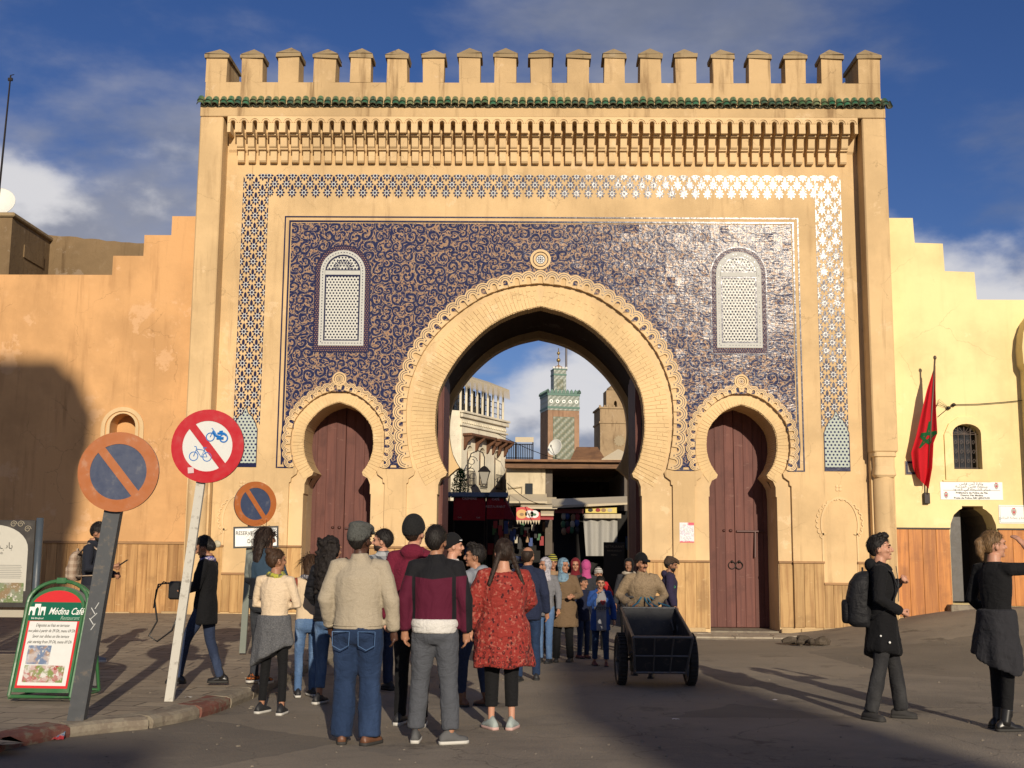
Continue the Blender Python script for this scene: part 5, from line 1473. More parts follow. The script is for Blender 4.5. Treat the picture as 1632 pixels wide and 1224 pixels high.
mb_ = tag(empty('menu_board', (PX(978, 8), 8, 0)), 'tall dark menu board with pale lettering just behind the gate', 'board')
a, b = pt(962, 864, 8), pt(996, 900, 8)
part(MB().bev((a.x, 8, .2), (b.x, 8.05, a.z), .01), 'board', plain('menu_black', (.02, .018, .016), .5), mb_)
for k, s in enumerate(('RESTAURANT', 'MARRAKECH', 'MENU')):
    text_mesh(s, .085 - .02 * (k > 0), plain('menu_ink', (.35, .30, .24), .7), 'lettering', mb_, ((a.x + b.x) / 2 - PX(978, 8), -.004, a.z - .12 - k * .11))
# goods stand in the middle of the lane
gs = tag(empty('clothes_stand', (PX(802, 14), 14, 0)), 'stand of dark hanging clothes and bags beside the red awnings', 'stand')
part(MB().tube([(PX(800, 14), 14, 0), (PX(800, 14), 14, PZ(832, 14))], .03, 6), 'pole', IRON, gs)
for k in range(16):
    px, py = 790 + (k % 4) * 8 + RND.uniform(-2, 2), 836 + (k // 4) * 9
    part(MB().cbox(pt(px, py, 13.9 + RND.uniform(-.1, .1)), (.13, .07, RND.uniform(.2, .32))), 'garment', GOODS[(k * 7 + k // 3) % 6], gs)
cp_ = tag(empty('cap_stack', (PX(835, 13), 13, 0)), 'white, red and blue caps piled on a stall table', 'hats')
part(MB().bev((PX(815, 13), 12.8, .75), (PX(850, 13), 13.5, .8), .01), 'table', BRW, cp_)
for k in range(9): part(MB().ell((PX(824 + k % 3 * 7, 13), 13 + .1 * (k % 2), .9 + .22 * (k // 3)), (.13, .13, .09), 10, 6), 'cap', (ENA, GOODS[0], GOODS[2])[(k * 2) % 3], cp_, smooth=True)
# ---- minarets
def m_zellij(name, k, c1, c2, c3):
    t = NT(name); o = t.obj(); x, y, z = t.xyz(o)
    f = t.math('ADD', t.math('COSINE', t.math('MULTIPLY', t.math('ADD', x, z), k)), t.math('COSINE', t.math('MULTIPLY', t.math('SUBTRACT', x, z), k)))
    col = t.mix(t.step(f, -.3, .1), c1, c2); col = t.mix(t.step(t.math('ABSOLUTE', f), .18, .05), col, c3)
    col = t.mix(t.math('MULTIPLY', t.noise(o, 2, 5), .6), col, mul(c1, .7))
    return t.out(col, .45, t.bump(f, .2, .05))
GZ = m_zellij('green_zellij', 9.0, (.13, .15, .10), (.165, .18, .115), (.26, .22, .13)); GZ2 = m_zellij('pale_green_zellij', 14.0, (.22, .25, .205), (.25, .275, .225), (.18, .215, .18))
GG = plain('green_tile_band', (.06, .15, .11), .5); BRK = plaster('old_brick', (.30, .185, .115), stain=.7, light=.3)
Ym = 86.0
def sz(py): return PZ(py, Ym)
mn = tag(empty('minaret', (PX(892, Ym), Ym, 0), rad(13)), 'square minaret with green tilework and a lantern topped by gilt balls', 'minaret')
hw = (PX(922, Ym) - PX(860, Ym)) / 2 * .82
def sq(z0, z1, w, mat, name, par=mn): return MB().bev((-w, -w, z0), (w, w, z1), .02).build(name, mat, par)
sq(0, sz(657), hw, BRK, 'shaft')
MB().bev((-hw * .68, -hw - .05, sz(745)), (hw * .68, -hw, sz(667)), .02).build('tile_panel', GZ, mn)
sq(sz(657), sz(632), hw * 1.01, GZ2, 'frieze'); sq(sz(654), sz(651), hw * 1.03, GG, 'band'); sq(sz(634), sz(630), hw * 1.04, GG, 'band')
for k in range(5):
    m = MB(); x = -hw * .8 + k * hw * .4; z = sz(643); m.prism([(x + .17 * math.cos(a), z + .17 * math.sin(a)) for a in [2 * PI * i / 12 for i in range(12)]], -hw * 1.01 - .04, -hw); m.prism([(x + .08 * math.cos(a), z + .08 * math.sin(a)) for a in [2 * PI * i / 8 for i in range(8)]], -hw * 1.01 - .06, -hw, 1); m.build('medallion', [ENA, GG], mn)
for k in range(9):
    for sx, sy in ((0, -1), (-1, 0), (1, 0), (0, 1)):
        u = -hw + hw * 2 * k / 8; x, y = (u, sy * hw) if sx == 0 else (sx * hw, u)
        MB().prism([(-.15, sz(630)), (.15, sz(630)), (.15, sz(627)), (.0, sz(623.5)), (-.15, sz(627))], -.06, .06).build('merlon', GG, mn).location = (x, y, 0)
lw_ = hw * .40
ln_ = sq(sz(632), sz(590), lw_, GZ2, 'lantern'); ln_.location.x = -hw * .08
MB().bev((-lw_ * .55, -lw_ - .04, sz(622)), (lw_ * .55, -lw_, sz(606)), .02).build('lantern_panel', GZ, mn).location.x = -hw * .08
for z0, z1 in ((600, 597), (591, 589)): sq(sz(z0), sz(z1), lw_ * 1.05, GG, 'lantern_band').location.x = -hw * .08
for k in range(5): MB().prism([(-.12, sz(589)), (.12, sz(589)), (.12, sz(587)), (0, sz(585.5)), (-.12, sz(587))], -.05, .05).build('merlon', WHT, mn).location = (-hw * .08 - lw_ + lw_ * 2 * k / 4, -lw_, 0)
m = MB(); m.loft([[(-hw * .08 + r * math.cos(a), r * math.sin(a), z) for a in [2 * PI * k / 12 for k in range(12)]] for z, r in ((sz(588), lw_ * .85), (sz(584), lw_ * .5), (sz(582), .06))]); m.build('dome', BRK, mn, smooth=True)
GOLD = plain('gilt_ball', (.35, .25, .10), .4, .6)
m = MB(); x = -hw * .08; m.tube([(x, 0, sz(584)), (x, 0, sz(555))], .04, 6); m.ell((x, 0, sz(574)), (.2, .2, .2), 12, 8); m.ell((x, 0, sz(563)), (.16, .16, .16), 12, 8); m.build('finial', GOLD, mn, smooth=True)
m = MB(); x = hw * .42; m.tube([(x, 0, sz(590)), (x, 0, sz(550))], .11, 6); m.cbox((x, 0, sz(551)), (.5, .2, .12)); m.build('flag_mast', plain('mast_grey', (.12, .11, .12), .6), mn)
ST = plaster('old_stone', (.30, .215, .125), stain=.9, light=.4, bump=1.0)
Y2 = 120.0
m2 = tag(empty('minaret', (PX(984, Y2), Y2, 0), rad(5)), 'weathered brown stone minaret with small domed lantern, partly hidden by the arch', 'minaret')
h2 = (PX(984, Y2) - PX(951, Y2)); s2z = lambda py: PZ(py, Y2)
def sq2(z0, z1, w, mat, name): return MB().bev((-w, -w, z0), (w, w, z1), .03).build(name, mat, m2)
sq2(0, s2z(655), h2, ST, 'shaft'); sq2(s2z(678), s2z(675), h2 * 1.05, ST, 'string_course'); sq2(s2z(655), s2z(652), h2 * 1.06, ST, 'cornice')
m = MB(); m.prism([(-.2 + .75 * math.cos(a) * (1 if i % 2 else .75), s2z(705) + .75 * math.sin(a) * (1 if i % 2 else .75)) for i, a in enumerate([2 * PI * k / 24 for k in range(24)])], -h2 - .06, -h2); m.build('round_window', plaster('worn_tile', (.34, .27, .17)), m2)
lq = MB().prism([(-h2 * .62, s2z(652)), (h2 * .5, s2z(652)), (h2 * .5, s2z(624)), (-h2 * .62, s2z(624))], -h2 * .5, h2 * .5, holes=[archp(-h2 * .18, .18, s2z(650), s2z(644), .3, 6)]); lq.build('lantern', ST, m2)
m = MB(); m.loft([[(-h2 * .06 + r * math.cos(a), r * math.sin(a), z) for a in [2 * PI * k / 14 for k in range(14)]] for z, r in ((s2z(624), h2 * .5), (s2z(619), h2 * .45), (s2z(614), h2 * .25), (s2z(611), .05))]); m.build('dome', ST, m2, smooth=True)
for k in range(10): MB().box((-.1, -.1, s2z(652)), (.1, .1, s2z(649.5))).build('merlon', ST, m2).location = (-h2 + h2 * 2 * k / 9, -h2, 0)

# wires slung across the lane
for k, (a, b, lab) in enumerate((((790, 690, 40), (985, 742, 36), 'sagging dark wire from the white house to the market beam'), ((808, 770, 36), (900, 800, 30), 'thin wire hanging below the market beam'), ((752, 742, 38), (722, 725, 36), 'short wire on the white house wall'))):
    A, B = pt(*a), pt(*b); w_ = tag(empty('wire', A), lab, 'wire'); m = MB(); m.tube([A.lerp(B, i / 10) - Vector((0, 0, .5 * math.sin(PI * i / 10))) for i in range(11)], .018, 5); part(m, 'strand', IRON, w_)
# ------------------------------------------------------------------ road signs, boards, cart
ORG = paint('faded_orange', (.36, .105, .02), .4, .3, (.5, .35, .25)); NVY = paint('faded_navy', (.035, .05, .10), .4, .25, (.2, .2, .2)); SRED = paint('sign_red', (.45, .012, .02), .35, .1); SWHT = paint('sign_white', (.62, .63, .60), .4, .12, (.4, .38, .33)); SBLU = plain('sign_blue', (.01, .16, .50), .5)
GALV = paint('dark_galvanised', (.075, .08, .085), .5, .5, (.2, .16, .12), 14, .3); PWH = paint('chipped_white_post', (.50, .48, .42), .6, .7, (.22, .2, .17), 16); GGR = paint('green_grey_post', (.16, .18, .15), .5, .4)
BACKM = plain('sign_back', (.2, .2, .2), .5, .3)
def disc(m, r, y0, y1, mi=0, r0=0.0, n=44, sx=1.0):
    A = [(r * math.cos(2 * PI * i / n) * sx, r * math.sin(2 * PI * i / n)) for i in range(n)]
    if r0: B = [(r0 * math.cos(2 * PI * i / n) * sx, r0 * math.sin(2 * PI * i / n)) for i in range(n)]; ringed(m, A, B, y0, y1, mi)
    else: m.prism(A, y0, y1, mi)
def bar_in_disc(m, r, w, ang, y0, y1, mi=0):
    ca, sa = math.cos(ang), math.sin(ang); h = math.sqrt(r * r - w * w / 4)
    m.prism([(ca * a - sa * b, sa * a + ca * b) for a, b in ((-h, -w / 2), (h, -w / 2), (h, w / 2), (-h, w / 2))], y0, y1, mi)
def post(base, top, wx, wy, mat, parent, flange=True):
    d = top - base; m = MB()
    prof = [(-wx / 2, -wy / 2), (wx / 2, -wy / 2), (wx / 2, wy / 2), (wx / 2 - .012, wy / 2), (wx / 2 - .012, -wy / 2 + .012), (-wx / 2 + .012, -wy / 2 + .012), (-wx / 2 + .012, wy / 2), (-wx / 2, wy / 2)] if flange else [(-wx / 2, -wy / 2), (wx / 2, -wy / 2), (wx / 2, wy / 2), (-wx / 2, wy / 2)]
    rings = [[Vector((a, b, 0)) + d * f for a, b in prof] for f in (-.02, .25, .5, .75, 1.0)]
    m.loft(rings); return m.build('post', mat, parent)
def road_sign(label, base_px, bz, top_px, disc_px, R, ring, field, bar, postm, wx, yaw=0, pitch=0, roll=0, rin=.66, name='road_sign'):
    b = gnd(base_px[0], base_px[1], bz); t_ = tag(empty(name, b), label, 'road sign', 'round no-entry-for-parking road signs')
    top = pt(top_px[0], top_px[1], b.y) - b
    post(Vector((0, 0, 0)), top + (top.normalized() * R * 1.1), wx, wx * .55, postm, t_)
    c = pt(disc_px[0], disc_px[1], b.y - wx * .4 - .02) - b
    rot = (pitch, roll, yaw)
    def add(m, n, mats): o = m.build(n, mats, t_); o.location = c; o.rotation_euler = rot; return o
    m = MB(); disc(m, R, 0, .02); add(m, 'sign_back', BACKM)
    m = MB(); disc(m, R, -.012, .0, 0, R * rin); plate = add(m, 'rim', ring)
    m = MB(); disc(m, R * rin, -.006, 0); add(m, 'face', field)
    m = MB(); bar_in_disc(m, R * (rin + .02), R * .21, rad(-51), -.011, -.0065); add(m, 'diagonal_bar', ring if bar is None else bar)
    m = MB(); m.bev((-.05, .0, -.06), (.05, .07, -.02), .004); m.bev((-.05, .0, .1), (.05, .07, .14), .004); add(m, 'bracket', GALV)
    return t_, c, rot
Dp = lambda px, py, z: (gnd(px, py, z) - CAM).dot(_f)
R1 = 64.5 / F_PX * Dp(118, 1148, .1)
n1, c1, r1 = road_sign('leftmost round no-parking sign, faded orange and navy on a leaning dark post', (122, 1149), .105, (181, 815), (189, 752), R1, ORG, NVY, None, GALV, .145, rad(4), 0, 0, .70)
gm = MB()
for k in range(5): gm.tube([Vector((.02 * math.sin(k * 2.3), -.046, .86 + k * .045)) + (pt(181, 815, n1.location.y) - n1.location) * (.43 + k * .025) - Vector((0, 0, .86 + k * .045)) for _ in (0,)] + [(pt(181, 815, n1.location.y) - n1.location) * (.43 + k * .025 + .03) + Vector((.03 * math.cos(k * 3.1), -.046, 0))], .004, 4)
gm.build('scribble', SWHT, n1)
R2 = 59.5 / F_PX * Dp(270, 1115, .1)
n2, c2, r2 = road_sign('round red and white sign barring mopeds and bicycles on a leaning white post', (270, 1115), .115, (320, 770), (331, 711), R2, SRED, SWHT, None, PWH, .085, rad(-2), 0, 0, .69)
def moped_bike(par, c, rot):
    def w(m, cx, cz, r, th=.004):
        m.tube([(cx + r * math.cos(a), 0, cz + r * math.sin(a)) for a in [2 * PI * i / 18 for i in range(19)]], th, 5)
    b = MB(); L = lambda *p, th=.004: b.tube([(x, 0, z) for x, z in p], th, 5)
    ox, oz = -.055, -.085
    w(b, ox - .058, oz, .036); w(b, ox + .055, oz - .005, .036)
    L((ox - .058, oz), (ox - .035, oz + .06), (ox + .03, oz + .05), (ox + .005, oz - .005), (ox - .033, oz + .05)); L((ox + .005, oz - .005), (ox + .055, oz - .005), (ox + .03, oz + .05), (ox + .035, oz + .068)); L((ox - .035, oz + .06), (ox - .04, oz + .08), (ox - .055, oz + .082)); L((ox + .02, oz + .07), (ox + .05, oz + .07), th=.006)
    o = b.build('bicycle_symbol', SBLU, par); o.location = Vector(c) + Vector((0, -.008, 0)); o.rotation_euler = rot; o.scale = (1.22, 1, 1.22)
    b = MB(); ox, oz = .075, .085
    w(b, ox - .055, oz - .01, .034, .005); w(b, ox + .058, oz - .02, .032, .007)
    L((ox - .055, oz - .01), (ox - .03, oz + .05), (ox - .045, oz + .065)); L((ox - .03, oz + .04), (ox - .005, oz + .0), (ox + .03, oz - .01), th=.011); L((ox + .005, oz + .02), (ox + .06, oz + .02), (ox + .08, oz + .005), th=.010); L((ox + .02, oz + .035), (ox + .05, oz + .038), th=.007); L((ox, oz - .02), (ox + .058, oz - .02), th=.012)
    o = b.build('moped_symbol', SBLU, par); o.location = Vector(c) + Vector((0, -.008, 0)); o.rotation_euler = rot; o.scale = (1.22, 1, 1.22)
    for x, z, w_, h, a, mt in ((R2 * .72, -R2 * .28, .085, .055, .1, SWHT), (-R2 * .42, -R2 * .66, .06, .06, -.1, plain('pink_sticker', (.6, .45, .45), .6))):
        m = MB(); m.cbox((0, 0, 0), (w_, .002, h)); o = m.build('sticker', mt, par); o.location = Vector(c) + Vector((x, -.014, z)); o.rotation_euler = (0, a, 0)
moped_bike(n2, c2, r2)
R3 = 36 / F_PX * Dp(387, 1036, .2)
n3, c3, r3 = road_sign('smaller no-parking sign with a white reserved plate, farther back by the gate', (387, 1036), .2, (400, 840), (407, 803), R3, ORG, NVY, None, GGR, .085, rad(36), 0, rad(3), .72)
m = MB(); m.bev((-.31, -.012, -.15), (.31, .012, .15), .006); plt = m.build('reserved_plate', ENA, n3); plt.location = pt(408, 856, n3.location.y - .06) - n3.location; plt.rotation_euler = (0, rad(-2), rad(14))
m = MB(); ringed(m, [(-.31, -.15), (.31, -.15), (.31, .15), (-.31, .15)], [(-.285, -.125), (.285, -.125), (.285, .125), (-.285, .125)], -.016, -.012, 0); o = m.build('plate_border', INK, n3); o.location = plt.location; o.rotation_euler = plt.rotation_euler
for s, dx, dz in (('RESERVE AUX TAXIS', 0, .05), ('DE POLICE', .1, -.06)):
    o = text_mesh(s, .075, INK, 'lettering', n3, plt.location + Matrix.Rotation(rad(14), 3, 'Z') @ Vector((dx * .3, -.0165, dz)), (PI / 2, 0, rad(14)), bold=.0006, xs=.82)
# sandwich board of the cafe
sb0 = gnd(61, 1119, .11)
sb = tag(empty('sandwich_board', sb0), 'green framed cafe sandwich board with red and white menu panel on the pavement', 'sign board')
LEAN = rad(17); wS = 50.5 / F_PX * (sb0 - CAM).dot(_f); hS = 1.20
sb.rotation_euler = (0, 0, rad(-3))
def sbp(m, name, mats, lift=0.0, back=False):
    m.move(Matrix.Rotation(LEAN if back else -LEAN, 4, 'X') @ Matrix.Translation((0, -lift, 0)))
    if back: m.move(Matrix.Translation((0, .70, 0)))
    return m.build(name, mats, sb)
GRF = paint('green_frame', (.035, .13, .045), .4, .3)
def rtop(w, h0, h1, n=16): return [(-w, h0), (w, h0)] + [(w * math.cos(PI * i / n), h1 - w * .72 + w * .72 * math.sin(PI * i / n)) for i in range(n + 1)]
for bk in (False, True):
    m = MB(); P = rtop(wS, .05, hS); m.tube([(a, 0, z) for a, z in P + [P[0]]], .019, 8); sbp(m, 'frame', GRF, 0, bk)
    m = MB(); m.prism(rtop(wS * .93, .09, hS - .06), -.004, .004); sbp(m, 'panel', GRF if not bk else BACKM, 0, bk)
m = MB(); m.bev((-.05, -.02, hS - .03), (.05, .02, hS + .03), .005); sbp(m, 'hinge', GRF)
m = MB(); m.tube([(-wS, .02, .03), (-wS, .68, .03)], .012, 6); m.tube([(wS, .02, .03), (wS, .68, .03)], .012, 6); m.build('foot_rail', GRF, sb)
GLRED = plain('gloss_red', (.60, .03, .025), .25, coat=.5); GLGRN = plain('gloss_green', (.01, .12, .06), .25, coat=.5); GLWHT = plain('gloss_white', (.70, .70, .66), .22, coat=.5)
def strip_in(z0, z1, mat, name, lift, w=None):
    w = w or wS * .86; m = MB(); P = rtop(wS * .86, .12, hS - .1)
    q = [(max(-w, min(w, a)), min(z1, max(z0, z))) for a, z in P]
    out = []
    for p in q:
        if not out or (abs(p[0] - out[-1][0]) + abs(p[1] - out[-1][1])) > 1e-5: out.append(p)
    m.prism(out, -.0015, 0); return sbp(m, name, mat, lift)
strip_in(.13, hS - .1, GLRED, 'red_sheet', .006)
strip_in(.79, .98, GLGRN, 'green_band', .008, wS * .9)
m = MB(); m.box((-wS * .79, -.0015, .155), (wS * .79, 0, .785)); sbp(m, 'white_sheet', GLWHT, .008)
def sbt(s, x, z, size, mat, shear=.25, bold=0, al='CENTER', xs=1.0):
    o = text_mesh(s, size, mat, 'lettering', sb, (0, 0, 0), (PI / 2 - LEAN, 0, 0), shear=shear, bold=bold, align=al, xs=xs)
    v = Matrix.Rotation(-LEAN, 3, 'X') @ Vector((x, -.0115, z)); o.location = v
sbt("Médina Café", wS * .36, .885, .098, ENA, .35, .001, xs=.72); sbt('Restaurant', wS * .52, .82, .055, plain('pale_green_ink', (.3, .42, .33), .5), .3, xs=.8); sbt('Bab Boujloud', -wS * .56, .815, .026, ENA, 0, xs=.9)
for k, s in enumerate(('Dégustez au frais en terrasse', 'nos plats à partir de 39 Dh, menu 69 Dh', 'Savor our dishes on the terrace', 'plat starting from 39 Dh, menu 69 Dh')): sbt(s, .0, .745 - k * .055, .044, INK, .3, xs=.66)
m = MB()
for x, w_, z1 in ((-.8, .16, .93), (-.62, .2, .96), (-.42, .16, .93)):
    cx = wS * x + .0; m.prism([(cx - wS * w_ / 2, .845), (cx - wS * w_ / 2, z1), (cx + wS * w_ / 2, z1), (cx + wS * w_ / 2, .845), (cx + wS * w_ * .28, .845), (cx + wS * w_ * .28, z1 - .05), (cx, z1 - .03), (cx - wS * w_ * .28, z1 - .05), (cx - wS * w_ * .28, .845)], -.0015, 0)
sbp(m, 'gate_emblem', ENA, .0105)
def m_photo(name, cs, sc):
    t = NT(name); o = t.obj(); v = t.vor(t.map(o, sc=(1, 1, 1.3)), sc); c = t.mix(t.xyz(v.outputs['Color'])[0], cs[0], cs[1]); c = t.mix(t.step(t.noise(o, sc * .6, 4), .45, .6), c, cs[2]); c = t.mix(t.step(t.noise(o, sc * 2, 3), .55, .7), c, (.6, .57, .5))
    return t.out(c, .25, coat=.5)
PH1 = m_photo('terrace_photo', ((.35, .2, .1), (.5, .5, .52), (.15, .2, .3)), 16); PH2 = m_photo('salon_photo', ((.35, .05, .04), (.6, .6, .55), (.2, .25, .08)), 20)
m = MB(); m.box((-wS * .66, -.0012, .36), (wS * .1, 0, .545)); sbp(m, 'photo', PH1, .0105)
m = MB(); m.box((-wS * .66, -.0012, .185), (wS * .66, 0, .35)); sbp(m, 'photo', PH2, .0105)
# information board at the left edge
ib0 = Vector((pt(20, 900, -9.2).x, -9.2, walk_h(0, -9.2)))
ib = tag(empty('information_board', ib0), 'tall information panel with arched white text field at the left edge', 'information board')
xr = pt(64, 830, -9.2).x - ib0.x; ztop = pt(40, 829, -9.2).z - ib0.z; zbot = pt(20, 968, -9.2).z - ib0.z; xl = xr - 1.05
for x in (xr, xl - .06): MB().tube([(x, 0, 0), (x, 0, ztop + .03)], .045, 10).build('post', paint('slate_post', (.06, .075, .09), .4, .2), ib, smooth=True)
MB().bev((xl, -.02, zbot), (xr - .05, .02, ztop), .005).build('panel', paint('panel_black', (.045, .04, .035), .4, .1), ib)
cx = (xl + xr - .05) / 2; wI = (xr - .05 - xl) / 2 - .07
MB().prism([(cx - wI, zbot + .2), (cx + wI, zbot + .2)] + [(cx + wI * math.cos(PI * i / 16), ztop - .06 - wI * .7 + wI * .7 * math.sin(PI * i / 16)) for i in range(17)], -.024, -.02).build('text_field', plain('paper_cream', (.52, .50, .43), .5), ib)
sp = MB()
for s in (-1, 1):
    for k in range(3):
        ox, oz = cx + s * (wI - .02 - k * .09), ztop - .05 - (0 if k else .06) ; sp.tube([(ox + .045 * (1 - a / 12) * math.cos(a) * s, -.023, oz + .045 * (1 - a / 12) * math.sin(a)) for a in [i * .8 for i in range(13)]], .005, 4)
sp.build('scroll_ornament', plain('ornament_tan', (.38, .33, .24), .5), ib)
m = MB(); disc(m, .07, -.027, -.024, 0, .055, 20); o = m.build('emblem', INK, ib); o.location = (cx, 0, ztop - .17)
m = MB(); m.prism([(-.04, -.02), (-.02, .015), (.0, -.005), (.02, .03), (.045, -.015), (.0, -.04)], -.027, -.024); o = m.build('emblem_hills', INK, ib); o.location = (cx, 0, ztop - .17)
text_mesh(arabic('باب بوجلود'), .11, INK, 'lettering', ib, (cx, -.026, ztop - .32)); text_mesh('BAB BOUJLOUD', .035, INK, 'lettering', ib, (cx, -.026, ztop - .41))
tx = MB()
for k in range(16):
    for s in (-1, 1):
        z = ztop - .56 - k * .022
        if z > zbot + .34: tx.box((cx + s * wI * .48 - wI * .4, -.0258, z), (cx + s * wI * .48 + wI * (.4 - RND.uniform(0, .06)), -.0245, z + .008))
tx.build('text_lines', plain('grey_print', (.28, .27, .24), .6), ib)
for s, ph in ((-1, m_photo('night_photo', ((.02, .04, .15), (.03, .06, .25), (.3, .25, .1)), 14)), (1, m_photo('day_photo', ((.15, .2, .08), (.3, .3, .25), (.25, .18, .1)), 14))):
    MB().box((cx + s * wI * .5 - wI * .45, -.027, zbot + .06), (cx + s * wI * .5 + wI * .45, -.0245, zbot + .3)).build('photo', ph, ib)
MB().bev((cx - wI, -.03, zbot - .12), (cx + wI, .0, zbot - .03), .004).build('caption_strip', plain('strip_tan', (.4, .36, .28), .5), ib)
# crisp packet in the gutter
lt = tag(empty('crisp_packet', gnd(82, 1180, .0), rad(15)), 'crumpled blue and red crisp packet lying in the gutter', 'litter')
def ltf(u, v): return ((u - .5) * .2, (v - .5) * .12, .012 + .03 * abs(noise.noise(Vector((u * 4, v * 3, 1)))) + .05 * u * v)
MB().grid(12, 8, ltf).build('wrapper', m_photo('packet_print', ((.02, .25, .45), (.5, .5, .5), (.5, .04, .04)), 22), lt, smooth=True)
for k, (px, py) in enumerate(((1077, 1147), (1236, 1116), (600, 1156), (300, 1112))):
    t_ = tag(empty('paper_scrap', gnd(px, py, .1 if px < 320 else 0.0), k), ('pale paper scrap on the road below the handcart', 'tiny white paper scrap on the road between cart and backpack man', 'red paper scrap on the road beside wide blue jeans', 'tiny pale scrap beside the white sign post')[k], 'litter')
    MB().grid(4, 4, lambda u, v: ((u - .5) * .07, (v - .5) * .05, .006 + .015 * abs(noise.noise(Vector((u * 5 + k, v * 4, 0)))))).build('scrap', GLRED if k == 2 else ENA, t_, smooth=True)

# small loose stones along the kerb and the foot of the gate
pb = MB(); rng = random.Random(21)
for k in range(170):
    px, py = rng.uniform(0, 1632), rng.uniform(1000, 1224)
    g = gnd(px, py, 0.0)
    if px < 700 and py < 1165 - px * .12: g.z = walk_h(g.x, g.y)
    else: g.z = road_h(g.x, g.y)
    if g.y > -.3: continue
    r = rng.choice((.006, .008, .011, .016)); pb.ell(g + Vector((0, 0, r * .3)), (r * rng.uniform(.8, 1.5), r, r * .6), 5, 3)
tag(pb.build('pebbles', ROAD), 'scattered small pebbles and grit on the square', 'gravel', kind='stuff')
# handcart
CBLK = paint('black_cart_paint', (.022, .024, .028), .4, .6, (.13, .11, .09), 10); RUB = plain('tyre_rubber', (.022, .02, .018), .85); WEAR = paint('worn_cart_edge', (.10, .10, .10), .45, .7, (.30, .2, .12), 22, .3)
hc0 = (gnd(993, 1094) + gnd(1096, 1091)) / 2
hc = tag(empty('handcart', hc0, rad(2)), 'black two-wheeled metal handcart tipped towards the viewer', 'handcart')
AX = .31; TILT = rad(13)
def hcp(m, name, mats, smooth=False): m.move(Matrix.Translation((0, 0, AX)) @ Matrix.Rotation(TILT, 4, 'X')); return m.build(name, mats, hc, smooth)
def cart_box():
    # front (towards viewer) at y -.52, rear at +.62; box flares upward
    f0, f1, r0, r1 = .30, .345, .30, .345; z0, z1 = -.02, .44; yf0, yf1, yr0, yr1 = -.42, -.55, .55, .68
    C = {}
    for nm, (w, y, z) in dict(a=(f0, yf0, z0), b=(f1, yf1, z1), c=(r1, yr1, z1), d=(r0, yr0, z0)).items(): C[nm] = (Vector((-w, y, z)), Vector((w, y, z)))
    th = .012
    def sheet(q, n):
        m = MB(); nrm = (q[1] - q[0]).cross(q[3] - q[0]).normalized() * th
        m.loft([[v for v in q], [v + nrm for v in q]]); hcp(m, n, CBLK)
    sheet([C['a'][0], C['a'][1], C['b'][1], C['b'][0]], 'front_panel'); sheet([C['d'][0], C['d'][1], C['c'][1], C['c'][0]], 'rear_panel')
    sheet([C['a'][0], C['d'][0], C['c'][0], C['b'][0]], 'side_panel'); sheet([C['a'][1], C['d'][1], C['c'][1], C['b'][1]], 'side_panel'); sheet([C['a'][0], C['a'][1], C['d'][1], C['d'][0]], 'floor_panel')
    m = MB(); L = [C['b'][0], C['b'][1], C['c'][1], C['c'][0], C['b'][0]]
    for i in range(4): m.tube([L[i], L[i + 1]], .018, 6)
    hcp(m, 'rim_tube', WEAR)
    m = MB()
    for s in (0, 1): m.tube([C['a'][s] + Vector((0, -.012, 0)), C['b'][s] + Vector((0, -.012, 0))], .016, 5)
    for f in (.36, .68):
        p = C['a'][0].lerp(C['a'][1], f); q = C['b'][0].lerp(C['b'][1], f); m.tube([p + Vector((0, -.014, 0)), q + Vector((0, -.014, 0))], .011, 5)
    p = C['a'][0].lerp(C['b'][0], .48); q = C['a'][1].lerp(C['b'][1], .48); m.tube([p + Vector((0, -.016, 0)), q + Vector((0, -.016, 0))], .011, 5)
    m.tube([C['a'][0] + Vector((0, -.01, 0)), C['a'][1] + Vector((0, -.01, 0))], .016, 5); hcp(m, 'front_rib', WEAR)
    m = MB()
    for s in (-1, 1): m.tube([(s * .3, .5, .2), (s * .27, .75, .38), (s * .24, .98, .50)], .016, 6)
    m.tube([(-.24, .98, .50), (.24, .98, .50)], .017, 6); hcp(m, 'handle', WEAR, True)
    m = MB(); m.tube([(-.3, .05, .0), (.3, .05, .0)], .03, 6); m.tube([(-.42, 0, 0), (.42, 0, 0)], .02, 8); hcp(m, 'axle', WEAR)
    for s in (-1, 1):
        m = MB(); m.tube([(s * .33, .45, .28), (s * .37, .0, .02)], .014, 5); m.tube([(s * .33, -.35, .2), (s * .37, .0, .02)], .014, 5); hcp(m, 'side_stay', WEAR)
        w = MB(); n = 36
        A = []
        for k in range(n): A.append(2 * PI * k / n)
        rings = []
        for (dx, r) in ((-.045, .255), (-.055, .285), (-.035, .305), (.035, .305), (.055, .285), (.045, .255)): rings.append([(s * .42 + dx, r * math.cos(a), r * math.sin(a)) for a in A])
        w.loft(rings, cap=False)
        for k in range(n):
            a = A[k]; w.cbox((s * .42, .305 * math.cos(a), .305 * math.sin(a)), (.085, .022, .018), 0, Matrix.Rotation(a, 3, 'X'))
        w.move(Matrix.Translation((0, 0, AX))); wo = w.build('wheel', RUB, hc)
        w = MB(); rings = [[(s * .42 + dx, r * math.cos(a), r * math.sin(a)) for a in A] for dx, r in ((-.04, .255), (-.02, .235), (.02, .235), (.04, .255))]; w.loft(rings, cap=False)
        for k in range(10): a = 2 * PI * k / 10; w.tube([(s * .42, .03 * math.cos(a), .03 * math.sin(a)), (s * .42, .24 * math.cos(a), .24 * math.sin(a))], .008, 5)
        w.tube([(s * .36, 0, 0), (s * .48, 0, 0)], .035, 10); w.move(Matrix.Translation((0, 0, AX))); w.build('rim', WEAR, wo)
cart_box()
ROPE = plain('blue_rope', (.03, .14, .22), .8)
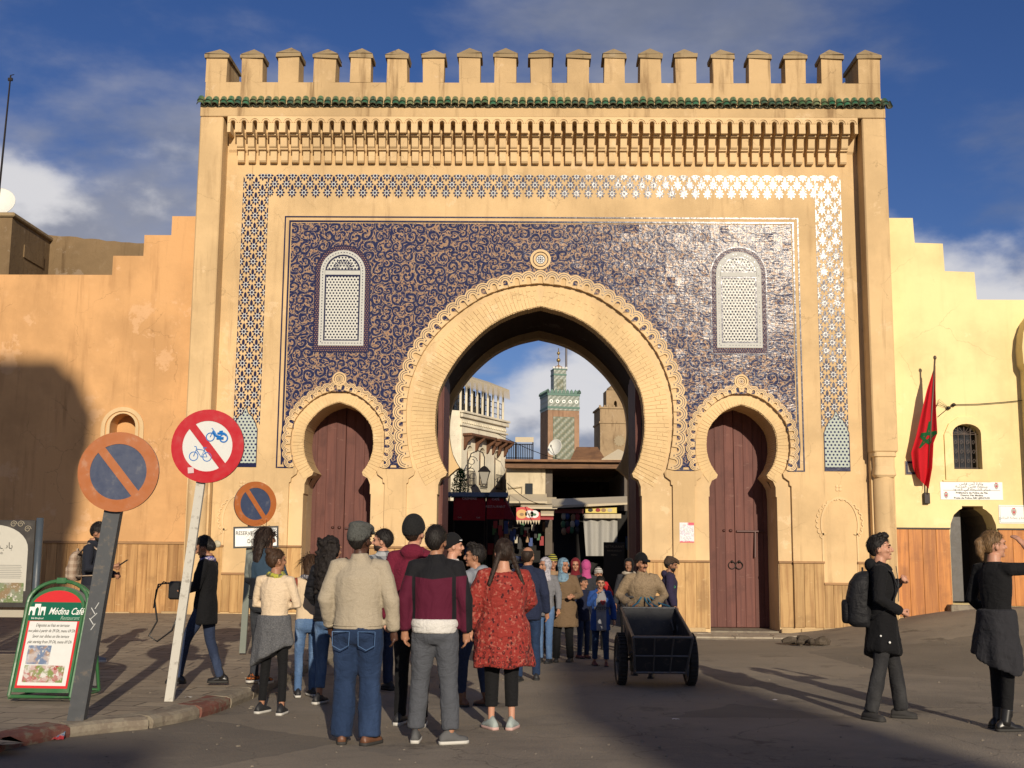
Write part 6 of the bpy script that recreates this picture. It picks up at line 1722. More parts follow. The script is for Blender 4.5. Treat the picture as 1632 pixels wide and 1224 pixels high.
rp = tag(empty('rope', hc0 + Vector((0, .9, .8))), 'blue rope looped over the handle of the handcart', 'rope')
def hw(v): return Matrix.Translation(hc0) @ Matrix.Rotation(rad(2), 4, 'Z') @ Matrix.Translation((0, 0, AX)) @ Matrix.Rotation(TILT, 4, 'X') @ Vector(v)
m = MB()
for a, b in (((-.2, .69, .46), (-.04, .97, .53)), ((.03, .69, .46), (-.03, .97, .53)), ((.27, .69, .46), (.02, .98, .53)), ((.12, .69, .45), (.0, .97, .52))): m.tube([hw(a), hw(Vector(a).lerp(Vector(b), .5)) - Vector((0, 0, .03)), hw(b)], .011, 6)
part(m, 'strand', ROPE, rp)
# ------------------------------------------------------------------ people
TEX = bpy.data.textures.new('fold_noise', 'CLOUDS'); TEX.noise_scale = .16; TEX.noise_depth = 2
TEXF = bpy.data.textures.new('crease_noise', 'CLOUDS'); TEXF.noise_scale = .06; TEXF.noise_depth = 1
TEXC = bpy.data.textures.new('curl_noise', 'CLOUDS'); TEXC.noise_scale = .035; TEXC.noise_depth = 2
def remesh(o, vox, smooth=2, disp=0.0, tex=None):
    r = o.modifiers.new('r', 'REMESH'); r.mode = 'VOXEL'; r.voxel_size = vox; r.use_smooth_shade = True
    if smooth:
        s = o.modifiers.new('s', 'SMOOTH'); s.factor = .5; s.iterations = smooth
    if disp:
        d = o.modifiers.new('d', 'DISPLACE'); d.texture = tex or TEX; d.strength = disp; d.mid_level = .5; d.texture_coords = 'LOCAL'
        if tex is None and disp >= .01:
            d = o.modifiers.new('d2', 'DISPLACE'); d.texture = TEXF; d.strength = disp * .28; d.mid_level = .5; d.texture_coords = 'LOCAL'
    return o
V = Vector
def ellr(cx, cy, z, rx, ry, n=20, p=1.0):
    return [V((cx + rx * math.copysign(abs(math.cos(a)) ** p, math.cos(a)), cy + ry * math.copysign(abs(math.sin(a)) ** p, math.sin(a)), z)) for a in [2 * PI * k / n for k in range(n)]]
SK = {n: skin('skin_' + n, c) for n, c in dict(fair=(.50, .27, .18), tan=(.36, .185, .11), brown=(.25, .125, .07), dark=(.075, .035, .022)).items()}
HR = {n: hairm('hair_' + n, c) for n, c in dict(black=(.022, .018, .016), brown=(.075, .04, .022), dark=(.04, .025, .018), fair=(.22, .13, .06)).items()}
HRC = hairm('hair_curly', (.022, .017, .015), 2.0)
EYE = plain('eye_dark', (.02, .015, .012), .3); LIP = plain('lip', (.26, .09, .07), .5)
LEATH = plain('black_leather', (.015, .014, .014), .35); BROWN_L = plain('brown_leather', (.14, .06, .03), .5); SOLE_W = plain('white_sole', (.55, .53, .48), .7); SOLE_D = plain('dark_sole', (.03, .028, .025), .8)
def mix_top(name, fn):           # cloth whose colour depends on where it sits on the body
    t = NT(name); o = t.obj(); x, y, z = t.xyz(o); col = fn(t, o, x, y, z)
    big = t.noise(t.map(o, sc=(1, 1, .55)), 7.5, 3, .5, .7); fine = t.noise(o, 130, 2)
    n = t.bump(big, .6, .05); n = t.bump(fine, .2, .003, n)
    return t.out(col, .85, n, spec=.2, sheen=.02)

class Person:
    def __init__(s, label, foot, head, face=0.0, z=0.0, group=None, vox=.012, headx=None, x=None):
        b = gnd(foot[0], foot[1], z)
        ht = pt(foot[0], head, b.y).z - z
        s.s = ht / 1.78; s.root = tag(empty('person', b, rad(face)), label, 'person', group)
        s.root.scale = (s.s,) * 3; s.vox = vox
        s.lean = 0.0; s.wid = 1.0
        s.M = Matrix.Translation(b) @ Matrix.Rotation(rad(face), 4, 'Z') @ Matrix.Scale(s.s, 4)
    def world(s, v): return s.M @ V(v)
    def bend(s, m, k=0):
        if s.lean:
            out = []
            for v in m.v[k:]:
                v = V(v); w = sst((v.z - .86) / .2); a = -s.lean * w
                q = v - V((0, 0, .93)); v = V((q.x, q.y * math.cos(a) - q.z * math.sin(a), q.y * math.sin(a) + q.z * math.cos(a))) + V((0, 0, .93)); out.append(tuple(v))
            m.v[k:] = out
        return m
    def pose(s, elbowL=(-.238, -.03, 1.15), wristL=(-.252, .05, .90), elbowR=(.238, -.03, 1.15), wristR=(.252, .05, .90),
             footL=(-.10, 0.0, 0), footR=(.10, .0, 0), hy=0.0, hp=0.0, lean=0.0, wid=1.0, toeL=-8, toeR=8, kneeL=0.03, kneeR=0.03, liftL=0.0, liftR=0.0):
        s.wid = wid
        s.arm = {}
        for sd, e, w in ((-1, elbowL, wristL), (1, elbowR, wristR)):
            sh = V((sd * .162 * (1 + (wid - 1) * .7), -.01, 1.425)); s.arm[sd] = (sh, V(e) if wid == 1 else V((e[0] * (1 + (wid - 1) * .55), e[1], e[2])), V(w) if wid == 1 else V((w[0] * (1 + (wid - 1) * .55), w[1], w[2])))
        s.leg = {}
        for sd, f, toe, kn, li in ((-1, footL, toeL, kneeL, liftL), (1, footR, toeR, kneeR, liftR)):
            hip = V((sd * .088, 0, .90)); an = V((f[0], f[1], .085 + li)); k = hip.lerp(an, .5) + V((0, kn, .01)); s.leg[sd] = (hip, k, an, rad(toe))
        s.HM = Matrix.Translation((0, .005, 1.515)) @ Matrix.Rotation(rad(hy), 4, 'Z') @ Matrix.Rotation(rad(hp), 4, 'X') @ Matrix.Scale(1.05, 4)
        s.lean = lean; return s
    # ---- body
    def body(s, tone, hands=True, bald=False):
        m = MB(); w = s.wid
        m.loft([ellr(0, 0, .84, .135 * w, .10 * w), ellr(0, -.01, .93, .155 * w, .11 * w), ellr(0, 0, 1.08, .125 * w, .09 * w), ellr(0, .01, 1.25, .15 * w, .105 * w), ellr(0, 0, 1.36, .155 * w, .10 * w), ellr(0, -.012, 1.43, .125, .08), ellr(0, -.01, 1.475, .062, .06), ellr(0, 0, 1.55, .052, .056)])
        for sd in (-1, 1):
            sh, e, wr = s.arm[sd]
            m.tube([sh + V((-sd * .04, 0, 0)), sh, sh.lerp(e, .5), e, e.lerp(wr, .35), wr], [.05, .052, .043, .036, .037, .024], 10)
            hp, kn, an, toe = s.leg[sd]
            m.tube([hp + V((0, 0, .05)), hp.lerp(kn, .4), kn, kn.lerp(an, .35), an], [.066, .056, .042, .040, .030], 10)
            fd = V((math.sin(toe) * -1 * 1.0, math.cos(toe), 0)); m.tube([an + V((0, 0, -.02)) - fd * .02, an + V((0, 0, -.055)) + fd * .04], [.03, .02], 8)
            if hands: s.hand(m, sd)
        s.bend(m)
        h = MB()
        h.ell((0, -.002, .135), (.074, .094, .102), 18, 12); h.ell((0, .032, .062), (.053, .060, .068), 14, 10); h.ell((0, .02, .10), (.066, .074, .07), 14, 10)
        h.tube([(0, .098, .122), (0, .113, .098), (0, .118, .084), (0, .1, .078)], [.010, .013, .016, .012], 8)
        h.ell((0, .080, .018), (.022, .02, .018), 8, 6)
        for sd in (-1, 1):
            h.ell((sd * .076, -.005, .10), (.010, .022, .034), 8, 6); h.ell((sd * .033, .078, .142), (.03, .02, .012), 8, 6); h.ell((sd * .04, .07, .085), (.022, .022, .02), 8, 6)
        h.move(s.HM); s.bend(h)
        m.add(h.v, h.f)
        s.bodyo = remesh(m.build('body', SK[tone], s.root, fix=False), s.vox * .85, 1)
        return s
    def hand(s, m, sd):
        sh, e, wr = s.arm[sd]; d = (wr - e).normalized()
        inn = V((-sd, 0, 0)); inn = (inn - d * inn.dot(d)).normalized() if abs(inn.dot(d)) < .95 else V((0, 0, -1))
        th = d.cross(inn) * (1 if sd > 0 else -1)
        if th.y < 0: th = -th
        c = wr + d * .05
        m.tube([wr - d * .01, wr + d * .03, wr + d * .085], [.024, .034, .034], 10, flat=.62)
        grip = getattr(s, 'grip', {}).get(sd, .35)
        for k in range(4):
            o = th * (.028 - k * .019); L = (.074, .082, .077, .06)[k]
            p0 = wr + d * .075 + o; p1 = p0 + (d * math.cos(grip) + inn * math.sin(grip)) * L * .5; p2 = p1 + (d * math.cos(grip * 2.4) + inn * math.sin(grip * 2.4)) * L * .5
            m.tube([p0, p1, p2], [.0105, .010, .008], 7)
        m.tube([wr + d * .02 + th * .025, wr + d * .055 + th * .05 + inn * .012, wr + d * .09 + th * .052 + inn * .025], [.014, .0115, .009], 7)
    def face(s, brow='black', beard=None):
        for sd in (-1, 1):
            m = MB(); m.ell((sd * .031, .0865, .116), (.0135, .008, .0065), 10, 6); m.move(s.HM); s.bend(m).build('eye', EYE, s.root, smooth=True)
            m = MB(); m.tube([(sd * .014, .1, .133), (sd * .032, .098, .138), (sd * .05, .082, .134)], [.005, .006, .003], 6); m.move(s.HM); s.bend(m).build('eyebrow', HR[brow], s.root, smooth=True)
        m = MB(); m.tube([(-.022, .085, .052), (0, .0955, .053), (.022, .085, .052)], [.004, .008, .004], 6); m.move(s.HM); s.bend(m).build('mouth', LIP, s.root, smooth=True)
        if beard:
            m = MB(); m.ell((0, .036, .047), (.059, .066, .052), 14, 10); m.ell((0, .088, .066), (.03, .012, .008), 8, 5)
            m.v = [v if v[2] < .072 else (v[0] * .8, v[1] * .8, v[2]) for v in m.v]; m.move(s.HM); s.bend(m); remesh(m.build('beard', HR[beard], s.root), .012, 1)
        return s
    # ---- hair and headgear (head-local, y forward)
    def shell(s, k, back=.03, front=.165, side=.09, cz=.138):
        m = MB(); m.ell((0, -.012, cz), (.081 * k, .102 * k, .106 * k), 24, 18)
        out = []
        for v in m.v:
            x, y, z = v; f = sst((y + .06) / .13); line = back + (front - back) * f; line = max(line, side if abs(x) > .05 and y > -.04 else line)
            if z < line: q = .78; out.append((x * q, -.012 + (y + .012) * q, cz + (z - cz) * q))
            else: out.append(v)
        m.v = out; return m
    def put(s, m, name, mat, vox=.011, smooth=1, disp=0.0, tex=None):
        m.move(s.HM); s.bend(m); return remesh(m.build(name, mat, s.root, fix=False), vox, smooth, disp, tex)
    def hair(s, kind, col='black'):
        mt = HRC if kind == 'curly' else HR[col]
        if kind == 'short': s.put(s.shell(1.04), 'hair', mt, disp=.006, tex=TEXC)
        if kind == 'quiff':
            m = s.shell(1.05, side=.115); m.ell((0, .05, .222), (.058, .05, .03), 12, 8)
            rr = random.Random(3)
            for q in range(26): x0 = rr.uniform(-.06, .06); m.tube([(x0, rr.uniform(-.05, .06), .225), (x0 + rr.gauss(0, .012), rr.uniform(.0, .09), rr.uniform(.245, .268))], [.014, .004], 6)
            s.put(m, 'hair', mt, vox=.008, disp=.008, tex=TEXC)
        if kind == 'balding':
            m = s.shell(1.03, front=.3, side=.1); m.v = [(x * .97, y, min(z, .19)) for x, y, z in m.v]; s.put(m, 'hair', mt, disp=.008, tex=TEXC)
        if kind == 'bun':
            m = s.shell(1.03, front=.17, side=.12); m.ell((0, -.085, .215), (.045, .042, .04), 12, 8); s.put(m, 'hair', mt, disp=.012, tex=TEXC)
        if kind == 'ponytail':
            m = s.shell(1.03, side=.12); m.tube([(0, -.1, .18), (0, -.135, .15), (0, -.13, .05), (0, -.11, -.02)], [.02, .034, .036, .012], 10); s.put(m, 'hair', mt, disp=.012, tex=TEXC)
        if kind == 'lowbun':
            m = s.shell(1.05, side=.10); m.ell((0, -.09, .075), (.05, .045, .05), 12, 8); m.ell((.0, -.11, .1), (.03, .03, .06), 10, 8); s.put(m, 'hair', mt, disp=.014, tex=TEXC)
        if kind == 'long':
            m = s.shell(1.06, back=-.06, side=.04)
            m.loft([ellr(0, -.05, .16, .075, .05, 16), ellr(0, -.065, .06, .086, .052, 16), ellr(0, -.085, -.05, .088, .045, 16), ellr(0, -.10, -.16, .075, .03, 16), ellr(0, -.105, -.235, .05, .015, 16)]); s.put(m, 'hair', mt, disp=.016, tex=TEXC)
        if kind == 'bob':
            m = s.shell(1.06, back=-.05, side=.03); m.loft([ellr(0, -.03, .16, .085, .07, 16), ellr(0, -.045, .05, .092, .07, 16), ellr(0, -.055, -.045, .088, .055, 16), ellr(0, -.06, -.09, .06, .03, 16)]); s.put(m, 'hair', mt, disp=.014, tex=TEXC)
        if kind == 'curly':
            m = MB(); rng = random.Random(4); m.ell((0, -.03, .14), (.105, .115, .125), 16, 12)
            m.loft([ellr(0, -.07, .16, .10, .07, 16), ellr(0, -.09, .0, .135, .08, 16), ellr(0, -.10, -.15, .14, .07, 16), ellr(0, -.10, -.28, .11, .05, 16), ellr(0, -.1, -.34, .05, .02, 16)])
            for k in range(70):
                a, z = rng.uniform(PI * .9, PI * 2.1), rng.uniform(-.32, .22); r = .12 if z < .1 else .10
                m.ell((r * math.cos(a), -.07 + r * .75 * math.sin(a), z), (.026, .026, .03), 7, 5)
            m.v = [(x, min(y, .035), z) for x, y, z in m.v]; s.put(m, 'hair', mt, .012, 1, .045, TEXC)
        if kind == 'braids':
            m = s.shell(1.05, back=.02, side=.06)
            for sd in (-1, 1):
                for k in range(9): m.ell((sd * (.06 + .012 * k), -.075 - .004 * k, .10 - .033 * k), (.031 - .0012 * k, .028, .027), 8, 6)
                for k in range(4): m.ell((sd * .045, -.07 + .02 * k, .19 + .012 * (k % 2)), (.026, .024, .022), 8, 6)
            s.put(m, 'hair', mt, .011, 1, .008, TEXC)
        if kind in ('short', 'quiff', 'long', 'bob', 'bun', 'ponytail', 'lowbun', 'braids') and s.vox < .0125: s.strands(mt, kind)
        return s
    def strands(s, mat, kind, n=520):
        rng = random.Random(hash(s.root['label']) % 1000 if False else len(s.root['label']) * 7); m = MB()
        long_ = kind in ('long', 'bob')
        for _ in range(n):
            a = rng.uniform(0, 2 * PI); e = math.asin(rng.uniform(-.35 if not long_ else -.7, 1.0))
            d = V((math.cos(e) * math.cos(a), math.cos(e) * math.sin(a), math.sin(e)))
            p0 = V((.083 * d.x, -.012 + .104 * d.y, .138 + .108 * d.z)) * 1.0
            f = sst((p0.y + .06) / .13); line = .03 + (.165 - .03) * f
            if abs(p0.x) > .05 and p0.y > -.04: line = max(line, .09)
            if long_: line = -.3 if p0.y < 0 else line
            if p0.z < line: continue
            tn = V((0, -.35, -1)) if p0.y < .04 else V((rng.choice((-1, 1)) * .8, .1, -.25))
            tn = tn - d * tn.dot(d); tn += V((rng.gauss(0, .16), rng.gauss(0, .16), rng.gauss(0, .12)))
            if tn.length < .01: continue
            tn.normalize(); L = rng.uniform(.025, .045) if not long_ else rng.uniform(.08, .2)
            if kind == 'curly': L = .05
            sd = d.cross(tn).normalized() * (.0022 if not long_ else .003)
            q0 = p0 + d * .002; q1 = p0 + d * .004 + tn * L * .5; q2 = p0 + d * rng.uniform(-.004, .006) + tn * L + (V((0, -.02, -.05)) if long_ else V())
            m.add([q0 - sd, q0 + sd, q1 + sd, q1 - sd, q2], [(0, 1, 2, 3), (3, 2, 4)])
        m.move(s.HM); s.bend(m); o = m.build('hair_strands', mat, s.root, fix=False, smooth=True); tag(o, kind='stuff')
    def beanie(s, mat, k=1.14, name='beanie'):
        m = s.shell(k, back=.075, front=.15, side=.09, cz=.15); s.put(m, name, mat, .012, 2, .008); return s
    def flatcap(s, mat, name='flat_cap'):
        m = s.shell(1.12, back=.09, front=.16, side=.12, cz=.148); m.ell((0, .02, .215), (.098, .125, .042), 16, 8, M=Matrix.Rotation(rad(-12), 3, 'X')); m.ell((0, .115, .165), (.07, .05, .014), 14, 6, M=Matrix.Rotation(rad(-18), 3, 'X')); s.put(m, name, mat, .012, 2, .006); return s
    def ballcap(s, mat):
        m = s.shell(1.1, back=.12, front=.165, side=.14, cz=.15); m.ell((0, .135, .165), (.065, .07, .010), 14, 6, M=Matrix.Rotation(rad(-14), 3, 'X')); s.put(m, 'cap', mat, .011, 2); return s
    def hijab(s, mat, drape=True):
        m = MB(); m.ell((0, -.012, .138), (.097, .116, .122), 24, 18)
        m.v = [((x * .7, -.012 + (y + .012) * .7, .138 + (z - .138) * .7) if (y > .035 and -.02 < z < .19 and abs(x) < .066) else (x, y, z)) for x, y, z in m.v]
        if drape: m.loft([ellr(0, -.03, .07, .08, .07, 18), ellr(0, -.02, .0, .082, .08, 18), ellr(0, .0, -.045, .10, .10, 18), ellr(0, .0, -.085, .13, .115, 18), ellr(0, .01, -.13, .135, .115, 18), ellr(0, .02, -.16, .10, .09, 18)])
        s.put(m, 'headscarf', mat, .012, 2, .012); return s
    # ---- clothes
    def top(s, mat, hem=.86, loose=1.0, sleeve=1.0, name='jacket', hood=False, collar=False, flare=0.0, cuff=.0, disp=.016, vox=None, neck=1.485, sleeves=True, short=1.0):
        m = MB(); w = s.wid * loose
        hz = [hem, hem + .04, .97, 1.08, 1.22, 1.33, 1.40, 1.445, neck]
        rs = [(.162 + flare, .122 + flare), (.166 + flare, .127 + flare), (.166 + flare * .6, .127 + flare * .5), (.153, .12), (.17, .13), (.178, .128), (.162, .112), (.112, .09), (.07, .072)]
        ring = []
        for z, (a, b) in zip(hz, rs):
            if z <= hem + .001 or z > hem: ring.append((z, a, b))
        ring = sorted(ring, key=lambda q: q[0])
        m.loft([ellr(0, -.002, z, a * (w if z < 1.40 else 1 + (w - 1) * .5), b * (w if z < 1.4 else 1), 24) for z, a, b in ring])
        for sd in (-1, 1):
            if not sleeves: continue
            sh, e, wr = s.arm[sd]; we = e.lerp(wr, (.97 - cuff) * short)
            m.tube([sh + V((-sd * .07, 0, .0)), sh + V((sd * .005, 0, -.005)), sh.lerp(e, .5), e, e.lerp(wr, .5 * short), we], [.066 * loose, .07 * loose, .064 * sleeve, .058 * sleeve, .054 * sleeve, .047 * sleeve], 12)
        if hood:
            m.ell((0, -.095, 1.47), (.105, .06, .07), 14, 8); m.tube([(-.085, -.03, 1.49), (-.05, .06, 1.455), (0, .085, 1.43), (.05, .06, 1.455), (.085, -.03, 1.49)], .03, 8)
        if collar: m.loft([ellr(0, -.005, 1.455, .085, .085, 18), ellr(0, -.005, 1.525, .072, .076, 18)])
        s.bend(m); o_ = remesh(m.build(name, mat, s.root, fix=False), vox or .014, 2, disp)
        if sleeves and name in ('sweater', 'hoodie', 'jacket', 'fleece'):
            r = MB(); a, b = (rs[0][0] * w + .001, rs[0][1] * w + .001)
            for dz in (.024, .046): r.tube([(a * math.cos(q), b * math.sin(q) - .002, hem + dz) for q in [2 * PI * k / 28 for k in range(29)]], .0075, 6)
            s.bend(r).build('hem_band', mat, s.root, smooth=True)
            for sd in (-1, 1):
                sh, e, wr = s.arm[sd]; r = MB()
                q0, q1 = e.lerp(wr, .86 - cuff), e.lerp(wr, .985 - cuff); r.tube([q0, q0.lerp(q1, .3), q1], [.047 * sleeve, .049 * sleeve, .041 * sleeve], 12); s.bend(r).build('cuff', mat, s.root, smooth=True)
        return o_
    def legs(s, mat, width=1.0, hem=.07, name='trousers', disp=.014, waist=1.02, flare=1.0, short=1.0):
        m = MB(); w = s.wid
        m.loft([ellr(0, -.005, waist, .152 * w, .112 * w, 22), ellr(0, -.012, .93, .168 * w, .125 * w, 22), ellr(0, -.015, .85, .165 * w, .122 * w, 22), ellr(0, -.01, .79, .12 * w, .09 * w, 22)])
        for sd in (-1, 1):
            hp, kn, an, toe = s.leg[sd]; ww = width * (1 + (w - 1) * .6)
            e = kn.lerp(an, (1 - (hem - .085) / .40) * short)
            m.tube([hp + V((0, -.004, .04)), hp.lerp(kn, .35), hp.lerp(kn, .75), kn, kn.lerp(e, .5), kn.lerp(e, .92), e], [.088 * ww, .09 * ww, .074 * ww, .066 * ww, .061 * ww * flare, .057 * ww * flare, .059 * ww * flare], 14)
        return remesh(m.build(name, mat, s.root, fix=False), .015, 3, disp)
    def skirt(s, mat, z0, z1, a0=.17, a1=.24, name='skirt', slant=0.0, back=.0, disp=.02, front=True, fo=1.0):
        m = MB(); w = s.wid; N = 56
        def ring(z, a, b, dy=0):
            f = 1 - (z - z1) / (z0 - z1); out = []
            for i, v in enumerate(ellr(0, -.01, z, a * w, b * w, N)):
                k = 1 + fo * .075 * f * math.sin(i / N * 2 * PI * 7 + 1.3 + z) + fo * .05 * f * math.sin(i / N * 2 * PI * 3 + z * 4)
                out.append(V((v.x * k, v.y * k + dy, v.z + slant * v.x * f + fo * .012 * f * math.sin(i * .55))))
            return out
        R = [ring(z0, a0, a0 * .78), ring(z0 - .05, a0 * 1.06, a0 * .84), ring((z0 + z1) / 2, (a0 + a1) / 2, (a0 + a1) / 2 * .8), ring(z1 + .03, a1, a1 * .8), ring(z1, a1 * .97, a1 * .77)]
        if not front: R = [[V((v.x * (1 if v.y < .05 else .75), min(v.y, .07), v.z)) for v in r] for r in R]
        m.loft(R); return remesh(m.build(name, mat, s.root, fix=False), .015, 2, disp)
    def shoes(s, mat, sole=SOLE_D, boot=0.0, k=1.0):
        for sd in (-1, 1):
            hp, kn, an, toe = s.leg[sd]; li = an.z - .085
            m = MB()
            secs = [(-.098, .026, .045, .07), (-.08, .034, .065, .095), (-.03, .039, .105, .12), (.025, .040, .085, .10), (.07, .043, .048, .075), (.115, .042, .04, .06), (.145, .027, .03, .048)]
            U = [[V((wd * k * c, y * k, .02 + h * max(0, sn) * 1.0)) for c, sn in [(math.cos(a), math.sin(a)) for a in [PI * i / 8 for i in range(9)]]] for y, wd, h, _ in secs]
            m.loft(U, 0)
            B = [[V((wd * 1.08 * k * c, y * 1.03 * k, z)) for c, z in ((1, 0), (1, .026), (-1, .026), (-1, 0))] for y, wd, h, _ in secs]
            m.loft(B, 1)
            m.move(Matrix.Translation((an.x, an.y, li)) @ Matrix.Rotation(toe, 4, 'Z'))
            if boot: m.tube([an - V((0, .02, .035)), an - V((0, .012, 0)), an.lerp(kn, boot / .45), an.lerp(kn, boot / .4)], [.044, .045, .05, .05], 14, 0)
            m.build('boot' if boot else 'shoe', [mat, sole], s.root, smooth=True)
        return s
    def scarf(s, mat, k=1.0):
        m = MB(); m.tube([(.095 * k * math.cos(a), .085 * k * math.sin(a) - .005, 1.475 + .015 * math.sin(a * 2)) for a in [2 * PI * i / 16 for i in range(17)]], .036 * k, 8); m.ell((0, .075, 1.43), (.05, .03, .06), 10, 8); s.bend(m)
        return remesh(m.build('scarf', mat, s.root, fix=False), .014, 1, .018, TEXC)

def backpack(label, P, mat, w=.30, h=.46, d=.18, z=1.13, y=-.16, strap=True, cat='backpack', k=1.0):
    b = tag(empty('backpack', P.world((0, y, z - h / 2)), P.root.rotation_euler.z), label, cat); b.scale = P.root.scale
    m = MB(); R = []
    for f, a, c in ((0, .80, .75), (.08, .98, 1.0), (.5, 1.0, 1.0), (.8, .95, .85), (.95, .72, .6), (1, .45, .35)): R.append([V((v.x, v.y - d * .5 * c, h * f)) for v in ellr(0, 0, 0, w / 2 * a, d / 2 * c, 24, .6)])
    m.loft(R); remesh(m.build('bag', mat, b, fix=False), .015, 2, .012)
    m = MB(); m.loft([[V((v.x, v.y - d * .96, h * f)) for v in ellr(0, 0, 0, w * .36 * a, d * .22 * a, 18, .6)] for f, a in ((.06, .85), (.12, 1), (.42, 1), (.48, .8))]); remesh(m.build('front_pocket', mat, b, fix=False), .014, 2)
    m = MB(); m.tube([(-.03, -d * .3, h * .97), (-.02, -d * .3, h * 1.06), (.02, -d * .3, h * 1.06), (.03, -d * .3, h * .97)], .009, 6); m.build('grab_handle', mat, b, smooth=True)
    for sd in (-1, 1):
        if not strap: break
        m = MB(); o = z - h / 2; pts = [(sd * .10, .0, h * .88), (sd * .125, -y - .02, 1.485 - o), (sd * .135, -y + .10, 1.40 - o), (sd * .13, -y + .15, 1.25 - o), (sd * .17, -y + .08, 1.08 - o), (sd * .15, .0, h * .15)]
        m.tube(pts, .024, 8, flat=.4); m.build('shoulder_strap', mat, b, smooth=True)
    return b
def C(name, c, **k): return cloth(name, c, **k)
JEAN_D = C('jeans_dark', (.022, .032, .065), patt='denim', c2=(.045, .065, .12)); JEAN_B = C('jeans_blue', (.07, .13, .25), patt='denim', c2=(.16, .25, .40)); JEAN_N = C('jeans_navy', (.016, .032, .075), patt='denim', c2=(.028, .052, .115))
BLK = C('black_cloth', (.007, .007, .008)); BLK2 = C('black_jersey', (.009, .009, .010)); CHAR = C('charcoal_cloth', (.03, .031, .036)); NAVY = C('navy_cloth', (.012, .015, .035))
SNK = plain('black_sneaker', (.02, .02, .022), .6); SNKG = plain('grey_sneaker', (.24, .25, .26), .7)

def zpave(px, py): return .135 if py > 1060 else .19
# 1 man with phone by the left wall
p = Person('bearded man in dark jacket looking at a phone by the orange wall', (139, 1054), 829, -88, .19)
p.grip = {1: .9, -1: .9}
p.pose(elbowR=(.27, .02, 1.16), wristR=(.17, .30, 1.20), elbowL=(-.27, .0, 1.15), wristL=(-.15, .24, 1.08), hp=-24, footL=(-.1, -.05, 0), footR=(.1, .12, 0)).body('tan').face('black', 'black').hair('quiff', 'black')
p.legs(CHAR); p.top(C('dark_navy_jacket', (.017, .019, .028)), hem=.80, collar=True); p.shoes(SNKG, SOLE_W)
backpack('small beige patterned backpack worn by the man with the phone', p, C('beige_check', (.42, .33, .25), patt='plaid', c2=(.25, .17, .12)), .27, .38, .14, 1.2)
ph = tag(empty('phone', p.world((.12, .42, 1.24)), p.root.rotation_euler.z), 'dark mobile phone held by the bearded man at the wall', 'phone')
MB().bev((-.035, -.004, -.07), (.035, .004, .07), .003).build('case', plain('phone_black', (.02, .02, .02), .3), ph).rotation_euler = (rad(-55), 0, 0)
# 2 woman in black coat
p = Person('woman in black coat walking left past the white sign post', (322, 1089), 851, 86, .135, vox=.011)
p.grip = {1: .8, -1: .8}
p.pose(elbowR=(.25, .02, 1.16), wristR=(.12, .27, 1.15), elbowL=(-.25, .04, 1.15), wristL=(-.10, .28, 1.10), footL=(-.09, .27, 0), footR=(.09, -.19, 0), kneeL=.06, kneeR=.05, hp=-22, hy=-4).body('tan').face('black').hair('lowbun', 'black')
p.legs(JEAN_D, .95); p.top(BLK, hem=.70, name='coat', collar=True, flare=.02, sleeve=1.1); p.scarf(C('violet_scarf', (.10, .09, .28), patt='flower', c2=(.45, .40, .45)), .85); p.shoes(LEATH, SOLE_D, boot=.14)
m = MB(); m.ell((0, 0, 0), (.022, .05, .045), 12, 8)
o = m.build('hair_clip', plain('bone_clip', (.45, .40, .28), .5), p.root); o.location = (0.03, -.1, 1.66)
cb_ = tag(empty('camera_bag', p.world((0, .36, 1.10)), p.root.rotation_euler.z), 'black camera bag with dangling strap held by the woman in the black coat', 'bag')
MB().bev((-.10, -.07, -.10), (.10, .07, .10), .02).build('bag', LEATH, cb_); m = MB(); m.tube([(0, .07, .08), (0, .22, .06), (.02, .26, -.12), (.02, .22, -.34), (.01, .30, -.50), (0, .20, -.56), (0, .04, -.44), (0, -.05, -.2)], .010, 6); m.tube([(0, .07, .06), (0, .16, .09), (0, .24, .0), (0, .26, -.2)], .008, 6); m.build('strap', LEATH, cb_, smooth=True)
# 3 long-haired woman in bomber
def f3(t, o, x, y, z): return t.mix(t.step(z, 1.17, 1.2), (.013, .014, .02), t.mix(t.step(t.math('ADD', x, t.math('MULTIPLY', t.noise(o, 9, 3), .06)), -.07, -.05), (.20, .22, .20), (.03, .055, .085)))
p = Person('woman with long straight dark hair and denim-and-black jacket beside the small no-parking sign', (414, 1088), 838, -24, .13)
p.pose(hy=-28, elbowL=(-.25, .05, 1.16), wristL=(-.14, .2, 1.08), elbowR=(.25, .05, 1.16), wristR=(.15, .2, 1.08), footL=(-.10, .02, 0), footR=(.11, -.05, 0)).body('tan').hair('long', 'dark')
p.legs(C('grey_jeans', (.035, .038, .045), patt='denim', c2=(.07, .075, .08)), .88); p.top(mix_top('denim_bomber', f3), hem=.93, loose=1.08, sleeve=1.1, collar=True); p.shoes(C('flame_sneaker', (.02, .02, .02), patt='flower', c2=(.6, .16, .02)), SOLE_W)
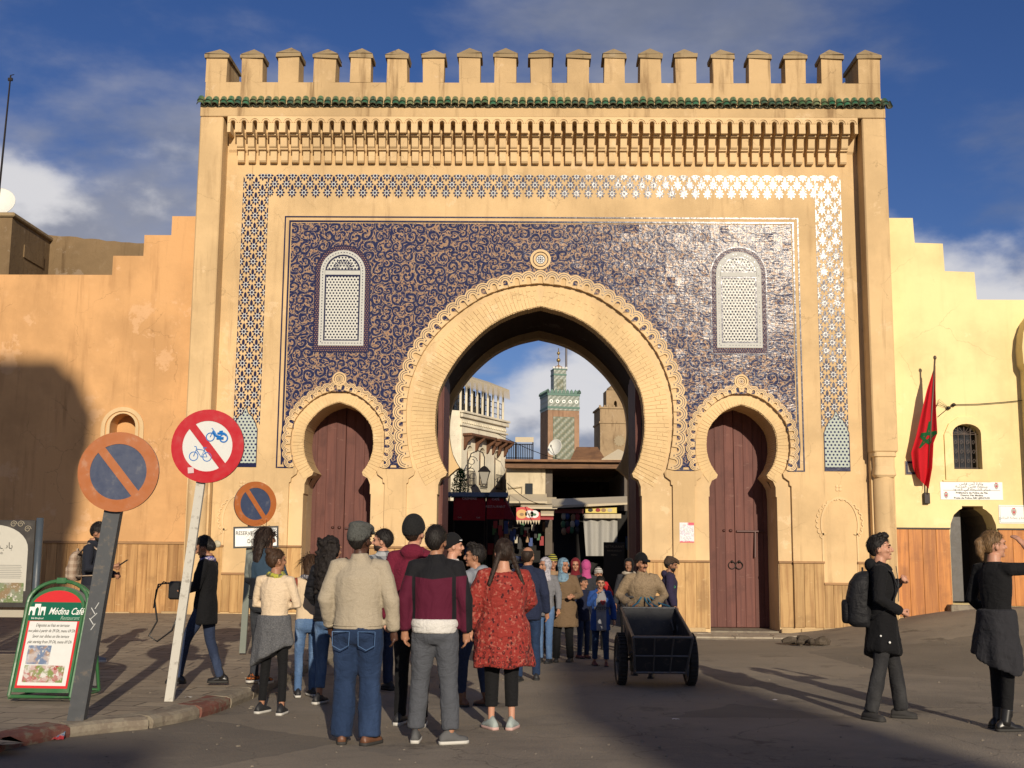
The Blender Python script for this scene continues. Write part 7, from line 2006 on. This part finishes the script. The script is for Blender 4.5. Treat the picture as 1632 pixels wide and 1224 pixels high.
# 4 bun, cream top, cardigan round waist
p = Person('woman with hair bun and cream top, grey cardigan tied round her waist', (432, 1138), 872, -14, 0.0, vox=.011)
p.pose(elbowL=(-.25, .03, 1.16), wristL=(.02, .17, 1.14), elbowR=(.25, .03, 1.16), wristR=(-.04, .19, 1.12), hy=-30, hp=4, footL=(-.14, .05, 0), footR=(.12, .0, 0), wid=1.02).body('tan').face('brown').hair('bun', 'brown')
p.legs(BLK2, .80, hem=.13, disp=.006); p.top(C('cream_jersey', (.66, .52, .36), fold=.4), hem=.98, name='top', loose=.95, sleeve=.86, disp=.010); p.scarf(C('yellow_scarf', (.42, .40, .06), patt='flower', c2=(.08, .09, .08)), .82)
p.skirt(C('grey_melange_knit', (.075, .078, .085), patt='knit', c2=(.17, .17, .175)), 1.05, .62, .178, .225, 'tied_cardigan', slant=.55)
p.shoes(SNK, SOLE_W)
# 5 brown hair, cream vest
def f5(t, o, x, y, z): return t.mix(t.step(t.math('ABSOLUTE', x), .155, .165), (.58, .45, .30), (.22, .05, .03))
p = Person('brown-haired woman in cream vest with rust sleeves and light jeans', (487, 1110), 882, 22, 0.0)
p.pose(hy=12, elbowL=(-.25, .05, 1.16), wristL=(-.1, .2, 1.1), footR=(.09, .06, 0)).body('fair').hair('bob', 'brown'); p.legs(JEAN_B, .85); p.top(mix_top('cream_vest', f5), hem=.90, name='vest'); p.scarf(C('grey_scarf', (.10, .10, .13), patt='flower', c2=(.4, .38, .36))); p.shoes(SNK, SOLE_W)
# 6 curly black hair, puffer
p = Person('woman with long curly black hair in a black quilted jacket', (522, 1122), 855, -16, 0.0)
p.pose(hy=-18, elbowL=(-.27, .04, 1.15), wristL=(-.2, .18, 1.02), footR=(.11, .05, 0)).body('tan').hair('curly'); p.legs(JEAN_B, .98, hem=.16); p.top(C('black_puffer', (.014, .014, .017), patt='quilt', rough=.5), hem=.86, loose=1.12, sleeve=1.25, disp=.03); p.shoes(SNK, SOLE_W)
# 7 tan sweater man
p = Person('stout man in beige sweater, grey flat cap and wide blue jeans', (566, 1186), 832, -4, 0.0, vox=.0105)
p.pose(wid=1.16, hy=-22, hp=3, elbowL=(-.25, -.03, 1.15), wristL=(-.235, .10, .93), elbowR=(.255, -.03, 1.15), wristR=(.265, .03, .90), footL=(-.115, .02, 0), footR=(.12, -.01, 0), toeL=12, toeR=-24).body('dark').face('black').hair('short', 'black').flatcap(C('grey_cap', (.085, .088, .08), patt='knit'))
p.legs(JEAN_N, 1.2, hem=.06, flare=1.2, disp=.024); p.top(C('beige_knit', (.38, .325, .24), patt='knit', c2=(.345, .29, .21), weave=190, fold=.28), hem=.90, loose=1.06, sleeve=1.14, name='sweater', disp=.018, collar=True); p.shoes(BROWN_L, SOLE_D)
m = MB()
for sd in (-1, 1):
    cx = sd * .105; P_ = [(cx - .07, .90), (cx + .07, .90), (cx + .066, .79), (cx, .755), (cx - .066, .79)]
    for i in range(5): a, b = P_[i], P_[(i + 1) % 5]; m.tube([(a[0], -.172 + .02 * (a[1] - .75), a[1]), (b[0], -.172 + .02 * (b[1] - .75), b[1])], .0035, 4)
m.build('pocket_seam', JEAN_B, p.root)
# 8 plaid shirt man
p = Person('dark-haired man in checked shirt turned left behind the flat-cap man', (605, 1100), 841, 30, 0.0)
p.pose(hy=52).body('fair').face('black', 'dark').hair('short', 'black'); p.legs(JEAN_D); p.top(C('grey_plaid', (.36, .37, .38), patt='plaid', c2=(.05, .055, .065)), hem=.86, name='shirt', collar=True); p.shoes(SNK)
# 9 beanie, burgundy hoodie
p = Person('man in black beanie and burgundy hooded top', (654, 1156), 822, -6, 0.0)
p.pose(hy=-14, footL=(-.1, .05, 0), footR=(.1, -.02, 0)).body('fair').hair('short', 'dark').beanie(C('black_rib_knit', (.016, .016, .016), patt='knit'), 1.17); p.legs(BLK2, .95); p.top(C('burgundy_fleece', (.135, .012, .03)), hem=.86, loose=1.08, sleeve=1.15, hood=True, name='hoodie'); p.shoes(SNK, SOLE_W)
# 10 burgundy/black jacket, grey sweatpants
def f10(t, o, x, y, z):
    ax = t.math('ABSOLUTE', x); k = t.math('MAXIMUM', t.step(t.math('ADD', z, t.math('MULTIPLY', ax, -.12)), 1.315, 1.325), t.math('MAXIMUM', t.math('MULTIPLY', t.step(ax, .150, .156), t.step(ax, .186, .18)), t.step(x, .262, .27)))
    return t.mix(k, (.080, .008, .024), (.010, .010, .012))
p = Person('man in burgundy and black jacket with grey sweatpants and white shirt hem', (690, 1184), 834, -5, 0.0, vox=.0105)
p.pose(hy=-12, hp=2, elbowL=(-.245, -.04, 1.15), wristL=(-.245, .0, .90), elbowR=(.25, -.03, 1.15), wristR=(.25, .03, .89), footL=(-.15, .03, 0), footR=(.15, -.03, 0), toeL=6, toeR=-62, wid=1.06).body('tan').face('black').hair('short', 'black')
p.legs(C('grey_sweatpants', (.075, .08, .092)), 1.12, hem=.11, flare=1.1, disp=.022); p.skirt(C('white_tee', (.62, .60, .56)), 1.0, .882, .180, .180, 'shirt_hem', disp=.004, fo=0); p.top(mix_top('burgundy_black_jacket', f10), hem=.905, loose=1.10, sleeve=1.08, collar=True, name='jacket', disp=.018); p.shoes(plain('dark_grey_canvas', (.09, .09, .09), .8), SOLE_W)
# 11 headband man
p = Person('man in black headband and white shirt facing right, half hidden in the group', (718, 1098), 850, -70, 0.0)
p.pose(hy=-8).body('fair').face('brown').beanie(BLK2, 1.10, 'headband'); p.legs(BLK2); p.top(C('white_shirt', (.60, .58, .54)), name='shirt', hem=.88); p.shoes(SNK)
sg_ = tag(empty('sunglasses', p.world((0, .10, 1.70)), p.root.rotation_euler.z + rad(-8)), 'sunglasses pushed up on the headband man', 'glasses'); m = MB(); m.ell((-.035, 0, 0), (.03, .012, .02), 10, 6); m.ell((.035, 0, 0), (.03, .012, .02), 10, 6); m.build('lens', plain('lens_dark', (.03, .03, .04), .08), sg_, smooth=True); m = MB(); m.tube([(-.08, -.1, 0), (-.07, .0, .0), (.07, 0, 0), (.08, -.1, 0)], .005, 5); m.build('frame', ENA, sg_)
# 12 grey hoodie man
def f12(t, o, x, y, z): return t.mix(t.step(t.math('ADD', z, t.math('MULTIPLY', x, .5)), 1.22, 1.26), (.03, .034, .045), (.21, .225, .25))
p = Person('young man in light grey hooded top facing left towards the group', (755, 1126), 865, 58, 0.0)
p.pose(hy=26, footL=(-.1, .1, 0), footR=(.1, -.1, 0)).body('tan').face('black').hair('quiff', 'black'); p.legs(JEAN_D, .92, hem=.14); p.top(mix_top('grey_navy_hoodie', f12), hem=.84, hood=True, name='hoodie', loose=1.06); p.shoes(BROWN_L, SOLE_D, boot=.10)
# 13 red dress
p = Person('stout woman in long red printed tunic with two dark braids', (800, 1162), 856, 10, 0.0, vox=.0105)
p.pose(wid=1.18, hy=6, hp=2, elbowL=(-.27, .0, 1.15), wristL=(-.27, .08, .92), elbowR=(.25, .08, 1.17), wristR=(.14, .24, 1.05), footL=(-.10, .02, 0), footR=(.09, -.01, 0), toeL=20, toeR=-26).body('fair').hair('braids', 'dark')
DR = C('red_print', (.26, .032, .025), patt='print', c2=(.36, .11, .08), fold=.7)
p.legs(BLK2, .98, hem=.20, name='leggings', disp=.006); p.top(DR, hem=.62, flare=.05, loose=1.12, sleeve=1.35, cuff=.04, name='tunic', disp=.022, neck=1.46); p.skirt(DR, 1.0, .575, .19, .245, 'tunic_skirt'); p.shoes(plain('mint_sneaker', (.33, .38, .36), .7), plain('coral_sole', (.55, .36, .32), .7))
# 14 navy jacket man
p = Person('balding man in long navy jacket and jeans walking away to the gate', (840, 1086), 870, -10, 0.0)
p.pose(hy=-10, footL=(-.1, -.12, 0), footR=(.1, .14, 0)).body('tan').hair('balding', 'dark'); p.legs(JEAN_N, 1.0); p.top(C('navy_jacket', (.017, .023, .05)), hem=.80, loose=1.12, sleeve=1.15, collar=True); p.shoes(SNK, SOLE_D)
# ---- family coming through the gate
GRP = 'people coming out through the gate'
p = Person('woman in pale grey patterned headscarf and grey top beside the navy jacket man', (868, 1056), 888, 165, 0.0, GRP)
p.pose(hy=-30, footL=(-.1, .1, 0), footR=(.1, -.1, 0)).body('tan').face().hijab(C('pale_print_scarf', (.42, .40, .42), patt='flower', c2=(.2, .19, .22))); p.legs(JEAN_B, .95); p.top(C('grey_cardigan', (.17, .17, .18)), hem=.78); p.shoes(SNK)
p = Person('person in black cap with yellow stripe and tan jacket deep in the gate', (880, 1040), 884, 190, 0.0, GRP, .013)
p.pose().body('tan').face().beanie(C('striped_black_cap', (.02, .02, .02), patt='stripe', c2=(.35, .33, .05)), 1.15); p.legs(BLK2); p.top(C('tan_jacket', (.28, .18, .10)), hem=.8); p.shoes(SNK)
p = Person('woman in blue patterned headscarf and belted brown coat with gilt buttons', (898, 1055), 889, 168, 0.0, GRP, .011)
p.pose(hy=46, elbowL=(-.28, .0, 1.14), wristL=(-.20, .20, 1.12), elbowR=(.29, -.02, 1.13), wristR=(.25, .12, .93), footL=(-.11, -.05, 0), footR=(.12, .05, 0), wid=1.1).body('tan').face().hijab(C('blue_print_scarf', (.17, .27, .34), patt='flower', c2=(.08, .13, .19))); p.legs(BLK, 1.05)
BC = C('brown_wool_coat', (.15, .098, .055)); p.top(BC, hem=.60, flare=.05, loose=1.1, sleeve=1.1, name='coat', collar=True); p.shoes(SNK, SOLE_D)
m = MB()
for k in range(6): m.ell((.02, .17 + .02 * (k > 2), 1.34 - k * .10), (.012, .008, .012), 8, 5)
m.build('coat_button', GOLD, p.root, smooth=True)
m = MB(); m.tube([(.17 * 1.18 * math.cos(a), .14 * 1.15 * math.sin(a), 1.09) for a in [2 * PI * i / 20 for i in range(21)]], .018, 6); m.build('belt', BC, p.root)
p = Person('figure in dark red headscarf deep in the gate', (917, 1035), 889, 180, 0.0, GRP, .013)
p.pose().body('tan').face().hijab(C('dark_red_scarf', (.14, .012, .018))); p.legs(BLK); p.top(C('beige_print_top', (.30, .25, .2), patt='flower', c2=(.12, .1, .09)), hem=.6, name='coat'); p.shoes(SNK)
p = Person('woman in bright pink headscarf and dark grey coat seen from behind', (934, 1036), 892, 10, 0.0, GRP, .013)
p.pose().body('tan').hijab(C('pink_scarf', (.42, .07, .20))); p.legs(BLK); p.top(CHAR, hem=.55, flare=.03, name='coat'); p.shoes(SNK)
p = Person('child in white and grey knitted hat and red jacket', (954, 1034), 905, 195, 0.0, GRP, .013)
p.pose(elbowL=(-.26, .12, 1.2), wristL=(-.08, .2, 1.4)).body('tan').face().beanie(C('striped_knit_hat', (.55, .52, .46), patt='stripe', c2=(.08, .08, .08)), 1.17); p.legs(BLK); p.top(C('red_jacket', (.42, .02, .025)), hem=.85); p.shoes(SNK)
p = Person('dark-haired girl in dark clothes and red-brown boots half hidden behind the blue coat girl', (929, 1049), 918, 215, 0.0, GRP, .012)
p.pose(hy=20).body('tan').face().hair('ponytail', 'black'); p.legs(JEAN_D, .95); p.top(NAVY, hem=.8); p.shoes(plain('red_boot', (.14, .03, .025), .5), SOLE_D, boot=.12)
def f22(t, o, x, y, z):
    k = t.math('MULTIPLY', t.step(y, .06, .075), t.step(t.math('ABSOLUTE', x), .105, .095)); return t.mix(k, (.018, .055, .20), (.20, .20, .21))
p = Person('girl in open blue coat and grey lettered shirt with her hand at her mouth', (957, 1062), 917, 186, 0.0, GRP, .011)
p.grip = {1: .7, -1: .4}
p.pose(elbowR=(.25, .14, 1.22), wristR=(.09, .2, 1.44), elbowL=(-.27, -.04, 1.14), wristL=(-.27, .03, .9), footL=(-.10, .1, 0), footR=(.1, -.12, 0), hp=-6).body('tan').face().hair('ponytail', 'black'); p.legs(JEAN_N, 1.0, hem=.14)
p.top(C('grey_shirt', (.13, .13, .135)), hem=.86, name='shirt', sleeves=False); p.top(mix_top('blue_open_coat', f22), hem=.70, loose=1.1, sleeve=1.1, hood=True, name='coat', flare=.02); p.shoes(plain('maroon_sneaker', (.10, .02, .025), .6), SOLE_D)
o = text_mesh('I', .085, INK, 'lettering', p.root, (.065, .192, 1.24), (PI / 2, 0, PI), bold=.004); o = text_mesh('♥', .10, GOODS[0], 'heart', p.root, (-.02, .192, 1.245), (PI / 2, 0, PI)); o = text_mesh('BOSTON', .075, INK, 'lettering', p.root, (0, .192, 1.14), (PI / 2, 0, PI), bold=.003)
# cart man
p = Person('man in beige fleece and black cap pushing the black handcart', (1024, 1079), 880, 176, 0.0, vox=.0105)
hL, hR = p.M.inverted() @ hw((.21, 1.12, .62)), p.M.inverted() @ hw((-.19, 1.12, .62))
p.grip = {1: 1.25, -1: 1.25}
p.pose(wid=1.12, hy=28, hp=2, lean=rad(10), footL=(-.12, .18, 0), footR=(.12, -.2, 0), elbowL=(-.31, .0, 1.16), elbowR=(.31, .0, 1.16), wristL=(-.14, .25, 1.07), wristR=(.14, .25, 1.07)).body('tan').face('black', None).hair('short', 'black').ballcap(BLK)
m = MB(); m.tube([(-.03, .095, .066), (0, .108, .069), (.03, .095, .066)], [.005, .009, .005], 6); m.move(p.HM); p.bend(m).build('moustache', HR['black'], p.root, smooth=True)
p.legs(C('olive_trousers', (.10, .085, .055)), 1.1); p.top(C('beige_fleece', (.25, .185, .115), patt='knit', c2=(.2, .145, .09), weave=70), hem=.86, loose=1.08, sleeve=1.22, collar=True, name='fleece', disp=.03); p.shoes(SNK)
p = Person('bearded man in brown flat cap and dark navy coat walking right past the pier', (1068, 1046), 887, -88, 0.0, vox=.011)
p.pose(hp=-10, footL=(-.08, .18, 0), footR=(.08, -.16, 0)).body('brown').face('black', 'black').hair('short', 'black').flatcap(C('brown_cap', (.07, .045, .03), patt='knit')); p.legs(CHAR); p.top(C('navy_purple_coat', (.028, .022, .05)), hem=.72, loose=1.15, hood=True, sleeve=1.2); p.shoes(SNK)
m = MB(); m.tube([(.19 + .0 * a, .06 + .022 * math.cos(a), 1.24 + .016 * math.sin(a)) for a in [2 * PI * i / 10 for i in range(11)]], .005, 5); m.build('green_logo', plain('green_print', (.02, .30, .10), .5), p.root)
p = Person('dark hooded figure standing in the shade by the right gate leaf', (1003, 1040), 889, 170, 0.0, GRP, .013)
p.pose().body('brown').hijab(BLK); p.legs(BLK); p.top(CHAR, hem=.6, name='coat'); p.scarf(C('pale_scarf', (.40, .35, .27)), 1.1); p.shoes(SNK)
# ---- two on the right
p = Person('young man in black with a big black backpack standing on the right', (1412, 1146), 850, -104, 0.0, vox=.010)
p.grip = {1: .9, -1: 1.0}
p.pose(hy=-4, hp=4, elbowR=(.27, -.04, 1.15), wristR=(.14, .165, 1.03), elbowL=(-.26, .03, 1.17), wristL=(-.12, .18, 1.31), footL=(-.12, .15, 0), footR=(.14, -.14, 0), toeL=-4, toeR=-40).body('fair').face('black').hair('quiff', 'black')
p.legs(C('black_jeans', (.022, .022, .024), patt='denim', c2=(.045, .045, .046)), 1.05, hem=.08, flare=1.15); p.top(BLK2, hem=.88, loose=1.06, hood=True, name='hoodie'); p.skirt(BLK, 1.0, .60, .18, .215, 'tied_jacket', slant=.25)
p.shoes(plain('black_suede', (.025, .023, .022), .8), SOLE_D)
m = MB()
for a, b in (((.21, .05, .74), .012), ((.215, -.03, .80), .010)): m.ell(a, (b, b, b), 8, 6)
m.build('snap_button', ENA, p.root, smooth=True)
m = MB(); m.tube([(.0, .145, 1.46), (.0, .163, 1.3), (.0, .155, 1.12)], .004, 5); m.build('zip', GALV, p.root)
backpack('big black backpack worn by the young man on the right', p, C('black_nylon', (.014, .014, .016), rough=.6), .36, .54, .24, 1.14, -.10)
p = Person('woman in black shading her eyes with a raised arm at the right edge', (1598, 1163), 843, -62, 0.0, vox=.010)
p.grip = {1: .3, -1: .4}
p.pose(hy=-20, hp=4, elbowR=(.30, .30, 1.42), wristR=(.10, .27, 1.64), elbowL=(-.27, -.02, 1.14), wristL=(-.22, .14, 1.0), footL=(-.08, .05, 0), footR=(.09, -.05, 0), toeR=-20).body('fair').face('brown').hair('ponytail', 'fair')
p.legs(BLK2, .88, hem=.12, name='leggings', disp=.006); p.top(BLK2, hem=.95, name='top', loose=.9, sleeve=.9, short=.72, disp=.010); p.skirt(C('black_tied_jacket', (.026, .026, .03)), 1.06, .58, .178, .235, 'tied_jacket', slant=-.4, disp=.03); p.shoes(LEATH, SOLE_D, boot=.10)
